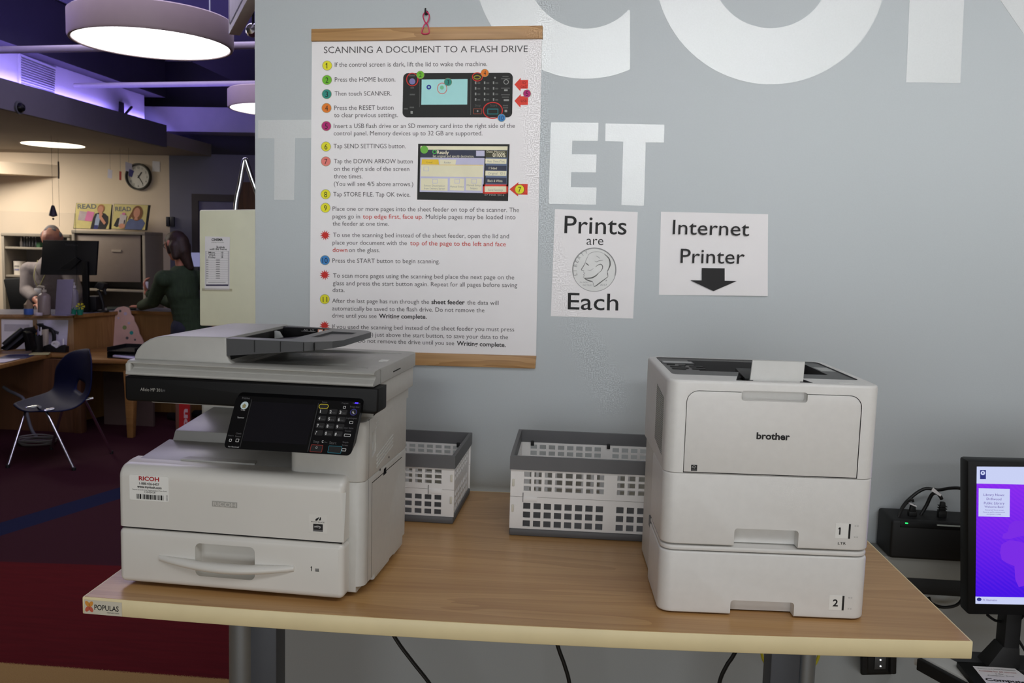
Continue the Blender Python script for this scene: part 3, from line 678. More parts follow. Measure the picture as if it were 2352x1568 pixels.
# feeder input tray: hollow dark tray flaring out to the side
tr = MB(); TRM = mat('feeder_tray_charcoal', (74, 75, 77), .38, var=.04)
zt_ = lambda x: .4600 + (x - .19) * .010
outl = [(.196, .030), (.345, .016), (.388, .040), (.400, .065), (.402, .225), (.385, .255), (.196, .312)]
und = lambda x: .4290 if x < .2 else .4300 + (x - .2) * .105
vs = [(x, y, zt_(x)) for x, y in outl] + [(x, y, und(x)) for x, y in outl]
k = len(outl); tr.raw(vs, [tuple(range(k)), tuple(range(2 * k - 1, k - 1, -1))] + [(i, i + k, (i + 1) % k + k, (i + 1) % k) for i in range(k)], TRM)
tro = tr.build('input_tray', cp, sharp=25)
c = MB(); c.hexa([(.190, .060, .4380), (.300, .060, .4520), (.300, .270, .4520), (.190, .290, .4380), (.190, .060, .48), (.318, .050, .48), (.318, .268, .48), (.190, .290, .48)], BLACKM); cut(tro, c)
c = MB(); c.hexa([(.326, .100, .4575), (.380, .100, .4595), (.380, .205, .4595), (.326, .215, .4575), (.326, .100, .48), (.380, .100, .48), (.380, .205, .48), (.326, .215, .48)], TRM); cut(tro, c)
for x in (.250, .300, .344, .362): MB().box((x, .0150 + max(0, (.345 - x)) * .094 - .0008, zt_(x) - .022 + (x - .25) * .06), (x + .0012, .0165 + max(0, (.345 - x)) * .094 + .004, zt_(x) - .001), BLACKM).build('tray_seam', tro)
g = MB(); g.hexa([(.205, .262, .440), (.312, .262, .450), (.312, .268, .450), (.205, .268, .440), (.205, .262, .4612), (.312, .262, .4608), (.312, .268, .4608), (.205, .268, .4612)], BLACKGL, .002)
g.text('A4   LT', (.250, .2612, .4560), (.272, .2612, .4560), .004, KEYWHITE); g.quad([(.245, .2612, .4545), (.275, .2612, .4545), (.275, .2612, .4550), (.245, .2612, .4550)], KEYWHITE)
GL = mat('guide_label_orange', (222, 150, 120), .5)
for x in (.280, .294): g.quad([(x, .2612, .4515), (x + .011, .2612, .4515), (x + .011, .2612, .4600), (x, .2612, .4600)], GL); g.quad([(x + .002, .2608, .4535), (x + .009, .2608, .4535), (x + .009, .2608, .4585), (x + .002, .2608, .4585)], PAPER)
g.build('paper_guide', cp, smooth=False)
MB().hexa([(.205, .22, .442), (.222, .22, .444), (.222, .228, .444), (.205, .228, .442), (.205, .22, .4575), (.214, .22, .4555), (.214, .228, .4555), (.205, .228, .4575)], mat('guide_clear_grey', (150, 152, 152), .3), .001).build('paper_guide', cp)

# ---- control panel: local frame, a across 0..1, b down 0..1, out of the face
PT, PB = .3640, .2790
def pan(a, b, o_=0.0):
    x = .2235 + .2270 * a + .006 * (1 - b); y = -.002 - .040 * b; z = PT + (PB - PT) * b
    nrm = Vector((0, -(PT - PB), -.040)).normalized(); return Vector((x, y, z)) + nrm * o_
nrm = Vector((0, -(PT - PB), -.040)).normalized()
cpm = MB(); n = 6
po = rrect(0, 1, 0, 1, .0001, 1)
def rr(a0, a1, b0, b1, r, o_):
    """rounded outline in panel space (r in metres)"""
    pts = []
    for x, z in rrect(a0 * .227, a1 * .227, b0 * .094, b1 * .094, r, 5): pts.append(pan(x / .227, z / .094, o_))
    return pts
def slab(b_, a0, a1, b0, b1, r, o0, o1, m):
    lo = rr(a0, a1, b0, b1, r, o0); hi = rr(a0, a1, b0, b1, r, o1); k = len(lo)
    b_.raw(lo + hi, [tuple(range(k)), tuple(range(2 * k - 1, k - 1, -1))] + [(i, (i + 1) % k, k + (i + 1) % k, k + i) for i in range(k)], m); return b_
pn = slab(MB(), 0, 1, 0, 1, .008, -.024, 0, BLACKGL).build('control_panel', cp, sharp=30)
pn['label'] = 'black tilted control panel'
slab(MB(), .135, .645, .090, .845, .002, .0, .0006, mat('screen_off', (13, 13, 20), .12)).build('screen', pn)
for a in (.125, .660):
    slab(MB(), a, a + .006, .06, .97, .0004, .0, .0005, mat('panel_groove', (40, 40, 42), .5)).build('panel_groove', pn)
def ptext(t_, a, b, w, m, sz=.003, bold=0): 
    mb = MB(); mb.text(t_, pan(a, b, .0004), pan(a + w, b, .0004), sz, m, up=pan(a, b - .1) - pan(a, b), bold=bold); return mb
def ring(b_, a0, a1, b0, b1, r, w, m, o_=.0009):
    A_ = rr(a0, a1, b0, b1, r, o_); wa, wb = w / .227, w / .094; B_ = rr(a0 + wa, a1 - wa, b0 + wb, b1 - wb, max(.0002, r - w), o_); k = len(A_)
    b_.raw(A_ + B_, [(i, (i + 1) % k, k + (i + 1) % k, k + i) for i in range(k)], m); return b_
# printed legends as one mesh of the panel face
lg = MB()
def L_(t_, a, b, w, sz, m=KEYDIM, bold=0): lg.text(t_, pan(a, b, .0004), pan(a + w, b, .0004), sz, m, up=pan(a, b - .1) - pan(a, b), bold=bold)
L_('Home', .050, .055, .060, .0055); L_('Copy', .062, .275, .035, .004, KEYWHITE); L_('Scanner', .050, .425, .055, .004, KEYWHITE); L_('Check', .070, .725, .045, .004); L_('Status', .070, .780, .045, .004); L_('Data In', .014, .770, .042, .0035)
L_('Fax Received', .035, .975, .085, .003, KEYWHITE)
L_('Reset', .690, .045, .040, .0035); L_('Program', .845, .045, .050, .0035); L_('Main Power', .930, .035, .060, .003); L_('Energy Saver', .915, .105, .075, .004); L_('Login/Logout', .905, .320, .080, .004); L_('User Status', .905, .505, .07, .004); L_('Counter', .915, .560, .05, .004); L_('Simple', .915, .770, .045, .004); L_('Screen', .915, .825, .045, .004)
L_('Stop', .690, .800, .045, .0065); L_('Start', .815, .805, .055, .0065); L_('C', .755, .790, .013, .006, KEYWHITE, .03); L_('Clear', .775, .790, .024, .0035)
lg.build('legend_printing', pn, smooth=False)
rows = ['123', '456', '789', '*0#']; sub = {'2': 'ABC', '3': 'DEF', '4': 'GHI', '5': 'JKL', '6': 'MNO', '7': 'PRS', '8': 'TUV', '9': 'WXY', '0': 'OPER', '#': 'Enter'}
for j, rw in enumerate(rows):
    for i, ch in enumerate(rw):
        a, b = .690 + .0765 * i, .165 + .135 * j
        kb = slab(MB(), a - .008, a + .058, b - .012, b + .088, .002, .0, .0010, mat('key_black', (22, 22, 23), .4))
        u_ = pan(a, b - .1) - pan(a, b)
        kb.text(ch if ch != '*' else './*', pan(a, b + .065, .0013), pan(a + (.014 if ch != '1' else .006), b + .065, .0013), .0075, KEYWHITE, up=u_, bold=.03)
        if ch in sub: kb.text(sub[ch], pan(a + .020, b + .065, .0013), pan(a + .048, b + .065, .0013), .0035, KEYDIM, up=u_)
        kb.build('key', pn, smooth=False)
hb = slab(MB(), .052, .112, .105, .245, .0066, .0, .0014, mat('home_button_white', (205, 222, 226), .35))
u_ = pan(.5, .4) - pan(.5, .5)
hb.raw([pan(.082, .130, .0018), pan(.100, .175, .0018), pan(.095, .175, .0018), pan(.095, .215, .0018), pan(.069, .215, .0018), pan(.069, .175, .0018), pan(.064, .175, .0018)], [tuple(range(7))], mat('icon_tan', (150, 140, 96), .5))
hb.build('home_button', pn, smooth=False)
ring(slab(MB(), .672, .745, .070, .150, .0036, .0, .0008, mat('key_black', (22, 22, 23))), .670, .747, .065, .155, .004, .0011, mat('reset_yellow', (214, 196, 40), .5), .0010).build('reset_button', pn, smooth=False)
o = ring(slab(MB(), .680, .770, .835, .960, .001, .0, .0008, mat('key_black', (22, 22, 23))), .678, .772, .830, .965, .0012, .0008, mat('stop_red', (150, 42, 30), .5), .0010)
ring(o, .718, .732, .862, .900, .0015, .0005, KEYWHITE, .0012); o.build('stop_button', pn, smooth=False)
ring(slab(MB(), .818, .918, .835, .960, .001, .0, .0008, mat('key_black', (22, 22, 23))), .816, .920, .830, .965, .0012, .0008, mat('start_teal', (24, 120, 140), .5), .0010).build('start_button', pn, smooth=False)
o = ring(slab(MB(), .925, .975, .130, .245, .0055, .0, .0008, mat('key_black', (22, 22, 23))), .923, .977, .128, .250, .0058, .0010, mat('energy_blue', (52, 48, 140), .5), .0010)
o.raw([pan(.945, .160, .0012), pan(.940, .190, .0012), pan(.950, .215, .0012), pan(.962, .212, .0012), pan(.952, .195, .0012)], [(0, 1, 2, 3, 4)], KEYWHITE); o.build('energy_saver_button', pn, smooth=False)
for nm, a, b, w, h in (('program_button', .862, .085, .020, .05), ('login_button', .935, .360, .028, .05), ('counter_button', .915, .600, .05, .05), ('simple_screen_button', .920, .870, .034, .05), ('check_status_button', .082, .810, .026, .06), ('data_in_lamp', .030, .820, .02, .05)):
    ring(MB(), a, a + w, b, b + h, .0008, .0008, KEYWHITE, .0006).build(nm, pn, smooth=False)
slab(MB(), .945, .972, .008, .028, .0004, .0, .0010, emis('indicator_blue', (70, 50, 255), 2.0)).build('indicator_light', pn, smooth=False)
# underside foot pads
for x, y in ((.04, .05), (.39, .05), (.04, .29), (.41, .28)): MB().lathe([(.012, 0), (.012, .012)], DARKGREY, 16, Matrix.Translation((x, y, 0))).build('foot', cp)

# ------------------------------------------------------------------ folding crates
def crate(name_loc, W_, D_, H_, label, rz):
    t = thing('folding_crate', label, 'crate', name_loc, rz, 'collapsible storage crates')
    th = .004; zb, zm0, zm1, zr = .016, H_ * .455, H_ * .53, H_ - .030
    MB().box((0, 0, 0), (W_, D_, zb), CRATEG, .004).build('base', t)
    rim = MB(); rim.grid([-.002, .006, W_ - .006, W_ + .002], [-.002, .006, D_ - .006, D_ + .002], lambda i, j: not (i == 1 and j == 1), 'z', zr, H_, CRATEG); rim.build('rim', t)
    def panel(L, npan, nh, half):
        z0, z1 = (zb, zm0 + .006) if half == 0 else (zm0 + .0068, zr)
        xs = [0.0]; holes = set(); k = 0
        m_ = .026; gapm = .022; pw = (L - 2 * m_ - (npan - 1) * gapm) / npan
        for p in range(npan):
            x0 = m_ + p * (pw + gapm); pitch = pw / nh; hw = pitch * .70
            for h in range(nh):
                a = x0 + pitch * h + (pitch - hw) / 2; xs += [a, a + hw]; holes.add(len(xs) - 2)
        xs.append(L)
        zs = [z0]; zh = set(); marg = .003; usable = (z1 - z0) - .006 - (.006 if half == 0 else .008); pitch = usable / 3
        base = z0 + .002 + (.0 if half == 0 else .009)
        for h in range(3): a = base + pitch * h + pitch * .13; zs += [a, a + pitch * .72]; zh.add(len(zs) - 2)
        zs.append(z1)
        return xs, zs, (lambda i, j: not (i in holes and j in zh))
    for half in (0, 1):
        for side in (0, 1):
            xs, zs, f = panel(W_, 2, 8, half); y = .004 if side == 0 else D_ - .004 - th
            MB().grid(xs, zs, f, 'y', y, y + th, CRATEW).build('long_wall', t, smooth=False)
            xs, zs, f = panel(D_ - .016, 1, 8, half); x = .004 if side == 0 else W_ - .004 - th
            MB().grid(xs, zs, f, 'x', x, x + th, CRATEW, Matrix.Translation((0, .008, 0))).build('end_wall', t, smooth=False)
    for x in (.028, W_ - .060): 
        MB().box((x, .0026, zm0 - .004), (x + .032, .0042, zm0 + .007), CRATEW, .0006).build('latch', t)
        MB().box((x, .0022, zm0 - .005), (x + .001, .0030, zm0 + .016), GAP).build('latch_slit', t)
    for x in (.004, W_ - .009):
        for z in (H_ * .30, H_ * .62): MB().box((x, .0015, z), (x + .005, .0044, z + .016), mat('crate_hinge', (210, 206, 192), .5), .0008).build('hinge_clip', t)
    for x in (.030, W_ * .5, W_ - .036): MB().box((x, D_ - .012, zr - .008), (x + .008, D_ - .006, zr + .004), BLACKM, .001).build('rim_clip', t)
    return t
crate((.867, -.468, TH), .44, .290, .180, 'white folding crate with grey rim half hidden behind the laser printer', .02)
crate((.733 - .44, -.408, TH), .44, .262, .160, 'white folding crate with grey rim half hidden behind the copier', -.01)
# ------------------------------------------------------------------ lettering on the wall
VINYL = mat('silver_vinyl', (189, 191, 191), 0.47, 0.36, var=0.02, scale=240, bump=0.10)
def W_(u, v, y=0.0): p = A(u, v, y); return (p.x, p.z)
def letter(polys, label):
    b = MB()
    for p in polys: b.prism([W_(*q) for q in p], 'y', -.0008, 0.0003, VINYL)
    return tag(b.build('wall_letter', smooth=False), label, 'letter', 'silver letters on the grey wall')
def arcpoly(cx, cy, r0, r1, a0, a1, n=48):
    return [(cx + r0 * math.cos(math.radians(a0 + (a1 - a0) * i / n)), cy - r0 * math.sin(math.radians(a0 + (a1 - a0) * i / n))) for i in range(n + 1)] + \
           [(cx + r1 * math.cos(math.radians(a1 + (a0 - a1) * i / n)), cy - r1 * math.sin(math.radians(a1 + (a0 - a1) * i / n))) for i in range(n + 1)]
letter([[(593, 276), (717, 275), (716, 316.5), (678, 317), (675.5, 459), (630, 458.5), (630.6, 317.5), (592.5, 317.8)]], 'faint silver letter T between the wall edge and the tall poster')
letter([[(1265.5, 281), (1374.8, 282), (1373, 323.8), (1314.5, 323), (1313, 354), (1370, 355), (1369, 396), (1311.8, 395), (1311, 429.5), (1370, 430.5), (1369, 470), (1260, 467.5)]], 'silver letter E on the grey wall above the Prints sign')
letter([[(1391, 283.5), (1526, 286.5), (1525, 327.5), (1483, 326.8), (1479, 472.5), (1427, 470.8), (1431.5, 325), (1390, 324)]], 'silver letter T on the grey wall, next after the letter E')
ring_o = [arcpoly(1770, -72, 266, 137, 0, 180), arcpoly(1770, -72, 266, 137, 180, 360)]
letter(ring_o, 'huge silver letter O cut off by the top of the photo')
C_ = arcpoly(1345, -73, 254, 135, 180, 293, 40)
k = len(C_)
c_out = [(1345 + 254 * math.cos(math.radians(a)), -73 - 254 * math.sin(math.radians(a))) for a in range(60, 295, 4)]
cpoly = [p for p in c_out if p[0] <= 1447] + [(1447, 159), (1447, 24)] + [(1345 + 137 * math.cos(math.radians(a)), -75 - 141 * math.sin(math.radians(a))) for a in range(316, 44, -4)] 
letter([cpoly], 'huge silver letter C above the upper corner of the tall poster')
letter([[(2096, -340), (2228, -340), (2214, 0), (2205.5, 191), (2081, 189), (2089, 0)], [(2236, -340), (2352, -340), (2560, 0), (2590, 120), (2380, 120), (2297, 0), (2228, -105)]], 'huge silver letter with straight stem and slanting stroke at the top corner')

# ------------------------------------------------------------------ hanging instruction poster
def at(u, v, y): return A(u, v, y)
po = thing('instruction_poster', 'tall scanning instruction poster hung between two oak slats on the grey wall', 'poster')
yp = -.006
c4 = [A(*q, yp) for q in ((716.5, 80), (1245, 74), (1231, 832), (711, 800))]
pp = MB(); SIDE = Vector((0, .0006, 0)); pp.hexa([c4[3], c4[2], c4[1], c4[0]] + [p + SIDE for p in (c4[3], c4[2], c4[1], c4[0])], PAPER)
YT = yp - .0005
def ptx(s_, u0, v0, u1, v1, sz, m, bold=0.0): pp.text(s_, A(u0, v0, YT), A(u1, v1, YT), sz / 905, m, bold=bold)
BODY = mat('ink_body', (78, 76, 76), 0.7, var=.02)
S = 15.2
ptx('SCANNING A DOCUMENT TO A FLASH DRIVE', 743.8, 122, 1212, 119.5, 22, BODY)
LINES = [
 ('If the control screen is dark, lift the lid to wake the machine.', 769, 153.4, 1119, 151.6), ('Press the HOME button.', 769, 187.6, 908, 187), ('Then touch SCANNER.', 768.5, 219.7, 899, 219.5),
 ('Press the RESET button', 767.5, 252.6, 904, 251.8), ('to clear previous settings.', 767.5, 269.2, 914, 268.8),
 ('Insert a USB flash drive or an SD memory card into the right side of the', 766.7, 294, 1182.5, 293.6), ('control panel. Memory devices up to 32 GB are supported.', 766.7, 310.8, 1108, 310.8),
 ('Tap SEND SETTINGS button.', 766, 340.2, 932, 340.2), ('Tap the DOWN ARROW button', 767, 374.8, 948, 375.2), ('on the right side of the screen', 767, 392.2, 940, 392.6), ('three times.', 767, 409.4, 832.5, 409.6), ('(You will see 4/5 above arrows.)', 767, 426.6, 949, 427.4),
 ('Tap STORE FILE. Tap OK twice.', 765.5, 450.6, 942.4, 451.6), ('Place one or more pages into the sheet feeder on top of the scanner. The', 764, 483.8, 1192, 486.8), ('pages go in ', 764, 501.4, 827, 501.8), ('. Multiple pages may be loaded into', 970, 502.4, 1184, 503.4), ('the feeder at one time.', 764, 518, 893, 518.6),
 ('To use the scanning bed instead of the sheet feeder, open the lid and', 765, 543.8, 1169, 547), ('place your document with the ', 764, 561.4, 934.5, 562.8), ('on the glass.', 801.5, 578.6, 872.5, 579), ('Press the START button to begin scanning.', 763.6, 602.8, 1010, 604.6),
 ('To scan more pages using the scanning bed place the next page on the', 765, 637.2, 1181, 641.6), ('glass and press the start button again. Repeat for all pages before saving', 764.5, 654.6, 1188, 659.4), ('data.', 764, 670.4, 791.6, 670.6),
 ('After the last page has run through the ', 763, 694.9, 985.5, 697.8), (' the data will', 1073, 699, 1145, 700.2), ('automatically be saved to the flash drive. Do not remove the', 763, 712.5, 1112.7, 717), ('drive until you see ', 763, 729, 865, 730.2),
 ('If you used the scanning bed instead of the sheet feeder you must press', 763, 754.5, 1181, 761), ('the # button (#) just above the start button, to save your data to the', 763, 770.6, 1167, 778.8), ('flash drive. Do not remove the drive until you see ', 757, 784.6, 1043, 792.6)]
for t_, u0, v0, u1, v1 in LINES: ptx(t_, u0, v0, u1, v1, S, BODY)
for t_, u0, v0, u1, v1 in (('top edge first, face up', 833.5, 501.8, 968.5, 502.4), ('top of the page to the left and face', 942, 562.9, 1162, 565.3), ('down', 764, 578.2, 798, 578.5)): ptx(t_, u0, v0, u1, v1, S, REDINK, .006)
for t_, u0, v0, u1, v1 in (('sheet feeder', 991, 697.8, 1067.5, 698.9), ('Writing complete.', 870.5, 730.2, 980, 731.8), ('Writing complete.', 1049, 792.8, 1161.8, 796.6)): ptx(t_, u0, v0, u1, v1, S, BLACKINK, .02)
def disc(u, v, r, m, off=0.0, n=28, ry=None): pp.quad([A(u + r * math.cos(2 * math.pi * i / n), v - (ry or r) * math.sin(2 * math.pi * i / n), YT - off) for i in range(n)], m)
def pring(u, v, r, w, m, off, ry=None, n=32):
    ry = ry or r; a = [A(u + r * math.cos(2 * math.pi * i / n), v - ry * math.sin(2 * math.pi * i / n), YT - off) for i in range(n)]; b_ = [A(u + (r - w) * math.cos(2 * math.pi * i / n), v - (ry - w) * math.sin(2 * math.pi * i / n), YT - off) for i in range(n)]
    pp.raw(a + b_, [(i, (i + 1) % n, n + (i + 1) % n, n + i) for i in range(n)], m)
def ppoly(pts, m, off=0.0): pp.quad([A(u, v, YT - off) for u, v in pts], m)
def prect(u0, v0, u1, v1, m, off=0.0): ppoly([(u0, v1), (u1, v1), (u1, v0), (u0, v0)], m, off)
YEL = mat('dot_yellow', (232, 226, 40), .7); GRN = mat('dot_green', (112, 190, 40), .7); TEA = mat('dot_teal', (40, 142, 128), .7); ORA = mat('dot_orange', (224, 122, 32), .7); MAG = mat('dot_magenta', (180, 30, 112), .7); SAL = mat('dot_salmon', (232, 128, 120), .7); BLU = mat('dot_blue', (60, 132, 196), .7); STR = mat('star_red', (206, 44, 36), .7); ARW = mat('arrow_red', (222, 62, 46), .7)
def num(t_, u, v, r, m):
    o_ = .0 if r > 10 else .0006
    disc(u, v, r + .7, mat('dot_outline', (150, 146, 110), .7), o_ + .0001); disc(u, v, r - .2, m, o_ + .0002)
    w = (3.0 if t_ == '1' else 6.2) if len(t_) == 1 else (11.5 if t_ == '10' else 8.5); w *= r / 11 * 1.1
    pp.text(t_, A(u - w / 2, v + r * .62, YT - .0003 - o_), A(u + w / 2, v + r * .62, YT - .0003 - o_), r * 1.75 / 905, BLACKINK, fit=(t_ not in ('1', '11')))
    if t_ == '1': ppoly([(u - 3.6, v - 3.2), (u - 3.2, v - 1.6), (u + .2, v - 4.2), (u + .2, v - 6.4), (u - .8, v - 6.4)], BLACKINK, .0003)
for t_, u, v, m in (('1', 751.5, 150.5, YEL), ('2', 751, 183.5, GRN), ('3', 750.5, 216, TEA), ('4', 750, 248, ORA), ('5', 749.5, 289.3, MAG), ('6', 748.7, 336.5, YEL), ('7', 748.5, 370.5, SAL), ('8', 748, 446, YEL), ('9', 747.5, 477, YEL), ('10', 746.5, 597.3, BLU), ('11', 746, 686.8, YEL)): num(t_, u, v, 10.6, m)
for u, v in ((747, 540), (746, 631), (745.6, 748)):
    ppoly([(u + (12.3 if i % 2 == 0 else 6.4) * math.cos(math.pi * i / 12 + .13), v - (12.3 if i % 2 == 0 else 6.4) * math.sin(math.pi * i / 12 + .13)) for i in range(24)], STR, .0001)
# pictured control panel
INKP = mat('print_black', (26, 25, 24), .7, var=.02); SCR = mat('print_screen_cyan', (168, 222, 222), .7, var=.04); PGR = mat('print_grey', (150, 150, 146), .7); PDK = mat('print_dark_grey', (84, 84, 82), .7)
ppoly([(926 + (q[0]) * (252 - q[1] * 0) + (0 if q[1] < .5 else -1.5), 168 + q[1] * 101.5 - q[0] * (1 - q[1]) * 1.0 + 0) for q in [(p[0] / 252, 1 - p[1] / 101) for p in rrect(0, 252, 0, 101, 11, 6)]], INKP, .0001)
ppoly([(967.5, 240.5), (1073, 240), (1074, 181.5), (968.5, 182.5)], SCR, .0002)
disc(985, 200, 5.5, mat('print_blue', (40, 60, 150), .7), .0003); disc(985, 200, 2, SCR, .0004); disc(1015, 201, 4.5, mat('print_green', (120, 200, 150), .7), .0003)
pring(1015.5, 203, 11.5, 1.4, ARW, .0004, 13); disc(947, 187, 7, mat('print_violet', (128, 122, 176), .7), .0002); pring(947, 182.5, 14, 2.0, STR, .0003, 15.5)
pring(1096, 177.5, 8.5, 2.2, mat('print_olive', (160, 150, 30), .7), .0002, 5); pring(1096.5, 176.5, 12.5, 2.0, STR, .0003, 10.5)
for j in range(4):
    for i in range(3):
        u, v = 1091 + i * 20.6, 190 + j * 12.8
        prect(u, v - 3, u + 3, v + 3, PGR, .0002); prect(u + 5.5, v - 1, u + 12, v + 2.4, PDK, .0002)
for v, w in ((176, 14), (181, 20), (203, 20), (209, 0), (218, 20), (223.5, 16), (243, 12), (248, 12)):
    if w: prect(1161 - w / 2, v - 1.8, 1161 + w / 2, v + .8, PDK, .0002)
pring(1162.5, 188, 6, 1.6, PGR, .0002); prect(1158, 205, 1166, 209, PGR, .0002); prect(1157, 228, 1169, 232, PGR, .0002); prect(1159, 252, 1165, 257.5, PGR, .0002); disc(1137, 178.5, 2.2, PGR, .0002)
for u, v, w in ((946, 174, 15), (947, 202, 8), (947, 217.5, 12), (946, 247, 10), (932, 250, 9)): prect(u - w / 2, v - 2, u + w / 2, v + 1.2, PDK, .0002)
prect(943, 255, 948, 261, PGR, .0002); ppoly([(1080, 264), (1081.5, 264), (1082.5, 180), (1081, 180)], PDK, .0002); prect(963, 180, 964, 246, PDK, .0002)
pp.text('Stop', A(1091, 244.5, YT - .0003), A(1104, 244.5, YT - .0003), 8 / 905, PDK); pp.text('Start', A(1126, 244.5, YT - .0003), A(1142, 244.5, YT - .0003), 8 / 905, PDK)
def pframe(u0, v0, u1, v1, w, m, off): prect(u0, v0, u1, v0 + w, m, off); prect(u0, v1 - w, u1, v1, m, off); prect(u0, v0, u0 + w, v1, m, off); prect(u1 - w, v0, u1, v1, m, off)
pframe(1087, 249, 1107, 262, 1.4, mat('print_rust', (140, 66, 44), .7), .0002); pframe(1119.5, 249.5, 1144.5, 262.5, 1.8, mat('print_teal', (30, 128, 134), .7), .0002); disc(1097, 255, 2, PGR, .0003)
pring(1132, 253.5, 23, 2.2, STR, .0004, 19.5)
num('2', 965.5, 171.8, 8.6, GRN); num('4', 1113.5, 167.6, 8.6, ORA); num('3', 1029, 188.3, 8.6, TEA); num('10', 1152, 270.5, 8.6, BLU)
for v0, t_ in ((194, ('SD', 'CARD')), (231.5, ('USB',))):
    ppoly([(1181.5, v0), (1195, v0 + 15.5), (1196, v0 + 9.5), (1212.5, v0 + 9.5), (1213, v0 - 10.5), (1196, v0 - 10.5), (1196, v0 - 15.5)][::-1], ARW, .0001)
    for k, w in enumerate(t_): ww = 13 if len(w) > 2 else 8; vv = v0 + (3 if len(t_) == 1 else (-1 + 9 * k)); pp.text(w, A(1203 - ww / 2, vv, YT - .0003), A(1203 + ww / 2, vv, YT - .0003), 8.5 / 905, mat('print_maroon', (120, 20, 18), .7))
num('5', 1210.5, 214.8, 8.6, MAG)
# pictured settings screen
ppoly([(958, 458.5), (1167, 461.5), (1170.5, 331), (960.5, 330)], INKP, .0001)
CRM = mat('print_cream', (232, 226, 196), .7); PYE = mat('print_yellow', (236, 198, 50), .7); LVN = mat('print_lavender', (196, 194, 220), .7); SLB = mat('print_slate', (96, 110, 140), .7); NAV = mat('print_navy', (52, 56, 76), .7)
ppoly([(964, 440.5), (1110, 443), (1113, 363), (965.5, 361.5)], LVN, .0002); ppoly([(965.5, 343.5), (1165.5, 345), (1166, 336), (966, 335)], CRM, .0002)
ppoly([(965.5, 361), (1112, 362.5), (1113, 344.5), (965.5, 343.5)], NAV, .0003); disc(974.5, 343.5, 9, mat('print_green_button', (110, 180, 70), .7), .0004)
pp.text('Ready', A(1003.5, 353.5, YT - .0004), A(1031, 354, YT - .0004), 12 / 905, CRM, bold=.02); pring(998, 348.5, 5, 1.8, mat('print_bright_green', (70, 190, 80), .7), .0005)
pp.text('Set original and specify destination.', A(994, 360.6, YT - .0004), A(1089, 361.4, YT - .0004), 8 / 905, CRM); prect(1093.5, 346, 1113, 358.5, LVN, .0004)
ppoly([(1115, 441.5), (1163.5, 443), (1166, 345.5), (1116, 344.5)], SLB, .0002); ppoly([(1115.5, 361.5), (1164.5, 362), (1165, 346), (1116, 345)], mat('print_olive_dark', (70, 68, 50), .7), .0003)
pp.text('0/100%', A(1131.5, 360, YT - .0004), A(1161, 360.4, YT - .0004), 13 / 905, CRM, bold=.02); pp.text('Dest. Memory', A(1118, 350.3, YT - .0004), A(1160, 350.8, YT - .0004), 7 / 905, CRM)
for v0, v1, m in ((364, 375.5, CRM), (380, 391, NAV), (392, 403, CRM), (407.5, 421, NAV)): ppoly([(1114.5, v1), (1163, v1 + .8), (1163.5, v0 + .8), (1115, v0)], m, .0003)
for t_, u0, v, u1, m in (('Auto  Detect/Text', 1119, 372.5, 1159, PGR), ('1 Sided', 1123, 388.5, 1141, CRM), ('Original   ID:1', 1121, 400.5, 1159, PGR), ('Black & White', 1120, 417.5, 1154, CRM)): pp.text(t_, A(u0, v, YT - .0004), A(u1, v + .5, YT - .0004), 8 / 905, m)
ppoly([(968, 377), (1008.5, 377.5), (1007, 366), (969, 365.5)], PYE, .0003); ppoly([(1010, 377.5), (1046, 378), (1048, 366.5), (1009, 366)], CRM, .0003); pp.text('E-mail', A(980, 374.5, YT - .0004), A(993, 374.6, YT - .0004), 6 / 905, mat('print_ochre', (170, 130, 30), .7)); pp.text('Folder', A(1020, 375, YT - .0004), A(1036, 375.2, YT - .0004), 6 / 905, PGR)
ppoly([(966, 405), (1109, 407), (1110.5, 379), (967, 378)], CRM, .0003); ppoly([(966.5, 378.8), (1110, 379.8), (1110, 378.6), (966.5, 377.6)], PYE, .0004)
for u0, u1 in ((966, 1028), (1033, 1066), (1070, 1106)): ppoly([(u0, 437), (u1, 438), (u1 + .5, 410), (u0 + .5, 409)], CRM, .0003)
for u, v in ((979, 388), (999, 416), (1050, 416), (1089, 416)): pframe(u - 6, v - 5, u + 6, v + 5, .9, LVN, .0004)
for t_, u0, v, u1 in (('Select Destination', 974, 428, 1022), ('from Delivery Server', 974, 434.5, 1022), ('Manual Entry', 1034, 430, 1065), ('Manual Entry', 1072, 427, 1104), ('Subject', 1080, 434, 1097)): pp.text(t_, A(u0, v, YT - .0004), A(u1, v + .5, YT - .0004), 6 / 905, PGR)
pframe(1109, 423.5, 1167, 445, 4.2, ARW, .0005); prect(1113, 427.5, 1163, 441, CRM, .0004); pp.text('Send Settings', A(1121, 438, YT - .0005), A(1155, 438.3, YT - .0005), 7 / 905, PGR)
pp.text('07 MAR 2016', A(1113, 449.5, YT - .0005), A(1158, 450, YT - .0005), 6 / 905, PGR)
ppoly([(1170, 434.5), (1190, 451), (1190, 446.5), (1211.5, 447), (1212, 422.5), (1190, 422.5), (1191, 418)][::-1], ARW, .0001); num('7', 1193.5, 434.8, 10.6, YEL)
pp.build('paper', po, smooth=False)
def slat(q, label):
    p = [A(u, v, -.012) for u, v in q]; b = MB(); t_ = Vector((0, .012, 0))
    b.hexa([p[0], p[1], p[2], p[3]] + [x + t_ for x in p], SLATOAK, .0012); o = b.build('hanger_slat', po); return o
slat([(714.5, 94.5), (1246, 88.5), (1246.5, 58.5), (715, 66)], 'top'); slat([(708, 831.5), (1229, 846.5), (1231.5, 817.5), (709, 803)], 'bottom')
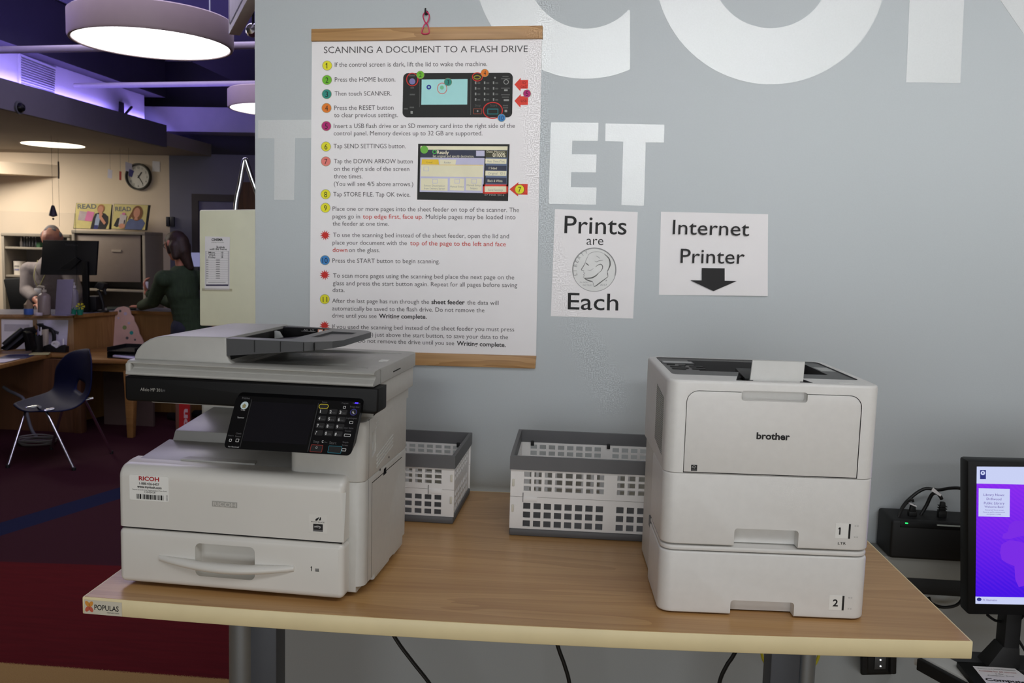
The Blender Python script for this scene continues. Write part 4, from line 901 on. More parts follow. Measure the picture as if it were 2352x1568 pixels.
# pink clip on a black hook
def gw(u, v, y): return A(u, v, y)
PINK = mat('pink_coated_wire', (206, 36, 92), .35)
cl = tag(MB().tube([gw(969, 76, -.016), gw(985, 76, -.016), gw(983, 58, -.016), gw(976, 50, -.014), gw(972, 36, -.012), gw(979, 27, -.010), gw(986, 36, -.012), gw(982, 50, -.014), gw(974, 58, -.016)], .0016, PINK, 8, 6, True).build('wire_clip'), 'pink wire clip gripping the top slat of the tall poster', 'clip')
hk = thing('wall_hook', 'small black hook on the wall above the pink clip', 'hook', A(979.5, 30, 0))
MB().lathe([(.006, 0), (.006, .002), (.003, .003)], BLACKM, 16, Matrix.Rotation(math.pi / 2, 4, 'X')).build('plate', hk)
MB().tube([(0, 0, 0), (0, -.010, 0), (0, -.016, -.004), (0, -.016, .004), (0, -.014, .008)], .0022, BLACKM, 8).build('hook_arm', hk)

# ------------------------------------------------------------------ two paper signs
def sheet(q, name, label, bulge=0.0):
    p = [A(u, v, -.0015) for u, v in q]; b = MB(); n = 10
    vs = []; fs = []
    for j in range(n + 1):
        for i in range(n + 1):
            a, c_ = i / n, j / n; pt = p[0].lerp(p[1], a).lerp(p[3].lerp(p[2], a), c_); pt.y -= bulge * c_ * c_ * (a ** 1.5); vs.append(pt)
    for j in range(n):
        for i in range(n): fs.append((j * (n + 1) + i, (j + 1) * (n + 1) + i, (j + 1) * (n + 1) + i + 1, j * (n + 1) + i + 1))
    m_ = len(vs); vs2 = [v + Vector((0, .0004, 0)) for v in vs]; b.raw(vs + vs2, fs + [tuple(m_ + k for k in f[::-1]) for f in fs], PAPER)
    return b, (lambda u, v, off=.0006: A(u, v, -.0015 - bulge * .75 - off))
b, F = sheet([(1274.5, 480), (1465, 486.7), (1454.3, 731.4), (1265, 726)], 'a', '')
b.text('Prints', F(1296, 535), F(1438.8, 538.6), 60 / 905, BLACKINK, bold=.004); b.text('are', F(1347, 562), F(1385.7, 562.8), 32 / 905, BLACKINK, bold=-.004); b.text('Each', F(1303.8, 710), F(1419.8, 712.8), 58 / 905, BLACKINK, bold=.004)
COINL = mat('coin_line', (142, 142, 142), .7); COIND = mat('coin_dark', (96, 96, 94), .7); COINF = mat('coin_face', (226, 226, 224), .7)
cu, cv, cr = 1365, 619, 50.7; n = 56
cpt = lambda r, a, o_=.0008: F(cu + r * math.cos(a), cv - r * math.sin(a), o_)
b.quad([cpt(cr, 2 * math.pi * i / n, .0004) for i in range(n)], COINF)
b.raw([cpt(cr, 2 * math.pi * i / n, .0007) for i in range(n)] + [cpt(cr - (2.6 if math.sin(2 * math.pi * i / n) > -.3 else 1.2), 2 * math.pi * i / n, .0007) for i in range(n)], [(i, (i + 1) % n, n + (i + 1) % n, n + i) for i in range(n)], COINL)
def stroke(pts, w, m, o_=.0009, smooth=5):
    P = [Vector((p[0], p[1], 0)) for p in pts]; Q = []
    for i in range(len(P) - 1):
        a, b0, c0, d0 = P[max(0, i - 1)], P[i], P[i + 1], P[min(len(P) - 1, i + 2)]
        for j in range(smooth): t_ = j / smooth; Q.append(.5 * ((2 * b0) + (c0 - a) * t_ + (2 * a - 5 * b0 + 4 * c0 - d0) * t_ * t_ + (3 * b0 - a - 3 * c0 + d0) * t_ ** 3))
    Q.append(P[-1]); vs = []
    for i, p in enumerate(Q):
        t_ = (Q[min(len(Q) - 1, i + 1)] - Q[max(0, i - 1)]); t_.normalize(); nn = Vector((-t_.y, t_.x, 0)); ww = w * (.35 + .65 * math.sin(math.pi * min(1, max(0, (i + .5) / len(Q)))))
        vs += [F(p.x + nn.x * ww / 2, p.y + nn.y * ww / 2, o_), F(p.x - nn.x * ww / 2, p.y - nn.y * ww / 2, o_)]
    b.raw(vs, [(2 * i, 2 * i + 1, 2 * i + 3, 2 * i + 2) for i in range(len(Q) - 1)], m)
px = lambda x, y: (1300 + x / 13.07, 560 + y / 13.07)
for pts, w, m in (([(650, 390), (610, 470), (575, 560)], 1.2, COINL), ([(570, 560), (540, 640), (490, 720), (462, 780), (540, 800)], 1.6, COIND), ([(540, 800), (530, 850), (560, 880), (530, 920), (545, 960), (520, 1000), (560, 1040)], 1.2, COINL),
                  ([(540, 1020), (640, 1030), (780, 1015), (900, 950), (980, 870)], 2.8, COIND), ([(560, 1040), (680, 1100), (800, 1130)], 2.6, COIND), ([(800, 1130), (820, 1200), (835, 1275)], 1.2, COINL), ([(835, 1275), (900, 1255), (1080, 1120), (1260, 985)], 2.2, COIND), ([(1260, 985), (1250, 900), (1240, 830)], 1.6, COIND),
                  ([(1240, 830), (1300, 700), (1325, 600), (1290, 440), (1150, 300)], 3.0, COIND), ([(1150, 300), (1000, 240), (800, 250), (680, 320), (650, 390)], 1.0, COINL), ([(890, 690), (950, 640), (1050, 610), (1100, 690), (1060, 800), (980, 870)], 1.8, COIND), ([(580, 560), (640, 610), (690, 650)], 2.2, COIND), ([(860, 510), (920, 540), (1000, 500), (1110, 490)], 1.4, COINL), ([(640, 780), (740, 790), (830, 730)], .9, COINL), ([(900, 360), (980, 400), (1010, 440)], 1.0, COINL)):
    stroke([px(*p) for p in pts], w, m)
for i, ch in enumerate('LIBERTY'):
    a = math.radians(194 - 13.2 * i * (1 if i < 2 else 1.0)); r = 40.5; p = (cu + r * math.cos(a), cv - r * math.sin(a)); tx, ty = math.sin(a), math.cos(a)
    up = F(cu + (r + 8) * math.cos(a), cv - (r + 8) * math.sin(a)) - F(*p)
    b.text(ch, F(p[0] - tx * 2.6, p[1] - ty * 2.6, .0009), F(p[0] + tx * 2.6, p[1] + ty * 2.6, .0009), 11.5 / 905, COINL, up=up, fit=(ch != 'I'))
b.text('IN GOD', F(1332, 649.5), F(1351, 649.5), 4.6 / 905, COINL); b.text('WE TRUST', F(1338, 656), F(1361, 656.5), 4.6 / 905, COINL); b.text('2017', F(1378, 656), F(1394, 656.5), 6.5 / 905, COINL); b.text('P', F(1391.5, 646), F(1394.5, 646), 5.5 / 905, COIND)
tag(b.build('paper_sign', smooth=False), 'portrait paper sign with a printed coin reading Prints are Each', 'sign', 'paper signs on the grey wall')
b, F = sheet([(1518, 486), (1764.3, 491.7), (1762.6, 679.5), (1513.3, 677)], 'b', '', .006)
b.text('Internet', F(1545, 537.4), F(1720.5, 541.7), 49 / 905, BLACKINK); b.text('Printer', F(1563, 603.6), F(1710, 605.8), 49 / 905, BLACKINK)
b.quad([F(*q) for q in [(1240 + x / 4.2, 460 + y / 4.2) for x, y in ((1562, 652), (1562, 772), (1448, 770), (1675, 875), (1900, 778), (1783, 775), (1783, 655))]], BLACKINK)
tag(b.build('paper_sign', smooth=False), 'landscape paper sign reading Internet Printer over a black down arrow', 'sign', 'paper signs on the grey wall')

# ------------------------------------------------------------------ computer place at the end of the table
DZ = 0.74
CHAR = mat('charcoal_laminate', (66, 67, 70), .5, var=.04); WHT = mat('white_steel', (210, 210, 206), .45, var=.02)
dk = thing('computer_desk', 'low charcoal computer desk with a white edge beyond the printing table', 'desk')
e0, e1 = Vector((1.805, -.325)), Vector((2.13, -.94)); dd = (e1 - e0).normalized(); dn = Vector((-dd.y, dd.x))
def dp(s_, t_): q = e0 + dd * s_ + dn * t_; return (q.x, q.y)
MB().prism([dp(0, .052), dp(.72, .052), (3.1, -.94), (3.1, -.325), dp(0, .06)], 'z', DZ - .03, DZ, CHAR, .002).build('desktop', dk)
MB().prism([dp(0, .0), dp(.72, .0), dp(.72, .0515), dp(0, .0515)], 'z', DZ - .03, DZ + .001, WHT, .002).build('white_edge', dk)
MB().prism([dp(0.02, -.013), dp(.72, -.013), dp(.72, -.0005), dp(0.02, -.0005)], 'z', DZ - .032, DZ - .004, BLACKM, .002).build('cable_channel', dk)
for s_ in (.06, .66): MB().prism([dp(s_, .06), dp(s_ + .05, .06), dp(s_ + .05, .11), dp(s_, .11)], 'z', 0, DZ - .03, WHT).build('leg', dk)
for y_ in (-.40, -.90): MB().box((2.95, y_, 0), (3.0, y_ + .05, DZ - .03), WHT).build('leg', dk)
tag(MB().box((1.64, -.105, .838), (2.75, 0, .892), mat('raceway_beige', (148, 148, 142), .55, var=.03), .003).build('wall_raceway'), 'beige cable raceway fixed along the wall under the black battery backup', 'raceway')
tag(MB().box((1.70, -.075, .785), (2.75, 0, .8375), BLACKM, .004).build('cable_tray'), 'black cable tray under the beige raceway', 'tray')
# battery backup with plugs
UZ = .892; uy = -.125
q0, q1 = A(2046, 1250, uy), A(2330, 1250, uy)
up = thing('battery_backup', 'black battery backup box with sockets standing on the beige raceway', 'battery backup', ((q0.x + q1.x) / 2, (uy) / 2 - .002, UZ))
hw = (q1.x - q0.x) / 2
ub_ = MB(); ub_.box((-hw, uy / 2 + .006, 0), (hw, -uy / 2 - .006, .1), BLACKM, .008, 3); ub_.build('case', up)
MB().hexa([(-hw + .02, uy / 2 + .004, .082), (hw - .02, uy / 2 + .004, .082), (hw - .02, uy / 2 + .014, .082), (-hw + .02, uy / 2 + .014, .082), (-hw + .02, uy / 2 + .006, .098), (hw - .02, uy / 2 + .006, .098), (hw - .02, uy / 2 + .03, .1008), (-hw + .02, uy / 2 + .03, .1008)], BLACKG, .002).build('socket_panel', up)
def uploc(u, v, y): return A(u, v, y) - up.location
pz = uploc(2083, 1201, uy); MB().box((pz.x - .003, uy / 2 + .0025, .0925), (pz.x + .003, uy / 2 + .006, .0945), emis('power_led_green', (40, 255, 110), 2.0)).build('power_light', up)
p0_, p1_ = uploc(2153, 1203, uy), uploc(2219, 1205, uy); MB().box((p0_.x, uy / 2 + .002, .0915), (p1_.x, uy / 2 + .0058, .0945), mat('light_strip_grey', (170, 176, 170), .4)).build('light_strip', up)
def plug(u, v0, v1, label, tagged):
    y = -.075; a = A(u, v0, y); t = thing('power_plug', label, 'plug', (a.x, y, UZ + .0985), 0, 'plugs in the battery backup')
    h = (A(u, v1, y) - a).z
    MB().box((-.0105, -.008, .001), (.0105, .008, h * .45), BLACKM, .003).build('plug_body', t)
    MB().hexa([(-.008, -.006, h * .42), (.008, -.006, h * .42), (.008, .006, h * .42), (-.008, .006, h * .42), (-.0055, -.005, h), (.0055, -.005, h), (.0055, .005, h), (-.0055, .005, h)], BLACKM, .002).build('strain_relief', t)
    return t, a, h
t, a, h = plug(2095, 1180, 1152, 'black plug with a small white tag at the corner of the battery backup', 1)
MB().hexa([(-.010, -.008, h + .001), (.007, -.008, h - .005), (.007, .002, h - .005), (-.010, .002, h + .001), (-.010, -.008, h + .004), (.007, -.008, h - .002), (.007, .002, h - .002), (-.010, .002, h + .004)], PAPER).build('paper_tag', t)
t, a, h = plug(2163, 1182, 1145, 'ribbed black plug whose cord carries the white paper tag', 2)
for k in range(3): MB().box((-.0095, -.009, h * (.42 + .15 * k)), (.0095, .009, h * (.47 + .15 * k)), BLACKM, .001).build('rib', t)
def cord(pts, r, label, m=CORD, grp='cables at the battery backup', name='mains_cable', cat='cable'): return tag(MB().tube(pts, r, m, 10, 8).build(name), label, cat, grp)
cord([A(2163, 1146, -.075), A(2160, 1140, -.075), A(2152, 1132, -.07), A(2140, 1136, -.065), A(2128, 1160, -.06), A(2114, 1183, -.06)], .0045, 'short black cable looping over from the tagged plug on the battery backup')
tg = tag(MB().hexa([A(2139, 1127, -.084), A(2143, 1119, -.084), A(2163, 1136, -.084), A(2160, 1140, -.084)] + [A(2139, 1127, -.08), A(2143, 1119, -.08), A(2163, 1136, -.08), A(2160, 1140, -.08)], PAPER).build('paper_tag', smooth=False), 'white paper tag wrapped round the cord above the battery backup', 'tag')
cord([A(2225, 1131, -.10), A(2205, 1121, -.09), A(2180, 1121, -.07), A(2155, 1125, -.05), A(2125, 1122, -.045), A(2095, 1140, -.05), A(2070, 1170, -.06), A(2050, 1230, -.07), A(2046, 1300, -.07)], .0042, 'black cable arching above the battery backup from behind the monitor')
cord([A(2097, 1152, -.075), A(2094, 1147, -.075), A(2080, 1158, -.07), A(2064, 1185, -.09), A(2052, 1240, -.10), A(2050, 1300, -.10)], .0035, 'black cable running down the side of the battery backup')
cord([A(2133, 1371, -.04), A(2140, 1385, -.05), A(2165, 1394, -.05), A(2195, 1390, -.05), A(2210, 1375, -.04), A(2208, 1362, -.03)], .004, 'black cable hanging in a loop under the cable tray', grp=None)
# monitor
MY = -.435
mo = thing('computer_monitor', 'black computer monitor with a violet login screen standing on the low desk', 'monitor', (0, 0, 0), 0)
q = [A(2222.5, 1412, MY), A(2640, 1420, MY), A(2640, 1068, MY), A(2222.5, 1057.5, MY)]; bk = Vector((0, .045, 0))
b = MB(); b.hexa(q + [p + bk for p in q], BLACKG, .006); b.build('bezel', mo)
def mscr(u, v, o_=.0): return A(u, v, MY - .0006 - o_)
def screenmat():
    m = bpy.data.materials.new('login_screen_glow'); m.use_nodes = True; nt = m.node_tree; N = nt.nodes; L = nt.links; N.remove(N['Principled BSDF'])
    tc = N.new('ShaderNodeTexCoord'); sp_ = N.new('ShaderNodeSeparateXYZ'); L.new(tc.outputs['Generated'], sp_.inputs[0])
    wv = N.new('ShaderNodeTexWave'); wv.inputs['Scale'].default_value = 14; wv.inputs['Distortion'].default_value = 3; mp = N.new('ShaderNodeMapping'); mp.inputs['Rotation'].default_value = (0, .9, 0); L.new(tc.outputs['Generated'], mp.inputs[0]); L.new(mp.outputs[0], wv.inputs[0])
    ad = N.new('ShaderNodeMath'); ad.operation = 'MULTIPLY_ADD'; ad.inputs[1].default_value = .12; L.new(wv.outputs['Fac'], ad.inputs[0]); L.new(sp_.outputs[2], ad.inputs[2])
    r = N.new('ShaderNodeValToRGB'); r.color_ramp.elements[0].color = (*lin((74, 24, 238)), 1); r.color_ramp.elements[1].color = (*lin((150, 50, 250)), 1); r.color_ramp.elements[0].position = .15; L.new(ad.outputs[0], r.inputs[0])
    e = N.new('ShaderNodeEmission'); e.inputs[1].default_value = 0.9; L.new(r.outputs[0], e.inputs[0]); L.new(e.outputs[0], N['Material Output'].inputs[0]); return m
s = MB(); s.quad([mscr(2240.5, 1386), mscr(2630, 1393), mscr(2630, 1074), mscr(2243.5, 1071)], screenmat())
WGL = emis('screen_white_glow', (206, 214, 250), .95); VIN = emis('screen_text_violet', (120, 96, 190), .7); VI2 = emis('screen_map_violet', (132, 50, 246), .85); NVY = emis('screen_navy', (60, 66, 150), .7)
def sq(u0, v0, u1, v1, m, o_): s.quad([mscr(u0, v1, o_), mscr(u1, v1, o_), mscr(u1, v0, o_), mscr(u0, v0, o_)], m)
s.quad([mscr(2243, 1110, .0002), mscr(2630, 1119, .0002), mscr(2630, 1074, .0002), mscr(2243.5, 1071, .0002)], WGL)
s.quad([mscr(2240.5, 1386, .0002), mscr(2630, 1393, .0002), mscr(2630, 1376, .0002), mscr(2240.5, 1369.5, .0002)], WGL)
s.quad([mscr(2247.5, 1185.5, .0002), mscr(2319, 1187, .0002), mscr(2319.5, 1122.5, .0002), mscr(2248, 1121, .0002)], WGL)
sq(2251, 1079, 2264.5, 1100, NVY, .0004); 
s.quad([mscr(2257.5 + 5 * math.cos(i * .4), 1086 + 5 * math.sin(i * .4), .0006) for i in range(16)], WGL); s.quad([mscr(2257.5 + 1.8 * math.cos(i * .6), 1085.5 + 1.8 * math.sin(i * .6), .0008) for i in range(10)], NVY)
for t_, u0, u1, v, z in (('Library News:', 2259, 2307, 1138.5, 8), ('Driftwood', 2266, 2300, 1148, 8), ('Public Library', 2260, 2307, 1157.5, 8), ('Welcome Back!', 2261, 2306, 1165.5, 7), ('Welcome back! We are now open.', 2262, 2306, 1172, 4), ('Please see staff for assistance with', 2258, 2308, 1177, 4), ('computers today.', 2266, 2300, 1181.5, 4)): s.text(t_, mscr(u0, v, .0004), mscr(u1, v + .6, .0004), z / 1050, VIN)
s.text('PC Reservation', mscr(2258, 1379.5, .0004), mscr(2290, 1380.2, .0004), 7 / 1050, VIN); s.quad([mscr(2249 + 5.5 * math.cos(i * .4), 1376 + 4 * math.sin(i * .4), .0004) for i in range(16)], NVY)
s.quad([mscr(u, v, .0003) for u, v in ((2297, 1268), (2300, 1250), (2318, 1240), (2340, 1243), (2362, 1250), (2380, 1275), (2366, 1300), (2352, 1345), (2340, 1348), (2332, 1330), (2330, 1300), (2312, 1292), (2301, 1285))], VI2)
s.quad([mscr(u, v, .0003) for u, v in ((2302, 1236), (2304, 1226), (2314, 1222), (2318, 1205), (2330, 1196), (2350, 1195), (2362, 1200), (2362, 1228), (2340, 1232), (2318, 1238))], VI2)
s.build('screen', mo, smooth=False)
nk = A(2324, 1420, MY + .04); nb = Z(2324, 1528, DZ); 
MB().box((nk.x - .016, MY + .03, DZ + .012), (nk.x + .018, MY + .075, 1.02), BLACKM, .004).build('stand_neck', mo)
MB().prism(rrect(nk.x - .03, nk.x + .16, MY + .02, MY + .10, .02), 'z', DZ + .001, DZ + .014, BLACKM, .003).build('stand_base', mo)
MB().hexa([(nk.x - .05, MY + .025, DZ + .012), (nk.x + .02, MY + .025, DZ + .012), (nk.x + .02, MY + .08, DZ + .012), (nk.x - .05, MY + .08, DZ + .012), (nk.x - .018, MY + .03, DZ + .06), (nk.x + .018, MY + .03, DZ + .06), (nk.x + .018, MY + .075, DZ + .06), (nk.x - .018, MY + .075, DZ + .06)], BLACKM, .002).build('stand_gusset', mo)
for i, (pts, l) in enumerate((([A(2268, 1412, MY + .03), A(2285, 1424, MY + .05), A(2305, 1430, MY + .06), A(2318, 1452, MY + .085), A(2312, 1475, MY + .085), A(2330, 1510, MY + .085), A(2350, 1530, MY + .085)], 'black cable drooping from the monitor to the front of its stand'), ([A(2352, 1412, MY + .04), A(2340, 1424, MY + .06), A(2322, 1432, MY + .085), A(2332, 1456, MY + .09), A(2346, 1480, MY + .09), A(2358, 1500, MY + .09)], 'thin black cable crossing behind the monitor stand'))):
    tag(MB().tube(pts, .003, CORD, 8).build('monitor_cable'), l, 'cable')
# framed notice lying in front of the monitor
nt_ = thing('notice_holder', 'black framed notice with a white card lying on the low desk before the monitor', 'sign holder')
NB = [Z(2197, 1518, DZ + .014), Z(2262, 1600, DZ + .014), Z(2470, 1640, DZ + .014), Z(2322, 1523, DZ + .014)]
def ncard(u, v, o_=.0006): return Z(u, v, DZ + .014 + o_)
MB().hexa([Vector((p.x, p.y, DZ + .001)) for p in NB] + NB, BLACKG, .002).build('frame', nt_)
b = MB(); b.quad([ncard(2234, 1529), ncard(2275, 1580), ncard(2420, 1600), ncard(2330, 1534)], PAPER)
for t_, u0, v0, u1, v1, z, m in (('Patrons and Guest Computers', 2247, 1535, 2333, 1540, 6, GREYINK), ('Available for 60 minutes', 2249, 1540.5, 2335, 1546, 7, mat('notice_red', (170, 60, 70), .6)), ('a day', 2287, 1547.5, 2306, 1548.5, 6, GREYINK), ('Computer Time', 2270, 1551, 2330, 1554, 6, GREYINK), ('Computer', 2266, 1562, 2370, 1570, 16, BLACKINK)): b.text(t_, ncard(u0, v0, .0012), ncard(u1, v1, .0012), z / 1000, m, up=ncard(u0 - 6, v0 - 12) - ncard(u0, v0), bold=.03 if z > 10 else 0)
b.build('card', nt_, smooth=False)
# power box under the table
pb = thing('power_outlet_box', 'black power box with two lit dots on the wall under the table', 'outlet')
MB().hexa([A(1976, 1550, -.1), A(2052, 1548, -.1), A(2060, 1440, -.1), A(1974, 1440, -.1), A(1976, 1550, -.002), A(2052, 1548, -.002), A(2060, 1440, -.002), A(1974, 1440, -.002)], BLACKM, .006).build('case', pb)
for u in (1985, 2050): MB().tube([A(u, 1544, -.104), A(u + 2, 1440, -.104)], .009, BLACKM, 10, 0).build('side_rail', pb)
MB().hexa([A(2008, 1537, -.106), A(2034, 1536, -.106), A(2036, 1500, -.106), A(2010, 1500, -.106), A(2008, 1537, -.1), A(2034, 1536, -.1), A(2036, 1500, -.1), A(2010, 1500, -.1)], DARKGREY, .001).build('switch', pb)
for v in (1515, 1529.5): MB().sphere(A(2022.5, v, -.1065), .0022, emis('switch_dot_white', (255, 255, 255), 1.2), None, 10).build('lit_dot', pb)
# cables hanging below the table
def hang(pts, r, l, m=CORD): tag(MB().tube(pts, r, m, 10, 8).build('hanging_cable'), l, 'cable', 'cables under the table')
ZT = TH - .031
def hp_(u, y): p = A(u, 1400, y); return p
def top_(u, v, y): p = A(u, v, y); p.z = ZT; return p
hang([top_(790, 1165, -.2), A(838, 1340, -.2), A(905, 1460, -.2), A(945, 1516, -.2), A(987, 1570, -.2), A(1030, 1640, -.19), Vector((.93, -.12, 0.15)), Vector((1.0, -.10, .006))], .0052, 'slanting black cable under the middle of the table, first from the silver column')
hang([top_(1238, 1165, -.2), A(1262, 1400, -.2), A(1281, 1482, -.2), A(1296, 1525, -.2), A(1308, 1570, -.2), A(1318, 1660, -.2), Vector((1.14, -.16, .006))], .0052, 'steep black cable under the middle of the table, second from the silver column')
hang([top_(1745, 1170, -.2), A(1716, 1420, -.2), A(1690, 1494, -.2), A(1668, 1530, -.2), A(1652, 1570, -.2), A(1640, 1660, -.2), Vector((1.30, -.14, .006))], .0052, 'black cable curving down beside the slate table leg')
YC = mat('yellow_cable', (202, 192, 40), .5)
hang([top_(1744, 1160, -.12), A(1745, 1420, -.12), A(1749, 1494, -.12), A(1757, 1522, -.12), A(1776, 1545, -.12), A(1815, 1560, -.12), A(1860, 1538, -.12), A(1882, 1500, -.12), A(1890, 1420, -.12), top_(1895, 1160, -.12)], .0038, 'thin yellow cable looping behind the slate table leg', YC)

# ------------------------------------------------------------------ projecting sign above the wall edge
sg = thing('hanging_sign', 'white sign panel with a black border line hanging above the wall edge', 'sign')
s0, s1 = A(588, 9, .17), A(525, 41, .80); zz = (s0.z + s1.z) / 2; s0.z = s1.z = zz; s0 = s0 + (s0 - s1).normalized() * .05
upv = Vector((0, 0, .42)); dv = (s0 - s1).normalized(); nv = Vector((dv.y, -dv.x, 0)).normalized()
if nv.dot(CAM - s0) < 0: nv = -nv
MB().hexa([s1, s0, s0 - nv * .04, s1 - nv * .04, s1 + upv, s0 + upv, s0 - nv * .04 + upv, s1 - nv * .04 + upv], mat('sign_white', (226, 224, 218), .5), .003).build('panel', sg)
def sgp(s_, z_, o_=.001): return s1 + dv * s_ + Vector((0, 0, z_)) + nv * o_
Ls = (s0 - s1).length
o = MB(); po_ = rrect(.03, Ls - .03, .022, .40, .03, 5); pi_ = rrect(.037, Ls - .037, .029, .393, .024, 5); k = len(po_)
o.raw([sgp(a, z_) for a, z_ in po_] + [sgp(a, z_) for a, z_ in pi_], [(i, (i + 1) % k, k + (i + 1) % k, k + i) for i in range(k)], BLACKINK); o.build('border_line', sg, smooth=False)
for s_ in (.1, Ls - .1): a = sgp(s_, .42, -.02); MB().tube([a, Vector((a.x, a.y, CZ))], .004, STEEL, 8).build('rod', sg)
kb = tag(MB().lathe([(0, -.03), (.018, -.024), (.026, -.008), (.026, .008), (.018, .024), (0, .03)], CHROME, 24, Matrix.Translation(A(581, 70, 1.0)) @ Matrix.Rotation(math.pi / 2, 4, 'X')).build('chrome_ball'), 'small chrome ball peeping past the wall edge beside the big lamp', 'fitting')
a = A(581, 70, 1.0)
MB().tube([a, Vector((a.x, 1.0, CZ))], .005, DARKC, 8).build('rod', kb)
# ------------------------------------------------------------------ library staff area beyond the wall
def HB(b, q, dvec, m, bev=0.0):
    """solid from a quad q (4 points) pushed back along dvec"""
    dvec = Vector(dvec); return b.hexa(list(q) + [p + dvec for p in q], m, bev)
YF = 6.6
# bookcases along the far wall
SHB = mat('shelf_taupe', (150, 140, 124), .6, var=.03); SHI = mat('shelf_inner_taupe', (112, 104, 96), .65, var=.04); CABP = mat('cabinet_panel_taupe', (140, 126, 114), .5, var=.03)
def bookcase(u0, u1, vt, ys, label, shelves, back, name):
    a, b_ = A(u0, vt, ys), A(u1, vt, ys); w = b_.x - a.x; h = a.z
    t = thing(name, label, 'bookcase', (a.x, ys, 0)); th = .03; dpt = YF - .005 - ys
    MB().box((0, 0, 0), (th, dpt, h - th), SHB, .003).build('side_panel', t); MB().box((w - th, 0, 0), (w, dpt, h - th), SHB, .003).build('side_panel', t)
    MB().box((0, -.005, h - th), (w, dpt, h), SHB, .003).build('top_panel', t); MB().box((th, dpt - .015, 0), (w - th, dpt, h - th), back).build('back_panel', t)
    for v in shelves: z = A((u0 + u1) / 2, v, ys).z; MB().box((th, .01, z - .022), (w - th, dpt - .015, z), SHB, .002).build('shelf', t)
    return t, a.x, w, h
YS = 6.22
bc, bx0, bw_, bh_ = bookcase(2, 160, 534, YS, 'taupe open bookcase with bottles behind the man at the counter', (568, 633, 720), SHI, 'bookcase')
cb, cx0, cw_, ch_ = bookcase(164, 333, 528, YS, 'taupe cabinet with two READ posters standing on it', (664, 740), SHI, 'storage_cabinet')
q = [A(171, 646, YS + .02), A(322, 648, YS + .02), A(322, 540, YS + .02), A(171, 538, YS + .02)]
HB(MB(), q, (0, .02, 0), CABP, .003).build('front_panel', cb, M=Matrix.Translation(-cb.location))
HB(MB(), [A(256, 578, YS + .012), A(278, 578.5, YS + .012), A(278, 573.5, YS + .012), A(256, 573, YS + .012)], (0, .008, 0), mat('cabinet_label', (168, 156, 140), .5)).build('label_plate', cb, M=Matrix.Translation(-cb.location))
def P(x, y, z): return Vector((x, y, z))
# READ posters
def read_poster(q, label, who):
    q = [A(u, v, YS + .10) for u, v in q]; t = thing('read_poster', label, 'poster', group='READ posters on the cabinet')
    b = MB(); HB(b, q, (0, .012, 0), BLACKM, .001); b.build('backing_board', t)
    b = MB(); e0, e1 = (q[1] - q[0]), (q[3] - q[0])
    f = lambda a, c, o_=.001: q[0] + e0 * a + e1 * c - Vector((0, o_, 0))
    pol = lambda pts, m, o_: b.quad([f(a, c, o_) for a, c in pts], m)
    ell = lambda ca, cc, ra, rc, m, o_: pol([(ca + ra * math.cos(.35 * i), cc + rc * math.sin(.35 * i)) for i in range(18)], m, o_)
    pol([(.01, .02), (.95, .02), (.95, .99), (.01, .99)], mat('poster_yellow', (204, 190, 124), .6, var=.06), .001)
    sk = mat('poster_skin', (196, 138, 112), .7); 
    if who == 0:
        b.text('READ', f(.06, .78, .002), f(.56, .80, .002), .065, mat('poster_text_slate', (96, 100, 110), .7), bold=.02)
        pol([(.10, .34), (.30, .32), (.34, .66), (.12, .70)], mat('poster_mauve', (176, 160, 164), .7, var=.1), .002); pol([(.28, .32), (.48, .30), (.52, .66), (.33, .70)], mat('poster_pink', (206, 116, 160), .7), .003)
        pol([(.46, .0), (.86, .0), (.92, .25), (.90, .50), (.80, .62), (.66, .66), (.54, .60), (.50, .40)], mat('poster_black', (34, 32, 36), .7), .003)
        pol([(.56, .02), (.66, .02), (.70, .56), (.60, .60), (.57, .40)], mat('poster_denim_light', (150, 164, 190), .7), .004); pol([(.55, .0), (.66, .0), (.66, .16), (.56, .16)], mat('poster_navy', (44, 48, 110), .7), .0045)
        ell(.68, .80, .095, .17, mat('poster_hair_tan', (166, 112, 70), .7), .004); ell(.675, .76, .075, .14, sk, .005); pol([(.66, .56), (.72, .52), (.86, .26), (.82, .18), (.72, .34), (.66, .46)], sk, .0055); ell(.70, .58, .05, .07, sk, .006)
    else:
        b.text('READ', f(.06, .72, .002), f(.50, .74, .002), .06, mat('poster_text_slate', (96, 100, 110), .7), bold=.02)
        pol([(.06, .14), (.16, .08), (.28, .20), (.26, .48), (.14, .44)], mat('poster_black', (34, 32, 36), .7), .002)
        pol([(.38, .02), (.86, .02), (.93, .28), (.84, .44), (.66, .42), (.50, .44), (.42, .30)], mat('poster_denim', (86, 96, 134), .7, var=.1), .003); pol([(.44, .36), (.56, .56), (.52, .70), (.46, .50)], mat('poster_hair_brown', (120, 78, 44), .7), .0032)
        ell(.68, .66, .155, .30, mat('poster_hair_brown', (120, 78, 44), .7), .004); ell(.67, .68, .09, .20, sk, .005); pol([(.62, .40), (.72, .40), (.70, .54), (.64, .54)], sk, .0052)
        pol([(.20, .16), (.38, .14), (.40, .56), (.22, .60)], mat('poster_book_grey', (190, 178, 178), .7), .006); ell(.30, .14, .09, .10, sk, .0065); ell(.31, .62, .05, .05, mat('poster_pink', (206, 116, 160), .7), .0062); pol([(.34, .22), (.37, .22), (.37, .40), (.34, .36)], mat('poster_black', (34, 32, 36), .7), .0066)
    b.build('print', t, smooth=False)
read_poster([(168, 525), (254, 527), (258, 470), (175, 466)], 'READ poster of a person in a black jacket beside a pink block', 0)
read_poster([(255, 526), (337, 529), (345, 471), (262, 468)], 'READ poster of a long-haired person in denim holding a book', 1)
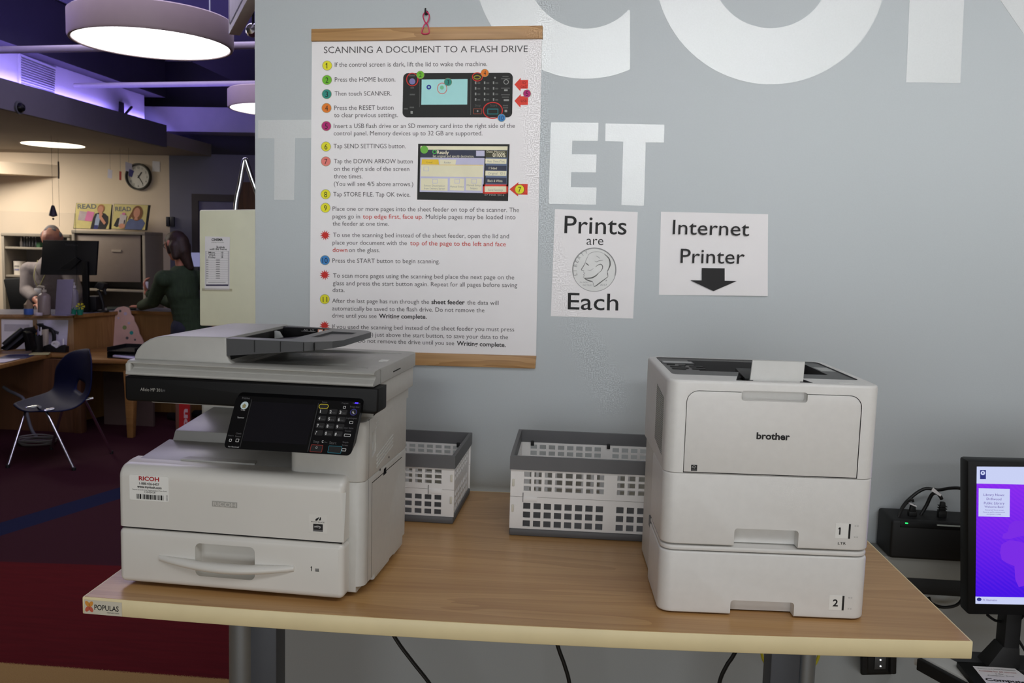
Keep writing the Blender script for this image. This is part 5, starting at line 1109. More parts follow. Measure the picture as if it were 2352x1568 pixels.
# glass bottles and tub in the bookcase
GLS = clear('bottle_glass', (.92, .94, .95), .12)
zs = A(80, 568, YS).z
for i, (u, h) in enumerate(((49, .085), (56, .10), (62, .09), (68, .10), (75, .10), (82, .10))):
    x = A(u, 560, YS + .12).x; t = thing('glass_bottle', 'clear glass bottle in the row on the upper bookcase shelf', 'bottle', (x, YS + .12, zs), 0, 'clear bottles on the bookcase')
    MB().lathe([(.012, 0), (.014, .004), (.014, h * .55), (.006, h * .75), (.006, h)], GLS if i else mat('bottle_white', (220, 214, 204), .3), 14).build('body', t); MB().lathe([(.007, h - .001), (.007, h + .012), (0, h + .012)], mat('bottle_cap_grey', (170, 160, 150), .4), 12).build('cap', t)
x = A(90, 560, YS + .1).x; tag(MB().box((x - .02, YS + .08, zs), (x + .02, YS + .14, zs + .05), mat('green_box', (90, 140, 96), .6), .004).build('small_box'), 'small green box next to the clear bottles in the bookcase', 'box')
za = A(36, 633, YS).z; xa, xb = A(25, 620, YS + .06).x, A(49, 620, YS + .06).x; h = .145
t = thing('storage_tub', 'white labelled tub on the middle shelf of the bookcase', 'tub', ((xa + xb) / 2, YS + .12, za)); r = (xb - xa) / 2
MB().lathe([(r * .9, 0), (r * .95, .004), (r, h * .94), (r * 1.02, h * .95), (r * 1.02, h), (0, h)], mat('tub_white', (226, 216, 200), .45), 28).build('body', t)
b = MB(); 
for k, zz in enumerate((.095, .085, .062, .052)): b.raw([((r * .99) * math.sin(a_), -(r * .99) * math.cos(a_), zz + dz_) for dz_ in (0, .006) for a_ in (-.5, -.25, 0, .25, .5)], [(i, i + 1, i + 6, i + 5) for i in range(4)], GREYINK if k < 2 else mat('ink_blue', (90, 96, 150), .7))
b.build('label_print', t, smooth=False)

# wall clock
c = A(316.5, 405.5, YF - .03); rad = (A(346.5, 406, YF - .03) - c).length * .98
ck = thing('wall_clock', 'round black-rimmed wall clock on the beige wall above the READ posters', 'clock', (c.x, YF, c.z))
Mx = Matrix.Rotation(math.pi / 2, 4, 'X')
MB().lathe([(rad * .86, .0), (rad * .86, .03), (rad * .90, .042), (rad * .97, .042), (rad, .03), (rad, 0)], mat('clock_rim', (40, 38, 34), .4), 48, Mx).build('rim', ck)
fc = MB(); fc.lathe([(rad * .87, .012), (0, .012)], mat('clock_face', (204, 200, 192), .5), 48, Mx)
for i in range(12):
    a = math.radians(30 * i); n_ = str(i if i else 12); px_, pz_ = rad * .68 * math.sin(a), rad * .68 * math.cos(a)
    fc.text(n_, (px_ - .010, -.0128, pz_ - .010), (px_ + .010, -.0128, pz_ - .010), .03, BLACKINK, fit=len(n_) == 2)
fc.build('dial', ck, smooth=False)
def handm(ang, l, w, nm, k): 
    a = math.radians(ang); d_ = Vector((math.sin(a), 0, math.cos(a))); s_ = Vector((d_.z, 0, -d_.x)) * w; o_ = Vector((0, -.014 - k * .002, 0)); HB(MB(), [o_ - d_ * .015 - s_, o_ - d_ * .015 + s_, o_ + d_ * l + s_, o_ + d_ * l - s_], (0, .001, 0), BLACKINK).build(nm, ck)
handm(148, rad * .62, .004, 'minute_hand', 0); handm(35, rad * .42, .005, 'hour_hand', 1)
# paper bits hanging on threads in front of the wall
def hanging_paper(q, m, label, y, extra=None):
    P4 = [A(u, v, y) for u, v in q]; o = HB(MB(), P4, (0, .002, 0), m)
    if extra: 
        for q2, m2 in extra: HB(o, [A(u, v, y - .004) for u, v in q2], (0, .003, 0), m2)
    o = tag(o.build('paper_ornament', smooth=False), label, 'decoration', 'paper ornaments on threads')
    tp = (P4[2] + P4[3]) / 2; MB().tube([tp, Vector((tp.x, y, 2.48))], .0012, mat('thread_grey', (120, 112, 104), .7), 6, 0).build('thread', o)
VIO = mat('ornament_violet', (66, 62, 130), .6); PLV = mat('ornament_pale', (190, 186, 206), .6); RD = mat('ornament_red', (168, 44, 44), .6)
hanging_paper([(247, 408), (257, 410), (258, 391), (248, 388)], PLV, 'pale paper ornament left hanging before the beige wall, farthest from the clock', 6.0)
hanging_paper([(274, 413), (278.5, 414), (279, 394), (274, 393)], RD, 'thin red paper ornament hanging near the clock', 6.0)
hanging_paper([(288, 392), (304, 396), (303, 376), (288, 371)], PLV, 'white and violet paper ornament hanging in front of the clock rim', 5.9, [([(295, 403), (303, 407), (308, 392), (297, 388)], VIO)])
tag(HB(MB(), [A(349.5, 393.5, YF - .004), A(367, 394.5, YF - .004), A(367, 371, YF - .004), A(350, 369.5, YF - .004)], (0, .003, 0), PAPER).build('paper_note', smooth=False), 'white paper note pinned on the beige wall beside the clock', 'note')
# cone weight hanging on a thread
p = A(122, 495, 5.0); h = .085; t = thing('hanging_cone', 'small dark cone hanging on a thread above the man', 'decoration', p)
MB().lathe([(0, -.012), (.014, -.008), (.034, 0), (.028, .03), (.012, h), (0, h + .006)], mat('cone_slate', (62, 56, 74), .5, var=.2), 20).build('cone', t); MB().tube([(0, 0, h), (0, 0, 2.48 - p.z)], .0012, mat('thread_grey', (120, 112, 104)), 6, 0).build('thread', t); MB().sphere((0, 0, -.028), .009, BLACKM, None, 10).build('bead', t)
p = A(134, 352, 5.3); tag(MB().tube([A(134, 371, 5.3), A(135, 394, 5.3), A(134.5, 410, 5.3)], .007, mat('cord_brown', (96, 80, 66), .6), 8).tube([Vector((p.x, 5.3, 2.48)), A(134, 371, 5.3)], .0015, mat('thread_grey', (120, 112, 104)), 6, 0).tube([A(134.5, 410, 5.3), A(137, 520, 5.3)], .0012, mat('thread_grey', (120, 112, 104)), 6, 0).build('hanging_string'), 'knotted brown string hanging from the soffit near the cone', 'string')

# slate wall: door with dark frame, small fittings, pale screen
DRF = mat('door_frame_dark', (56, 50, 54), .6)
dq = [A(443, 472, YF), A(600, 480, YF)]; x0, x1 = dq[0].x, -1.2; zt_d = A(443, 461, YF).z
struct(MB().box((x0, YF - .03, 0), (x0 + .07, YF, zt_d), DRF).box((x0, YF - .03, zt_d), (x1, YF, zt_d + .07), DRF).build('door_1', smooth=False))
o = MB().box((x0 + .07, YF - .012, 0), (x1 - .05, YF, zt_d), mat('door_slate_violet', (100, 98, 124), .6)).build('door_leaf', bpy.data.objects['door_1'], smooth=False)
for u0, u1, l in ((384, 391, 'narrow dark fitting on the slate wall above the woman, nearer the beige wall'), (393.5, 402, 'narrow dark fitting on the slate wall above the woman, nearer the door')):
    a = A(u0, 520, YF); b_ = A(u1, 498, YF); tag(MB().box((a.x, YF - .03, a.z), (b_.x, YF, b_.z), mat('fitting_dark', (40, 40, 50), .5), .004).build('wall_fitting'), l, 'fitting', 'fittings on the slate wall')
t = thing('white_display', 'pale screen glowing beyond the woman by the cream panel', 'screen')
HB(MB(), [A(437, 612, 6.2), A(470, 612, 6.2), A(470, 580, 6.2), A(437, 580, 6.2)], (0, .03, 0), emis('pale_screen_glow', (168, 168, 214), .5), .002).build('screen', t)
a = A(452, 612, 6.215); MB().box((a.x - .02, 6.2, 0), (a.x + .02, 6.23, a.z), DARKGREY).build('stand', t)
tag(HB(MB(), [A(545, 560, 6.2), A(600, 560, 6.2), A(600, 418, 6.2), A(545, 418, 6.2)], (0, .25, 0), wood('dark_wood_case', (60, 40, 22), (92, 62, 34), 'Z')).box((A(545, 560, 6.2).x, 6.2, 0), (A(600, 560, 6.2).x, 6.45, A(560, 560, 6.2).z), wood('dark_wood_case', (60, 40, 22), (92, 62, 34))).build('tall_case'), 'tall dark wooden case behind the chrome arch', 'cabinet')

# service counter: maple front with a slate top, in three runs
CT = .955
cpts = [Vector((-5.2, 4.22)), Vector((-3.48, 5.03)), Vector((-3.32, 5.62)), Vector((-2.25, 5.70))]
cpb = [Vector((-5.2, 4.86)), Vector((-3.80, 5.50)), Vector((-3.50, 6.05)), Vector((-2.25, 6.05))]
ct = thing('service_counter', 'maple-fronted library service counter where the two people stand', 'counter')
CTOP = mat('counter_top_slate', (92, 92, 110), .4, var=.05)
for i in range(3):
    a, b_ = cpts[i], cpts[i + 1]; c_, d_ = cpb[i + 1], cpb[i]; n_ = (b_ - a).normalized(); n_ = Vector((n_.y, -n_.x)) * .02
    q = [Vector((*(a), 0)), Vector((*(b_), 0)), Vector((*(b_ - n_), 0)), Vector((*(a - n_), 0))]
    MB().hexa(q + [p + Vector((0, 0, CT - .03)) for p in q], COUNTERW).build('front_panel', ct, smooth=False)
    MB().prism([tuple(a + n_), tuple(b_ + n_), tuple(c_), tuple(d_)], 'z', CT - .006, CT, CTOP).build('worktop', ct, smooth=False)
    q = [Vector((*(a + n_ * 1.2), CT - .032)), Vector((*(b_ + n_ * 1.2), CT - .032)), Vector((*(b_ - n_), CT - .032)), Vector((*(a - n_), CT - .032))]
    MB().hexa(q + [p + Vector((0, 0, .031)) for p in q], DESKW, .002).build('edge_trim', ct)
# staff desk in front of the counter, with a return and a leg
DT = .645
sd = thing('staff_desk', 'maple L-shaped desk before the service counter, with phone and papers on it', 'desk')
dpoly = [Z(-150, 862, DT), Z(0, 838, DT), Z(60, 824, DT), Z(120, 812, DT), Z(168, 812.5, DT), Z(205, 825, DT), Z(303, 827, DT)]
dpoly = [(p.x, p.y) for p in dpoly] + [(-2.72, 5.63), (-3.27, 5.59), (-3.44, 4.99), (-5.2, 4.18)]
MB().prism(dpoly, 'z', DT - .032, DT, DESKW, .004, 2).build('desktop', sd)
DPN = wood('desk_panel_shaded', (84, 54, 32), (104, 68, 42), 'Z', 4.0, .5)  # desk wood darkened: shade below the desk put into its colour
MB().box((-4.4, 4.62, 0), (-3.24, 4.65, DT - .032), DPN).build('modesty_panel', sd)
MB().box((-3.24, 4.60, 0), (-3.17, 4.68, DT - .032), DPN, .003).build('leg', sd)
MB().box((-3.2, 5.0, 0), (-2.75, 5.03, DT - .032), mat('recess_brown', (84, 66, 60), .7)).build('back_panel', sd)
lx = A(300, 900, 4.55)
MB().hexa([(lx.x - .026, 4.53, 0), (lx.x + .022, 4.53, 0), (lx.x + .022, 4.58, 0), (lx.x - .026, 4.58, 0), (lx.x - .045, 4.52, DT - .09), (lx.x + .045, 4.52, DT - .09), (lx.x + .045, 4.60, DT - .09), (lx.x - .045, 4.60, DT - .09)], DESKW, .003).build('leg', sd)
MB().box((-3.10, 4.58, DT - .11), (lx.x + .045, 4.605, DT - .032), DESKW, .002).build('apron', sd)
# red notice box under the desk end
rb = thing('red_notice_board', 'red notice with white letters standing on the carpet behind the copier', 'sign'); yb = 4.9
q = [A(404, 1035, yb), A(437, 1035, yb), A(437, 930, yb), A(404, 930, yb)]; zb = q[0].z
MB().box((q[0].x, yb, 0), (q[1].x, yb + .03, q[3].z + .2), mat('notice_wood', (120, 84, 66), .6), .003).build('backing', rb)
HB(MB(), [A(411, 1035, yb - .001), A(436, 1035, yb - .001), A(436, 925, yb - .001), A(411, 925, yb - .001)], (0, .0008, 0), mat('notice_red_panel', (178, 26, 26), .6)).build('panel', rb)
b = MB(); b.text('on', A(430.5, 987, yb - .002), A(430.5, 939, yb - .002), 18 * .0036, mat('notice_letter', (206, 170, 170), .6), up=(-1, 0, 0), bold=.04, fit=True); b.build('lettering', rb, smooth=False)

# blue shell chair
ch = thing('shell_chair', 'navy blue plastic shell chair with chrome legs pulled up to the staff desk', 'chair')
NAVY = mat('navy_plastic', (17, 22, 54), .6, var=.06, spec=.15)
def cpn(u, v, y): return A(u, v, y)
sl = [cpn(28, 928, 3.62), cpn(100, 944, 3.50), cpn(160, 936, 3.66), cpn(110, 920, 4.02)]
# shell: loft of cross-sections running from seat front, through the bend, up the back
secs = [((28, 926, 3.72), (92, 942, 3.50)), ((60, 915, 3.86), (118, 944, 3.52)), ((100, 904, 3.98), (150, 942, 3.56)), ((124, 894, 4.04), (178, 934, 3.62)), ((124, 872, 4.06), (200, 914, 3.66)), ((126, 850, 4.06), (208, 890, 3.68)), ((130, 838, 4.05), (209, 860, 3.68)), ((144, 820, 4.02), (209, 834, 3.70)), ((160, 808, 4.0), (207, 814, 3.72)), ((178, 803, 3.97), (202, 805, 3.78))]
b = MB(); n = 10; vs = []
for js, (l, r) in enumerate(secs):
    pa, pb_ = A(*l), A(*r); dip = Vector((-.02, .0, -.028)) if js < 4 else Vector((.035, .01, .0 if js < 8 else .012))
    for k in range(n + 1):
        t_ = k / n; vs.append(pa.lerp(pb_, t_) + dip * math.sin(math.pi * t_))
m_ = n + 1; rows_ = len(secs)
skip = {(4, 5), (4, 6), (4, 7)}
fs = [(j * m_ + k, j * m_ + k + 1, (j + 1) * m_ + k + 1, (j + 1) * m_ + k) for j in range(rows_ - 1) for k in range(n) if (j, k) not in skip]
b.raw(vs, fs, NAVY); so = b.build('seat_shell', ch, sharp=180)
md = so.modifiers.new('s', 'SUBSURF'); md.levels = md.render_levels = 2; md = so.modifiers.new('t', 'SOLIDIFY'); md.thickness = .009; md.offset = -1
for a_, e_ in (((104, 944, 3.55), (170, 1078)), ((194, 920, 3.72), (256, 1040)), ((62, 938, 3.70), (18, 1072)), ((146, 934, 3.98), (118, 1030))):
    top_ = A(*a_); ft = Z(*e_, 0.006); 
    kn = top_.lerp(ft, .12) + Vector((0, 0, .012)); MB().tube([top_ + Vector((.05 if e_[0] > 100 else .07, .03, .015)), top_, kn, ft], .0105, CHROME, 12, 4).build('leg', ch); MB().lathe([(.013, 0), (.014, .02), (.011, .024)], BLACKM, 14, Matrix.Translation((ft.x, ft.y, 0))).build('foot_cap', ch)
MB().tube([A(68, 940, 3.56) + Vector((.06, .03, .015)), A(62, 938, 3.70) + Vector((.06, .03, .015))], .009, CHROME, 10, 0).build('cross_bar', ch)
# cable bundle and power bar under the desk
tag(MB().tube([A(8, 888, 4.45), A(22, 898, 4.44), A(40, 906, 4.42), A(55, 918, 4.40), A(62, 950, 4.38), A(72, 985, 4.36), A(84, 1004, 4.34)], .013, mat('cable_sleeve_grey', (90, 92, 98), .5), 10).build('cable_sleeve'), 'grey cable sleeve hanging from under the staff desk behind the chair', 'cable')
b = MB(); ctr = Z(86, 1014, 0.02)
for k in range(4):
    pts = [(ctr.x + (.13 + .01 * k) * math.cos(1.05 * i + k), ctr.y + (.10 + .02 * (k % 2)) * math.sin(1.05 * i + k), .012 + .012 * k + .006 * math.sin(3 * i)) for i in range(6)]; b.tube(pts, .006, mat('cable_grey', (112, 108, 104), .5), 8, 6, True)
tag(b.build('cable_coil'), 'coil of grey cables on the carpet under the staff desk', 'cable')

# things on the staff desk
def on(u, v, z=DT): p = Z(u, v, z); return p
def cpanel(u, v): # point on the counter front nearest the pixel (left run)
    n3 = Vector(((cpts[1] - cpts[0]).y, -(cpts[1] - cpts[0]).x, 0)).normalized(); return PL(u, v, Vector((*cpts[1], 0)) + n3 * .004, n3)
def pinned(q, m, label, grp, deco=None):
    P4 = [cpanel(u, v) for u, v in q]; n3 = (P4[1] - P4[0]).cross(P4[3] - P4[0]).normalized(); b = MB(); HB(b, P4, -n3 * .002, m)
    if deco:
        for qq, mm in deco: b.quad([cpanel(u, v) + n3 * .003 for u, v in qq], mm)
    tag(b.build('pinned_paper', smooth=False), label, 'paper', grp)
pinned([(4, 803), (76, 800), (75, 735), (3, 733)], PAPER, 'pale paper pinned on the counter front behind the phone', 'papers on the counter front', [([(10, 760), (68, 760), (68, 745), (10, 744)], mat('print_pale_grey', (196, 192, 196), .7))])
pinned([(92, 798), (153, 800), (157, 735), (85, 734)], mat('paper_lavender', (210, 206, 224), .7), 'pale paper with dark marks pinned on the counter front above the tape dispenser', 'papers on the counter front', [([(90, 760), (104, 762), (100, 742), (87, 742)], mat('print_dark', (70, 70, 78), .7)), ([(104, 758), (134, 768), (136, 762), (106, 750)], mat('print_dark', (70, 70, 78), .7))])
# desk phone on a slanted stand
t = thing('desk_phone', 'black desk phone tilted on its stand on the staff desk', 'phone'); pb_ = on(30, 814); 
q = [A(-2, 800, pb_.y - .10), A(14, 806, pb_.y - .10), A(66, 764, pb_.y + .05), A(56, 752, pb_.y + .05)]
MB().hexa(q + [p + Vector((.0, .13, .0)) for p in q], BLACKG, .008).build('body', t)
q = [A(52, 760, pb_.y + .0), A(62, 766, pb_.y + .0), A(72, 805, pb_.y + .02), A(58, 806, pb_.y + .02)]
MB().hexa(q + [p + Vector((0, .08, 0)) for p in q], BLACKG, .004).build('stand', t)
MB().tube([A(8, 792, pb_.y - .10), A(26, 776, pb_.y - .06), A(50, 756, pb_.y + .02)], .020, BLACKM, 12).build('handset', t)
def cyl_thing(name, label, cat, u, v, z, wpx, hpx, m, grp=None, prof=None):
    p = Z(u, v, z); d_ = (p - CAM).length; r = wpx * d_ / FPX / 2; h_ = hpx * d_ / FPX
    t = thing(name, label, cat, p, 0, grp); MB().lathe(prof(r, h_) if prof else [(r * .95, 0), (r, .004), (r, h_), (r * .9, h_), (r * .9, .008), (0, .008)], m, 24).build('body', t); return t, r, h_, p
t, r, h_, p = cyl_thing('pen_cup', 'black pen cup with pens on the staff desk', 'cup', 86, 810, DT, 21, 36, BLACKM)
for k, (dx, dy, mm) in enumerate(((-.4, .2, mat('pen_green', (40, 120, 80), .4)), (.2, -.1, mat('pen_violet', (110, 104, 150), .4)), (.4, .3, PAPER), (-.1, -.4, BLACKG))): MB().tube([(dx * r, dy * r, .012), (dx * r * 1.5, dy * r * 1.5, h_ * (1.25 + .1 * k))], .0045, mm, 8, 0).build('pen', t)
p = on(101, 807); d_ = (p - CAM).length / FPX
t = thing('card_holder', 'cream upright card holder next to the pen cup', 'holder', p); MB().hexa([(-6 * d_, -.02, 0), (6 * d_, -.02, 0), (6 * d_, .03, 0), (-6 * d_, .03, 0), (-6 * d_, .0, 44 * d_), (7 * d_, .0, 46 * d_), (7 * d_, .03, 46 * d_), (-6 * d_, .03, 44 * d_)], mat('card_cream', (196, 186, 166), .6), .002).build('body', t)
p = on(126, 808); t = thing('tape_dispenser', 'black tape dispenser with a white roll on the staff desk', 'dispenser', p)
MB().prism([(-22 * d_, 0), (26 * d_, 0), (27 * d_, 12 * d_), (18 * d_, 15 * d_), (6 * d_, 8 * d_), (-8 * d_, 16 * d_), (-20 * d_, 12 * d_)], 'y', -.03, .03, BLACKM, .004).build('base', t)
MB().lathe([(8 * d_, -.012), (8 * d_, .012), (4 * d_, .012), (4 * d_, -.012), (8 * d_, -.012)], PAPER, 20, Matrix.Translation((2 * d_, 0, 15 * d_)) @ Matrix.Rotation(math.pi / 2, 4, 'X')).build('tape_roll', t)
p = on(120, 804.3); t = thing('desk_lamp_stand', 'dark gooseneck stand leaning over the tape dispenser', 'stand', p)
MB().lathe([(.03, 0), (.03, .01), (.01, .016)], BLACKM, 20).build('base', t); MB().tube([(0, 0, .01), (.02, 0, .10), (.005, 0, .17), (-.07, 0, .20), (-.13, 0, .225)], .016, BLACKM, 10).build('neck', t)
p = on(146, 808); t = thing('hand_gel_bottle', 'tiny clear bottle with white top beside the tape dispenser', 'bottle', p); MB().lathe([(.014, 0), (.015, .05), (.006, .06)], BLACKG, 14).build('body', t); MB().lathe([(.007, .06), (.008, .10), (.004, .115), (0, .115)], PAPER, 12).build('cap', t)
def flat(q, z, m, name, label, cat, grp=None, th=.0025): P4 = [Z(u, v, z + .0004) for u, v in q]; return tag(HB(MB(), P4, (0, 0, th), m).build(name, smooth=False), label, cat, grp)
flat([(-20, 828), (60, 823), (92, 811), (20, 814)], DT, mat('blotter_navy', (40, 44, 92), .6), 'desk_blotter', 'navy blotter lying on the staff desk in front of the phone', 'blotter')
flat([(66, 815), (112, 814), (116, 810.5), (74, 811)], DT + .003, mat('notepad_yellow', (214, 208, 150), .6), 'notepad', 'yellow notepad on the staff desk by the blotter', 'notepad', None, .006)
flat([(-25, 834), (12, 832), (46, 824), (-10, 824)], DT + .003, mat('paper_lilac', (206, 202, 222), .7), 'loose_papers', 'loose pale papers at the front edge of the staff desk', 'paper')
# letter tray with papers
p0 = Z(246, 822, DT); t = thing('letter_tray', 'black two-tier letter tray holding papers on the desk return', 'tray', p0)
k_ = (p0 - CAM).length / FPX; w = 62 * k_
for zz in (0.002, 14 * k_):
    MB().box((0, 0, zz), (w, .30, zz + .006), BLACKM).build('shelf', t); MB().box((0, .294, zz), (w, .30, zz + .035), BLACKM).build('back_lip', t)
    for x in (0, w - .006): MB().box((x, 0, zz), (x + .006, .30, zz + (.05 if zz < .02 else .035)), BLACKM).build('side_lip', t)
tag(MB().hexa([p0 + Vector(q_) for q_ in ((w * .2, .0, .010), (w * 1.02, -.06, .0095), (w * 1.02, .24, .010), (w * .2, .27, .010), (w * .2, .0, .026), (w * 1.02, -.06, .016), (w * 1.02, .24, .026), (w * .2, .27, .026))], mat('paper_lilac', (206, 202, 222), .7), .001).build('paper_stack'), 'stack of pale papers curling out of the letter tray', 'paper')
# map-shaped board leaning on the counter
mpx = [(258, 800), (258, 730), (261, 714), (270, 706), (284, 703), (296, 707), (300, 716), (301, 722), (307, 727), (309, 738), (314, 746), (318, 755), (320, 766), (326, 776), (330, 786), (324, 798), (316, 806), (300, 808)]
n3 = Vector((.05, -1, .10)).normalized(); ob = Vector((-3.0, 5.52, .82)) + n3 * .02
poly = [PL(u, v, ob, n3) for u, v in mpx]; k = len(poly); MAPC = mat('map_pink', (214, 176, 160), .6, var=.08, scale=8)
t = thing('coast_map_board', 'pinkish coast-shaped map board leaning on the counter behind the letter tray', 'board')
MB().raw(poly + [p - n3 * .012 for p in poly], [tuple(range(k)), tuple(range(2 * k - 1, k - 1, -1))] + [(i, (i + 1) % k, k + (i + 1) % k, k + i) for i in range(k)], MAPC).build('board', t, smooth=False)
b = MB()
for u, v, r_, m in ((276, 714, 3, GREYINK), (288, 720, 4, mat('map_lilac', (190, 176, 196), .6)), (286, 752, 5, mat('map_green', (130, 150, 90), .6)), (302, 764, 4.5, mat('map_teal', (40, 150, 140), .6)), (292, 776, 3.5, GREYINK), (296, 742, 3, mat('map_lilac', (190, 176, 196), .6)), (272, 730, 2.5, mat('map_lilac', (190, 176, 196), .6)), (310, 780, 2.5, GREYINK)):
    b.quad([PL(u + r_ * math.cos(.7 * i), v + r_ * math.sin(.7 * i), ob + n3 * .002, n3) for i in range(9)], m)
b.build('map_print', t, smooth=False)

# things on the service counter
def cpos(u, v): return Z(u, v, CT)
p = cpos(196, 722); yM = p.y + .26
t = thing('staff_monitor', 'black monitor seen from behind on the service counter, hiding the man', 'monitor')
q = [A(92, 631, yM), A(219, 632, yM), A(224, 553, yM), A(98, 551, yM)]
HB(MB(), q, (0, .03, .0), BLACKM, .005).build('housing', t)
b = MB(); b.text('ThinVision', A(149, 564, yM - .001), A(178, 565, yM - .001), .03, DARKGREY); b.build('back_lettering', t, smooth=False)
HB(MB(), [A(134, 618, yM - .035), A(160, 620, yM - .035), A(184, 598, yM - .035), A(172, 590, yM - .035)], (0, .036, 0), BLACKG, .006).build('mount_arm', t)
a0 = A(196, 632, yM - .02); MB().box((a0.x - .025, yM - .035, CT), (a0.x + .03, yM - .001, A(196, 600, yM).z), BLACKG, .006).build('post', t)
MB().box((a0.x - .07, yM - .02, CT), (a0.x + .06, yM + .10, CT + .012), BLACKG, .004).build('base', t)
# white-capped pump bottles, sanitiser, cups
def bottle(u, v, wpx, hpx, m, label, pump, grp, capm=PAPER):
    p = cpos(u, v); d_ = (p - CAM).length / FPX; r = wpx * d_ / 2; h_ = hpx * d_; t = thing('pump_bottle' if pump else 'bottle', label, 'bottle', p, 0, grp)
    MB().lathe([(r * .95, 0), (r, .006), (r, h_ * .62), (r * .8, h_ * .70), (r * .35, h_ * .76), (r * .35, h_ * .80)], m, 24).build('body', t)
    MB().lathe([(r * .45, h_ * .79), (r * .45, h_ * .87), (r * .15, h_ * .88), (r * .15, h_ * .95)], capm, 16).build('pump_collar', t)
    MB().tube([(r * .15, 0, h_ * .96), (-r * .9, 0, h_ * .97), (-r * 1.1, 0, h_ * .92)], r * .2, capm, 8, 3).build('pump_nozzle', t)
bottle(102, 722, 24, 58, mat('bottle_taupe', (150, 136, 130), .35), 'taupe pump bottle on the counter in front of the man', True, 'pump bottles on the counter', mat('pump_cream', (190, 182, 164), .4))
bottle(172, 716, 15, 62, mat('bottle_grey_label', (170, 164, 176), .35), 'slim pump bottle with a white top at the foot of the staff monitor', True, 'pump bottles on the counter')
t, r, h_, p = cyl_thing('blue_jar', 'small jar with a bright blue band at the end of the counter', 'jar', 66, 722, CT, 18, 12, mat('jar_blue', (70, 110, 190), .4)); MB().lathe([(r * .9, h_), (r * .95, h_ * 1.7), (r * .5, h_ * 2.1), (r * .2, h_ * 2.5), (0, h_ * 2.5)], mat('jar_tan', (150, 130, 106), .5), 20).build('lid', t)
t, r, h_, p = cyl_thing('pale_dish', 'low pale dish on the counter between the jar and the taupe bottle', 'dish', 88, 724, CT, 17, 5, mat('dish_lilac', (206, 196, 206), .4))
p = cpos(147, 724); yv = p.y; t = thing('sign_holder', 'tall lavender-grey upright panel on the counter below the staff monitor', 'panel')
LVG = mat('panel_lavender', (150, 144, 168), .35, var=.03)
HB(MB(), [A(126, 722, yv), A(162, 722, yv), A(168, 641, yv), A(131, 642, yv)], (0, .012, 0), LVG, .002).build('panel', t); a = A(144, 723, yv); MB().box((a.x - .07, yv - .05, CT), (a.x + .07, yv + .06, CT + .008), LVG).build('foot', t)
# pinwheel flowers in green pots
for i, (u, l) in enumerate(((168, 'green sprout pot on the counter, nearer the lavender panel'), (184, 'green pot with yellow paper flower on the counter'))):
    p = cpos(u, 723); d_ = (p - CAM).length / FPX; t = thing('flower_pot', l, 'pot', p, 0, 'green flower pots on the counter'); gm = mat('pot_teal_green', (30, 130, 104), .5)
    MB().lathe([(5 * d_, 0), (7 * d_, 11 * d_), (6 * d_, 11 * d_), (5 * d_, 9 * d_), (0, 9 * d_)], gm, 18).build('pot', t)
    b = MB()
    for k in range(6): a = k * 1.05; b.hexa([(0, 0, 9 * d_), (.002, 0, 9 * d_), (.002, .002, 9 * d_), (0, .002, 9 * d_)] + [(6 * d_ * math.cos(a) + q_[0], 6 * d_ * math.sin(a) + q_[1], 15 * d_) for q_ in ((0, 0), (.008, 0), (.008, .006), (0, .006))], gm)
    b.build('leaves', t)
    if i:
        b = MB(); ym = mat('flower_yellow', (206, 196, 50), .5)
        for k in range(6): a = k * 1.05; b.hexa([(2 * d_ + 2 * d_ * math.cos(a), -.01, 18 * d_ + 2 * d_ * math.sin(a)), (2 * d_ + 10 * d_ * math.cos(a - .3), -.01, 18 * d_ + 7 * d_ * math.sin(a - .3)), (2 * d_ + 10 * d_ * math.cos(a + .3), -.01, 18 * d_ + 7 * d_ * math.sin(a + .3)), (2 * d_ + 4 * d_ * math.cos(a + .3), -.01, 18 * d_ + 3 * d_ * math.sin(a + .3))] + [(2 * d_ + 2 * d_ * math.cos(a), -.006, 18 * d_ + 2 * d_ * math.sin(a)), (2 * d_ + 10 * d_ * math.cos(a - .3), -.004, 18 * d_ + 7 * d_ * math.sin(a - .3)), (2 * d_ + 10 * d_ * math.cos(a + .3), -.004, 18 * d_ + 7 * d_ * math.sin(a + .3)), (2 * d_ + 4 * d_ * math.cos(a + .3), -.006, 18 * d_ + 3 * d_ * math.sin(a + .3))], ym)
        b.build('flower', t, smooth=False); MB().tube([(0, 0, 9 * d_), (2 * d_, -.006, 18 * d_)], .004, gm, 8, 0).build('stem', t)
# barcode scanner on a stand, card terminal
p = cpos(238, 716); ysc = p.y; t = thing('barcode_scanner', 'black handheld scanner resting in a curved stand on the counter', 'scanner')
a = A(237, 716, ysc); MB().lathe([(.05, 0), (.05, .01), (.012, .018)], BLACKM, 24, Matrix.Translation((a.x, ysc, CT))).build('base', t)
MB().tube([Vector((a.x, ysc, CT + .012)), A(237, 700, ysc), A(232, 682, ysc), A(226, 666, ysc)], .013, BLACKM, 12).build('stand_neck', t)
HB(MB(), [A(214, 660, ysc - .04), A(234, 668, ysc - .04), A(240, 652, ysc - .04), A(224, 646, ysc - .04)], (0, .08, 0), BLACKM, .012).build('head', t)
MB().tube([A(236, 656, ysc), A(243, 676, ysc)], [.018, .012], BLACKM, 10, 0).build('grip', t)
p = cpos(208, 718); t = thing('card_terminal', 'black box with a grey top beside the scanner on the counter', 'terminal')
HB(MB(), [A(196, 712, p.y + .1), A(221, 712, p.y + .1), A(220, 682, p.y + .1), A(199, 682, p.y + .1)], (0, .12, 0), BLACKM, .004).build('body', t); a, b2 = A(199, 682, p.y + .1), A(220, 682, p.y + .1); MB().box((a.x, p.y + .1, a.z), (b2.x, p.y + .22, a.z + .008), DARKGREY, .002).build('top', t)
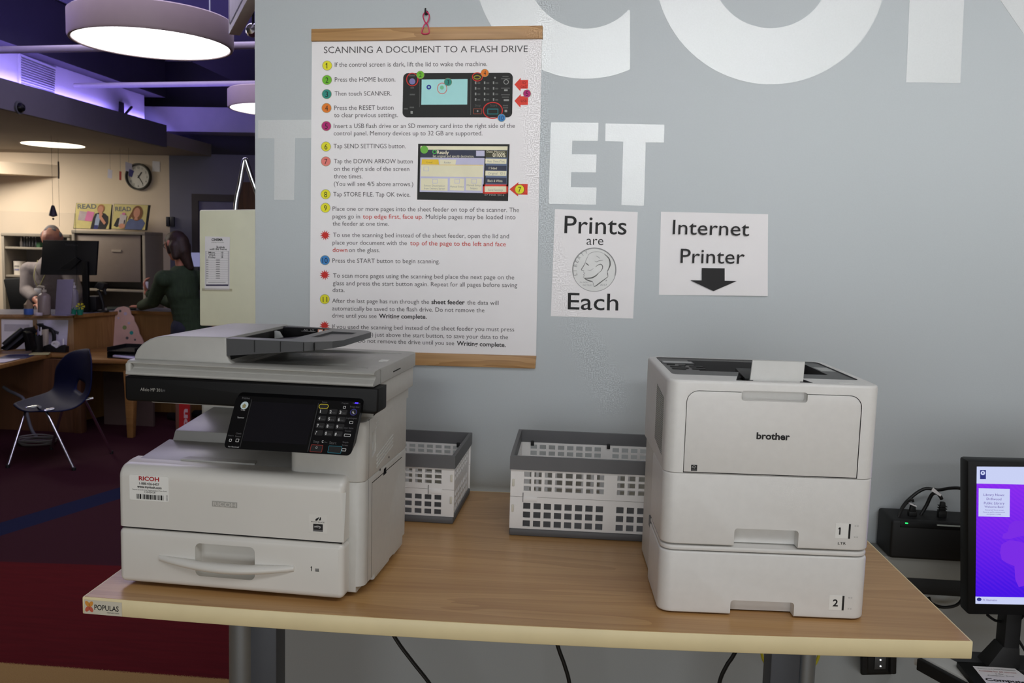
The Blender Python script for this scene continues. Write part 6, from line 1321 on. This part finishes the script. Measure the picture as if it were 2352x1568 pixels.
tag(HB(MB(), [cpos(246, 713), cpos(312, 711), cpos(312, 706), cpos(246, 707)], (0, 0, .012), mat('mat_dark_green', (36, 50, 48), .6)).build('counter_mat', smooth=False), 'dark green mat on the counter under the woman\'s arm', 'mat')
# clear acrylic guard above the counter
gd = thing('sneeze_guard', 'clear acrylic guard standing along the service counter', 'guard')
a, b_ = Vector((*cpts[0].lerp(cpts[1], .15), 0)), Vector((*cpts[1], 0)); off = Vector((-.02, .10, 0))
q = [a + off + Vector((0, 0, CT)), b_ + off + Vector((0, 0, CT)), b_ + off + Vector((0, 0, 1.83)), a + off + Vector((0, 0, 1.83))]
HB(MB(), q, (-.002, .006, 0), clear('acrylic_clear', (.955, .958, .965), .0, .35), 0).build('pane', gd, smooth=False)
MB().box((b_.x - .026, b_.y + .098, CT), (b_.x - .020, b_.y + .108, 1.83), clear('acrylic_edge', (.86, .87, .88), .0, .35), 0).build('edge_post', gd, smooth=False)

# office chair behind the man
oc = thing('office_chair', 'black office chair back standing behind the man at the counter', 'chair'); yo = 5.98
HB(MB(), [A(24, 722, yo), A(64, 716, yo), A(54, 636, yo), A(5, 640, yo)], (.02, .05, 0), BLACKM, .02).build('backrest', oc)
sx_ = A(40, 760, yo); MB().box((sx_.x - .36, yo - .45, .46), (sx_.x + .09, yo + .02, .54), BLACKM, .03, 3).build('seat', oc)
MB().tube([(sx_.x, yo - .2, .12), (sx_.x, yo - .2, .46)], .03, DARKGREY, 14, 0).build('gas_post', oc)
MB().hexa([(sx_.x - .03, yo - .02, .50), (sx_.x + .03, yo - .02, .50), (sx_.x + .03, yo + .02, .50), (sx_.x - .03, yo + .02, .50), (sx_.x - .02, yo + .03, .98), (sx_.x + .04, yo + .03, .98), (sx_.x + .04, yo + .06, .98), (sx_.x - .02, yo + .06, .98)], DARKGREY, .004).build('back_bracket', oc)
for k in range(5):
    a = math.radians(20 + 72 * k); e_ = Vector((sx_.x + .28 * math.cos(a), yo - .2 + .28 * math.sin(a), .06)); MB().tube([(sx_.x, yo - .2, .12), e_], [.026, .016], DARKGREY, 10, 0).build('base_arm', oc); MB().sphere((e_.x, e_.y, .028), .028, BLACKM, None, 12).build('caster', oc)

# cream panel on a chrome stand
CRP = mat('cream_panel', (234, 233, 206), .5, var=.02); yc = .62
cs = thing('cream_display_panel', 'cream upright panel carrying a schedule sheet, behind the copier', 'panel')
q = [A(458, 748, yc), A(640, 752, yc), A(640, 480, yc), A(457, 482, yc)]
HB(MB(), q, (0, .025, 0), CRP, .006).build('board', cs)
xl, xr_ = A(576, 700, yc + .04).x, q[1].x - .02
for x in (xl, xr_): MB().tube([(x, yc + .04, .02), (x, yc + .04, q[0].z + .12)], .012, STEEL, 12, 0).build('upright', cs); MB().box((x - .02, yc - .22, 0), (x + .02, yc + .28, .025), SLATEST, .005).build('foot', cs)
sh = tag(HB(MB(), [A(470, 665, yc - .0015), A(527, 666.5, yc - .0015), A(528, 544, yc - .0015), A(471, 542.5, yc - .0015)], (0, .0006, 0), PAPER)
 .text('CINEMA', A(486, 553, yc - .002), A(512, 553, yc - .002), .012, BLACKINK, bold=.04).text('Friends Schedule', A(486, 557.5, yc - .002), A(514, 557.5, yc - .002), .005, GREYINK).text('June', A(496, 570, yc - .002), A(516, 570, yc - .002), .012, BLACKINK, bold=.02).text('will be here', A(481, 573.8, yc - .002), A(521, 574, yc - .002), .008, BLACKINK, bold=.02)
 .build('schedule_sheet', smooth=False), 'white schedule sheet with a ruled table taped on the cream panel', 'paper')
b = MB(); yq = yc - .0022
def sr(u0, v0, u1, v1, m): b.quad([A(u0, v1, yq), A(u1, v1, yq), A(u1, v0, yq), A(u0, v0, yq)], m)
sr(473, 653, 524.5, 656.5, mat('ink_indigo', (60, 54, 84), .7)); sr(472.6, 576, 473.4, 655, GREYINK); sr(524, 576, 524.8, 655, GREYINK)
for k in range(14): sr(473, 577 + k * 5.2, 524, 577.4 + k * 5.2, mat('rule_grey', (168, 166, 168), .7))
for k in range(9): sr(474, 596 + k * 5.2, 478.5, 598 + k * 5.2, mat('rule_grey', (168, 166, 168), .7)); sr(496, 596 + k * 5.2, 505, 598 + k * 5.2, mat('rule_mid', (140, 138, 140), .7))
for k, (t1, t2) in enumerate((('Mon.', '10'), ('Wed.', '12'), ('Friday', '2'))): b.text(t1, A(479, 581.5 + k * 5.3, yq), A(495, 581.7 + k * 5.3, yq), .008, BLACKINK, bold=.02); b.text(t2, A(507.5, 581.5 + k * 5.3, yq), A(513, 581.5 + k * 5.3, yq), .008, BLACKINK, bold=.02)
sr(478, 648, 518, 649, mat('rule_mid', (140, 138, 140), .7)); b.build('table_print', sh, smooth=False)
tag(HB(MB(), [A(464, 668, yc - .0015), A(533, 669, yc - .0015), A(533, 663, yc - .003), A(464, 662, yc - .003)], (0, .001, 0), clear('clear_tape', (.93, .92, .9), .06)).build('tape_strip', smooth=False), 'clear tape strip holding the foot of the schedule sheet', 'tape')
MB().tube([A(537, 640, yc + .04), A(541, 484, yc + .04), A(552, 420, yc + .04), A(559, 378, yc + .04), A(563.5, 367, yc + .04), A(568, 378, yc + .04), A(578, 408, yc + .04), A(592, 450, yc + .04), A(606, 520, yc + .04), A(612, 640, yc + .04)], .0085, CHROME, 14, 8).build('chrome_arch', cs)
# ------------------------------------------------------------------ people
SKIN = mat('skin', (196, 132, 108), .55, var=.05, scale=30); HAIRB = mat('hair_brown', (52, 36, 28), .6, var=.35, scale=60, stretch=(1, 1, .15)); HAIRG = mat('hair_grey', (132, 124, 126), .65, var=.2, scale=60)
GREENK = mat('green_knit', (46, 62, 40), .9, var=.18, scale=70, bump=.3, stretch=(1, 1, .2)); SHIRT = mat('shirt_grey', (142, 132, 130), .8, var=.06, scale=40); JEANS = mat('trousers_dark', (38, 40, 54), .85, var=.08)
def blob(name, caps, vox, m, parent, it=4):
    """continuous skin grown round a set of tapering limbs; each limb is (p0, r0, p1, r1)"""
    b = MB()
    for p0, r0, p1, r1 in caps:
        p0, p1 = Vector(p0), Vector(p1); L_n = (p1 - p0).length; n = max(2, int(L_n / (min(r0, r1) * .45)) + 1)
        for i in range(n + 1): t_ = i / n; b.sphere(p0.lerp(p1, t_), r0 + (r1 - r0) * t_, m, None, 14)
    o = b.build(name, None, smooth=False); o.data.remesh_voxel_size = vox
    md = o.modifiers.new('r', 'REMESH'); md.mode = 'VOXEL'; md.voxel_size = vox; md = o.modifiers.new('s', 'SMOOTH'); md.iterations = it; md.factor = .5
    me = cutter_eval(o); old = o.data; o.modifiers.clear(); o.data = me; bpy.data.meshes.remove(old)
    if not me.materials: me.materials.append(m)
    me.polygons.foreach_set('use_smooth', [True] * len(me.polygons)); me.name = name
    if parent: o.parent = parent
    return o
def hand(wr, d, side, curl=.5):
    """palm, four unequal fingers bent at the knuckles and a thumb from the side of the palm"""
    d = Vector(d).normalized(); side = Vector(side); side = (side - d * side.dot(d)).normalized(); nz = d.cross(side); wr = Vector(wr); caps = []
    for k in range(4):
        o_ = side * (-.027 + .018 * k); caps.append((wr + d * .01 + o_ * .6, .014, wr + d * .085 + o_, .0125))
        l = (.062, .074, .070, .055)[k]; p0 = wr + d * .09 + o_; d1 = (d * math.cos(curl) - nz * math.sin(curl)).normalized(); p1 = p0 + d1 * l * .55; d2 = (d * math.cos(curl * 2) - nz * math.sin(curl * 2)).normalized(); caps += [(p0, .0095, p1, .0088), (p1, .0088, p1 + d2 * l * .5, .0075)]
    p0 = wr + d * .03 - side * .03; p1 = p0 + (d * .6 - side * .7).normalized() * .035; caps += [(p0, .013, p1, .0105), (p1, .0105, p1 + (d * .9 - side * .2).normalized() * .03, .009)]
    return caps
def head(c, f, up, r=.095):
    """skull, jaw, nose, ears, brow, chin; f = where the face looks"""
    c = Vector(c); f = Vector(f).normalized(); up = Vector(up); up = (up - f * up.dot(f)).normalized(); s = f.cross(up)
    k = r / .095
    caps = [(c - f * .018 * k + up * .025 * k, .084 * k, c + f * .020 * k + up * .022 * k, .079 * k), (c + f * .030 * k - up * .02 * k, .066 * k, c + f * .052 * k - up * .085 * k, .034 * k), (c + f * .084 * k + up * .008 * k, .012 * k, c + f * .104 * k - up * .032 * k, .015 * k), (c + f * .086 * k - up * .062 * k + s * .014 * k, .010 * k, c + f * .086 * k - up * .062 * k - s * .014 * k, .010 * k), (c + f * .07 * k - up * .098 * k, .02 * k, c + f * .074 * k - up * .098 * k, .018 * k)]
    for q in (1, -1): caps += [(c + s * .080 * q * k - up * .005 * k - f * .008 * k, .013 * k, c + s * .084 * q * k + up * .022 * k - f * .016 * k, .015 * k), (c + f * .082 * k + up * .024 * k + s * q * .018 * k, .010 * k, c + f * .074 * k + up * .024 * k + s * q * .042 * k, .010 * k)]
    return caps, c, f, up, s, k

# woman in green leaning on the counter, seen from behind
wm = thing('person', 'person in a dark green knit with shoulder-length brown hair leaning on the counter', 'person', group=None)
yw = 5.22
Hc = A(404, 563, yw); f_ = Vector((-.86, .42, -.28))
hc, c_, fv, uv, sv, k_ = head(Hc, f_, (0, 0, 1), .098)
chest = A(419, 640, yw + .02); pel = A(440, 752, yw + .08); lf = Vector((-.62, -.78, 0)); SL = chest + lf * .175 + Vector((0, 0, .0)); SRr = chest - lf * .175
elL = A(352, 692, yw + .06); wrL = A(322, 703, yw + .36); elR = A(392, 694, yw + .36); wrR = A(337, 672, yw + .42)
arms = [(SL, .055, elL, .042), (elL, .042, wrL, .028), (SRr, .055, elR, .042), (elR, .042, wrR, .028)]
hipL, hipR = pel + lf * .09, pel - lf * .09; kneeL, kneeR = Vector((hipL.x - .05, hipL.y + .02, .48)), Vector((hipR.x + .0, hipR.y + .04, .48)); ankL, ankR = Vector((kneeL.x + .04, kneeL.y, .08)), Vector((kneeR.x + .04, kneeR.y, .08))
legs = [(hipL, .085, kneeL, .058), (kneeL, .056, ankL, .038), (hipR, .085, kneeR, .058), (kneeR, .056, ankR, .038)]
toe = Vector((-.15, .08, 0))
feet = [(ankL + Vector((.03, 0, -.04)), .035, ankL + toe + Vector((0, 0, -.05)), .027), (ankR + Vector((.03, 0, -.04)), .035, ankR + toe + Vector((0, 0, -.05)), .027)]
torso = [(pel, .125, chest + Vector((0, 0, -.12)), .115), (chest + Vector((0, 0, -.12)), .125, chest, .115), (SL, .06, SRr, .06), (chest + Vector((0, 0, .04)), .05, Hc - uv * .08 - fv * .02, .044)]
blob('body', hc + torso + arms + legs + feet + hand(wrL, Vector((-.7, .6, -.12)), Vector((.6, .7, 0)), .15) + hand(wrR, A(332, 655, yw + .42) - wrR, Vector((-.4, .6, .3)), .7), .0075, SKIN, wm, 3)
ex = lambda caps, g: [(a, r0 + g, b_, r1 + g) for a, r0, b_, r1 in caps]
hem = [(pel + Vector((0, 0, -.10)), .150, pel + Vector((0, 0, .02)), .145)]
blob('knit_top', ex(torso[:3], .018) + hem + ex(arms[:1] + arms[2:3], .018) + [(elL, .060, wrL.lerp(elL, .12), .046), (elR, .060, wrR.lerp(elR, .15), .046), (chest + Vector((0, 0, .02)), .072, chest + Vector((-.008, 0, .075)), .062)], .010, GREENK, wm, 5)
blob('trousers', ex(legs, .014) + [(pel, .14, pel + Vector((0, 0, -.06)), .13)], .010, JEANS, wm, 4)
blob('shoes', ex(feet, .010), .007, BLACKM, wm, 3)
hb_ = [(Hc + uv * .036 - fv * .028, .088, Hc + uv * .040 + fv * .012, .082), (Hc - fv * .06 + uv * .01, .080, Hc - fv * .075 - uv * .07, .062), (Hc - fv * .075 - uv * .07, .060, A(436, 613, yw - .01), .036), (Hc - fv * .05 + sv * .055 - uv * .02, .05, Hc - fv * .045 + sv * .06 - uv * .11, .034), (Hc - fv * .05 - sv * .055 - uv * .02, .05, Hc - fv * .045 - sv * .06 - uv * .11, .034), (Hc + uv * .075 + fv * .03, .04, Hc + uv * .055 + fv * .075, .022), (Hc - fv * .0 - sv * .068 + uv * .02, .030, Hc + fv * .02 - sv * .07 - uv * .06, .016), (Hc + sv * .068 + uv * .02, .030, Hc + fv * .02 + sv * .07 - uv * .06, .016)]
blob('hair', hb_, .008, HAIRB, wm, 3)
g = MB(); 
for q_ in (1, -1): g.tube([Hc + fv * .092 + uv * .016 + sv * q_ * .034 + (uv * math.cos(a) * .020 + sv * math.sin(a) * .024) for a in [i * .785 for i in range(8)]], .0022, BLACKM, 6, 3, True); g.tube([Hc + fv * .09 + uv * .02 + sv * q_ * .058, Hc + fv * .03 + uv * .02 + sv * q_ * .084, Hc - fv * .02 + uv * .012 + sv * q_ * .086], .0022, BLACKM, 6, 3)
g.tube([Hc + fv * .098 + uv * .018 + sv * .010, Hc + fv * .101 + uv * .022, Hc + fv * .098 + uv * .018 - sv * .010], .002, BLACKM, 6, 3); g.build('glasses', wm)
e_ = MB()
for q_ in (1, -1): e_.sphere(Hc + fv * .083 + uv * .012 + sv * q_ * .033, .0095, mat('eye_white', (210, 206, 200), .3), None, 10); e_.sphere(Hc + fv * .0895 + uv * .012 + sv * q_ * .033, .0050, BLACKM, None, 8)
e_.build('eyes', wm)
pc = A(333, 655, yw + .40); tag(HB(MB(), [pc + Vector((-.022, 0, -.03)), pc + Vector((.018, .01, -.03)), pc + Vector((.022, .01, .035)), pc + Vector((-.018, 0, .035))], (.004, .010, 0), PAPER, .003).build('white_card'), 'small white card in the raised hand of the person in green', 'card')

# man behind the counter, bowed behind the monitor
mn = thing('person', 'grey-haired person in a grey shirt bowed behind the staff monitor', 'person')
ym = 5.80
Hm = A(119, 549, ym - .16); fm = Vector((.20, -.72, -.62))
hc, c_, fv, uv, sv, k_ = head(Hm, fm, (0, 0, 1), .098)
ch_m = A(112, 622, ym); pl_ = A(118, 736, ym + .16); lfm = Vector((1, .1, 0)).normalized(); S1 = ch_m - lfm * .185; S2 = ch_m + lfm * .185
el1 = A(62, 668, ym - .10); wr1 = A(92, 697, ym - .30); el2 = A(176, 676, ym - .06); wr2 = A(160, 704, ym - .26)
arms = [(S1, .060, el1, .046), (el1, .044, wr1, .029), (S2, .060, el2, .046), (el2, .044, wr2, .029)]
h1, h2 = pl_ - lfm * .09, pl_ + lfm * .09; k1, k2 = Vector((h1.x, h1.y - .03, .5)), Vector((h2.x, h2.y - .03, .5)); n1, n2 = Vector((k1.x, k1.y + .05, .08)), Vector((k2.x, k2.y + .05, .08))
legs = [(h1, .09, k1, .06), (k1, .058, n1, .04), (h2, .09, k2, .06), (k2, .058, n2, .04)]; toe = Vector((0, -.17, 0))
feet = [(n1 + Vector((0, .03, -.04)), .036, n1 + toe + Vector((0, 0, -.05)), .028), (n2 + Vector((0, .03, -.04)), .036, n2 + toe + Vector((0, 0, -.05)), .028)]
torso = [(pl_, .135, ch_m + Vector((0, .02, -.10)), .125), (ch_m + Vector((0, .02, -.10)), .13, ch_m, .115), (S1, .065, S2, .065), (ch_m + Vector((0, 0, .05)), .058, Hm - uv * .06 - fv * .03, .052)]
blob('body', hc + torso + arms + legs + feet + hand(wr1, Vector((.5, -.7, -.22)), Vector((.8, .5, 0)), .4) + hand(wr2, Vector((-.4, -.7, -.2)), Vector((.8, -.4, 0)), .4), .0075, SKIN, mn, 3)
blob('shirt', ex(torso[:3], .018) + ex(arms[:1] + arms[2:3], .020) + [(el1, .066, wr1.lerp(el1, .45), .054), (el2, .066, wr2.lerp(el2, .45), .054), (pl_ + Vector((0, 0, -.08)), .15, pl_, .15), (ch_m + Vector((0, 0, .03)), .078, ch_m + Vector((0, -.02, .085)), .068)], .010, SHIRT, mn, 5)
blob('trousers', ex(legs, .016) + [(pl_ + Vector((0, 0, -.04)), .145, pl_ + Vector((0, 0, -.1)), .13)], .010, JEANS, mn, 4)
blob('shoes', ex(feet, .010), .007, BLACKM, mn, 3)
blob('hair', [(Hm - fv * .05 + uv * .045, .068, Hm - fv * .062 - uv * .03, .062)] + [(Hm - fv * .02 + sv * q_ * .060 + uv * .035, .036, Hm - fv * .03 + sv * q_ * .066 - uv * .02, .030) for q_ in (1, -1)] + [(Hm + uv * .082 - fv * .02 + sv * .03, .028, Hm + uv * .082 - fv * .02 - sv * .03, .028)], .008, HAIRG, mn, 3)
g = MB()
for q_ in (1, -1): g.sphere(Hm + fv * .083 + uv * .012 + sv * q_ * .033, .0095, mat('eye_white', (210, 206, 200), .3), None, 10); g.sphere(Hm + fv * .0895 + uv * .012 + sv * q_ * .033, .0050, BLACKM, None, 8)
g.build('eyes', mn)
MB().tube([wr1.lerp(el1, .16) + Vector((.034 * math.cos(a), .0, .034 * math.sin(a))) for a in [i * .785 for i in range(8)]], .008, BLACKM, 8, 3, True).build('wrist_band', mn)
b = MB(); b.tube([ch_m + Vector((-.07, -.06, .10)), ch_m + Vector((-.05, -.155, -.05)), ch_m + Vector((.0, -.165, -.16))], .004, mat('lanyard_yellow', (176, 170, 110), .6), 8); b.tube([ch_m + Vector((.07, -.06, .10)), ch_m + Vector((.05, -.155, -.05)), ch_m + Vector((.0, -.165, -.16))], .004, mat('lanyard_yellow', (176, 170, 110), .6), 8)
b.box((ch_m.x - .035, ch_m.y - .180, ch_m.z - .215), (ch_m.x + .035, ch_m.y - .172, ch_m.z - .16), PAPER, .001); b.build('badge_lanyard', mn)
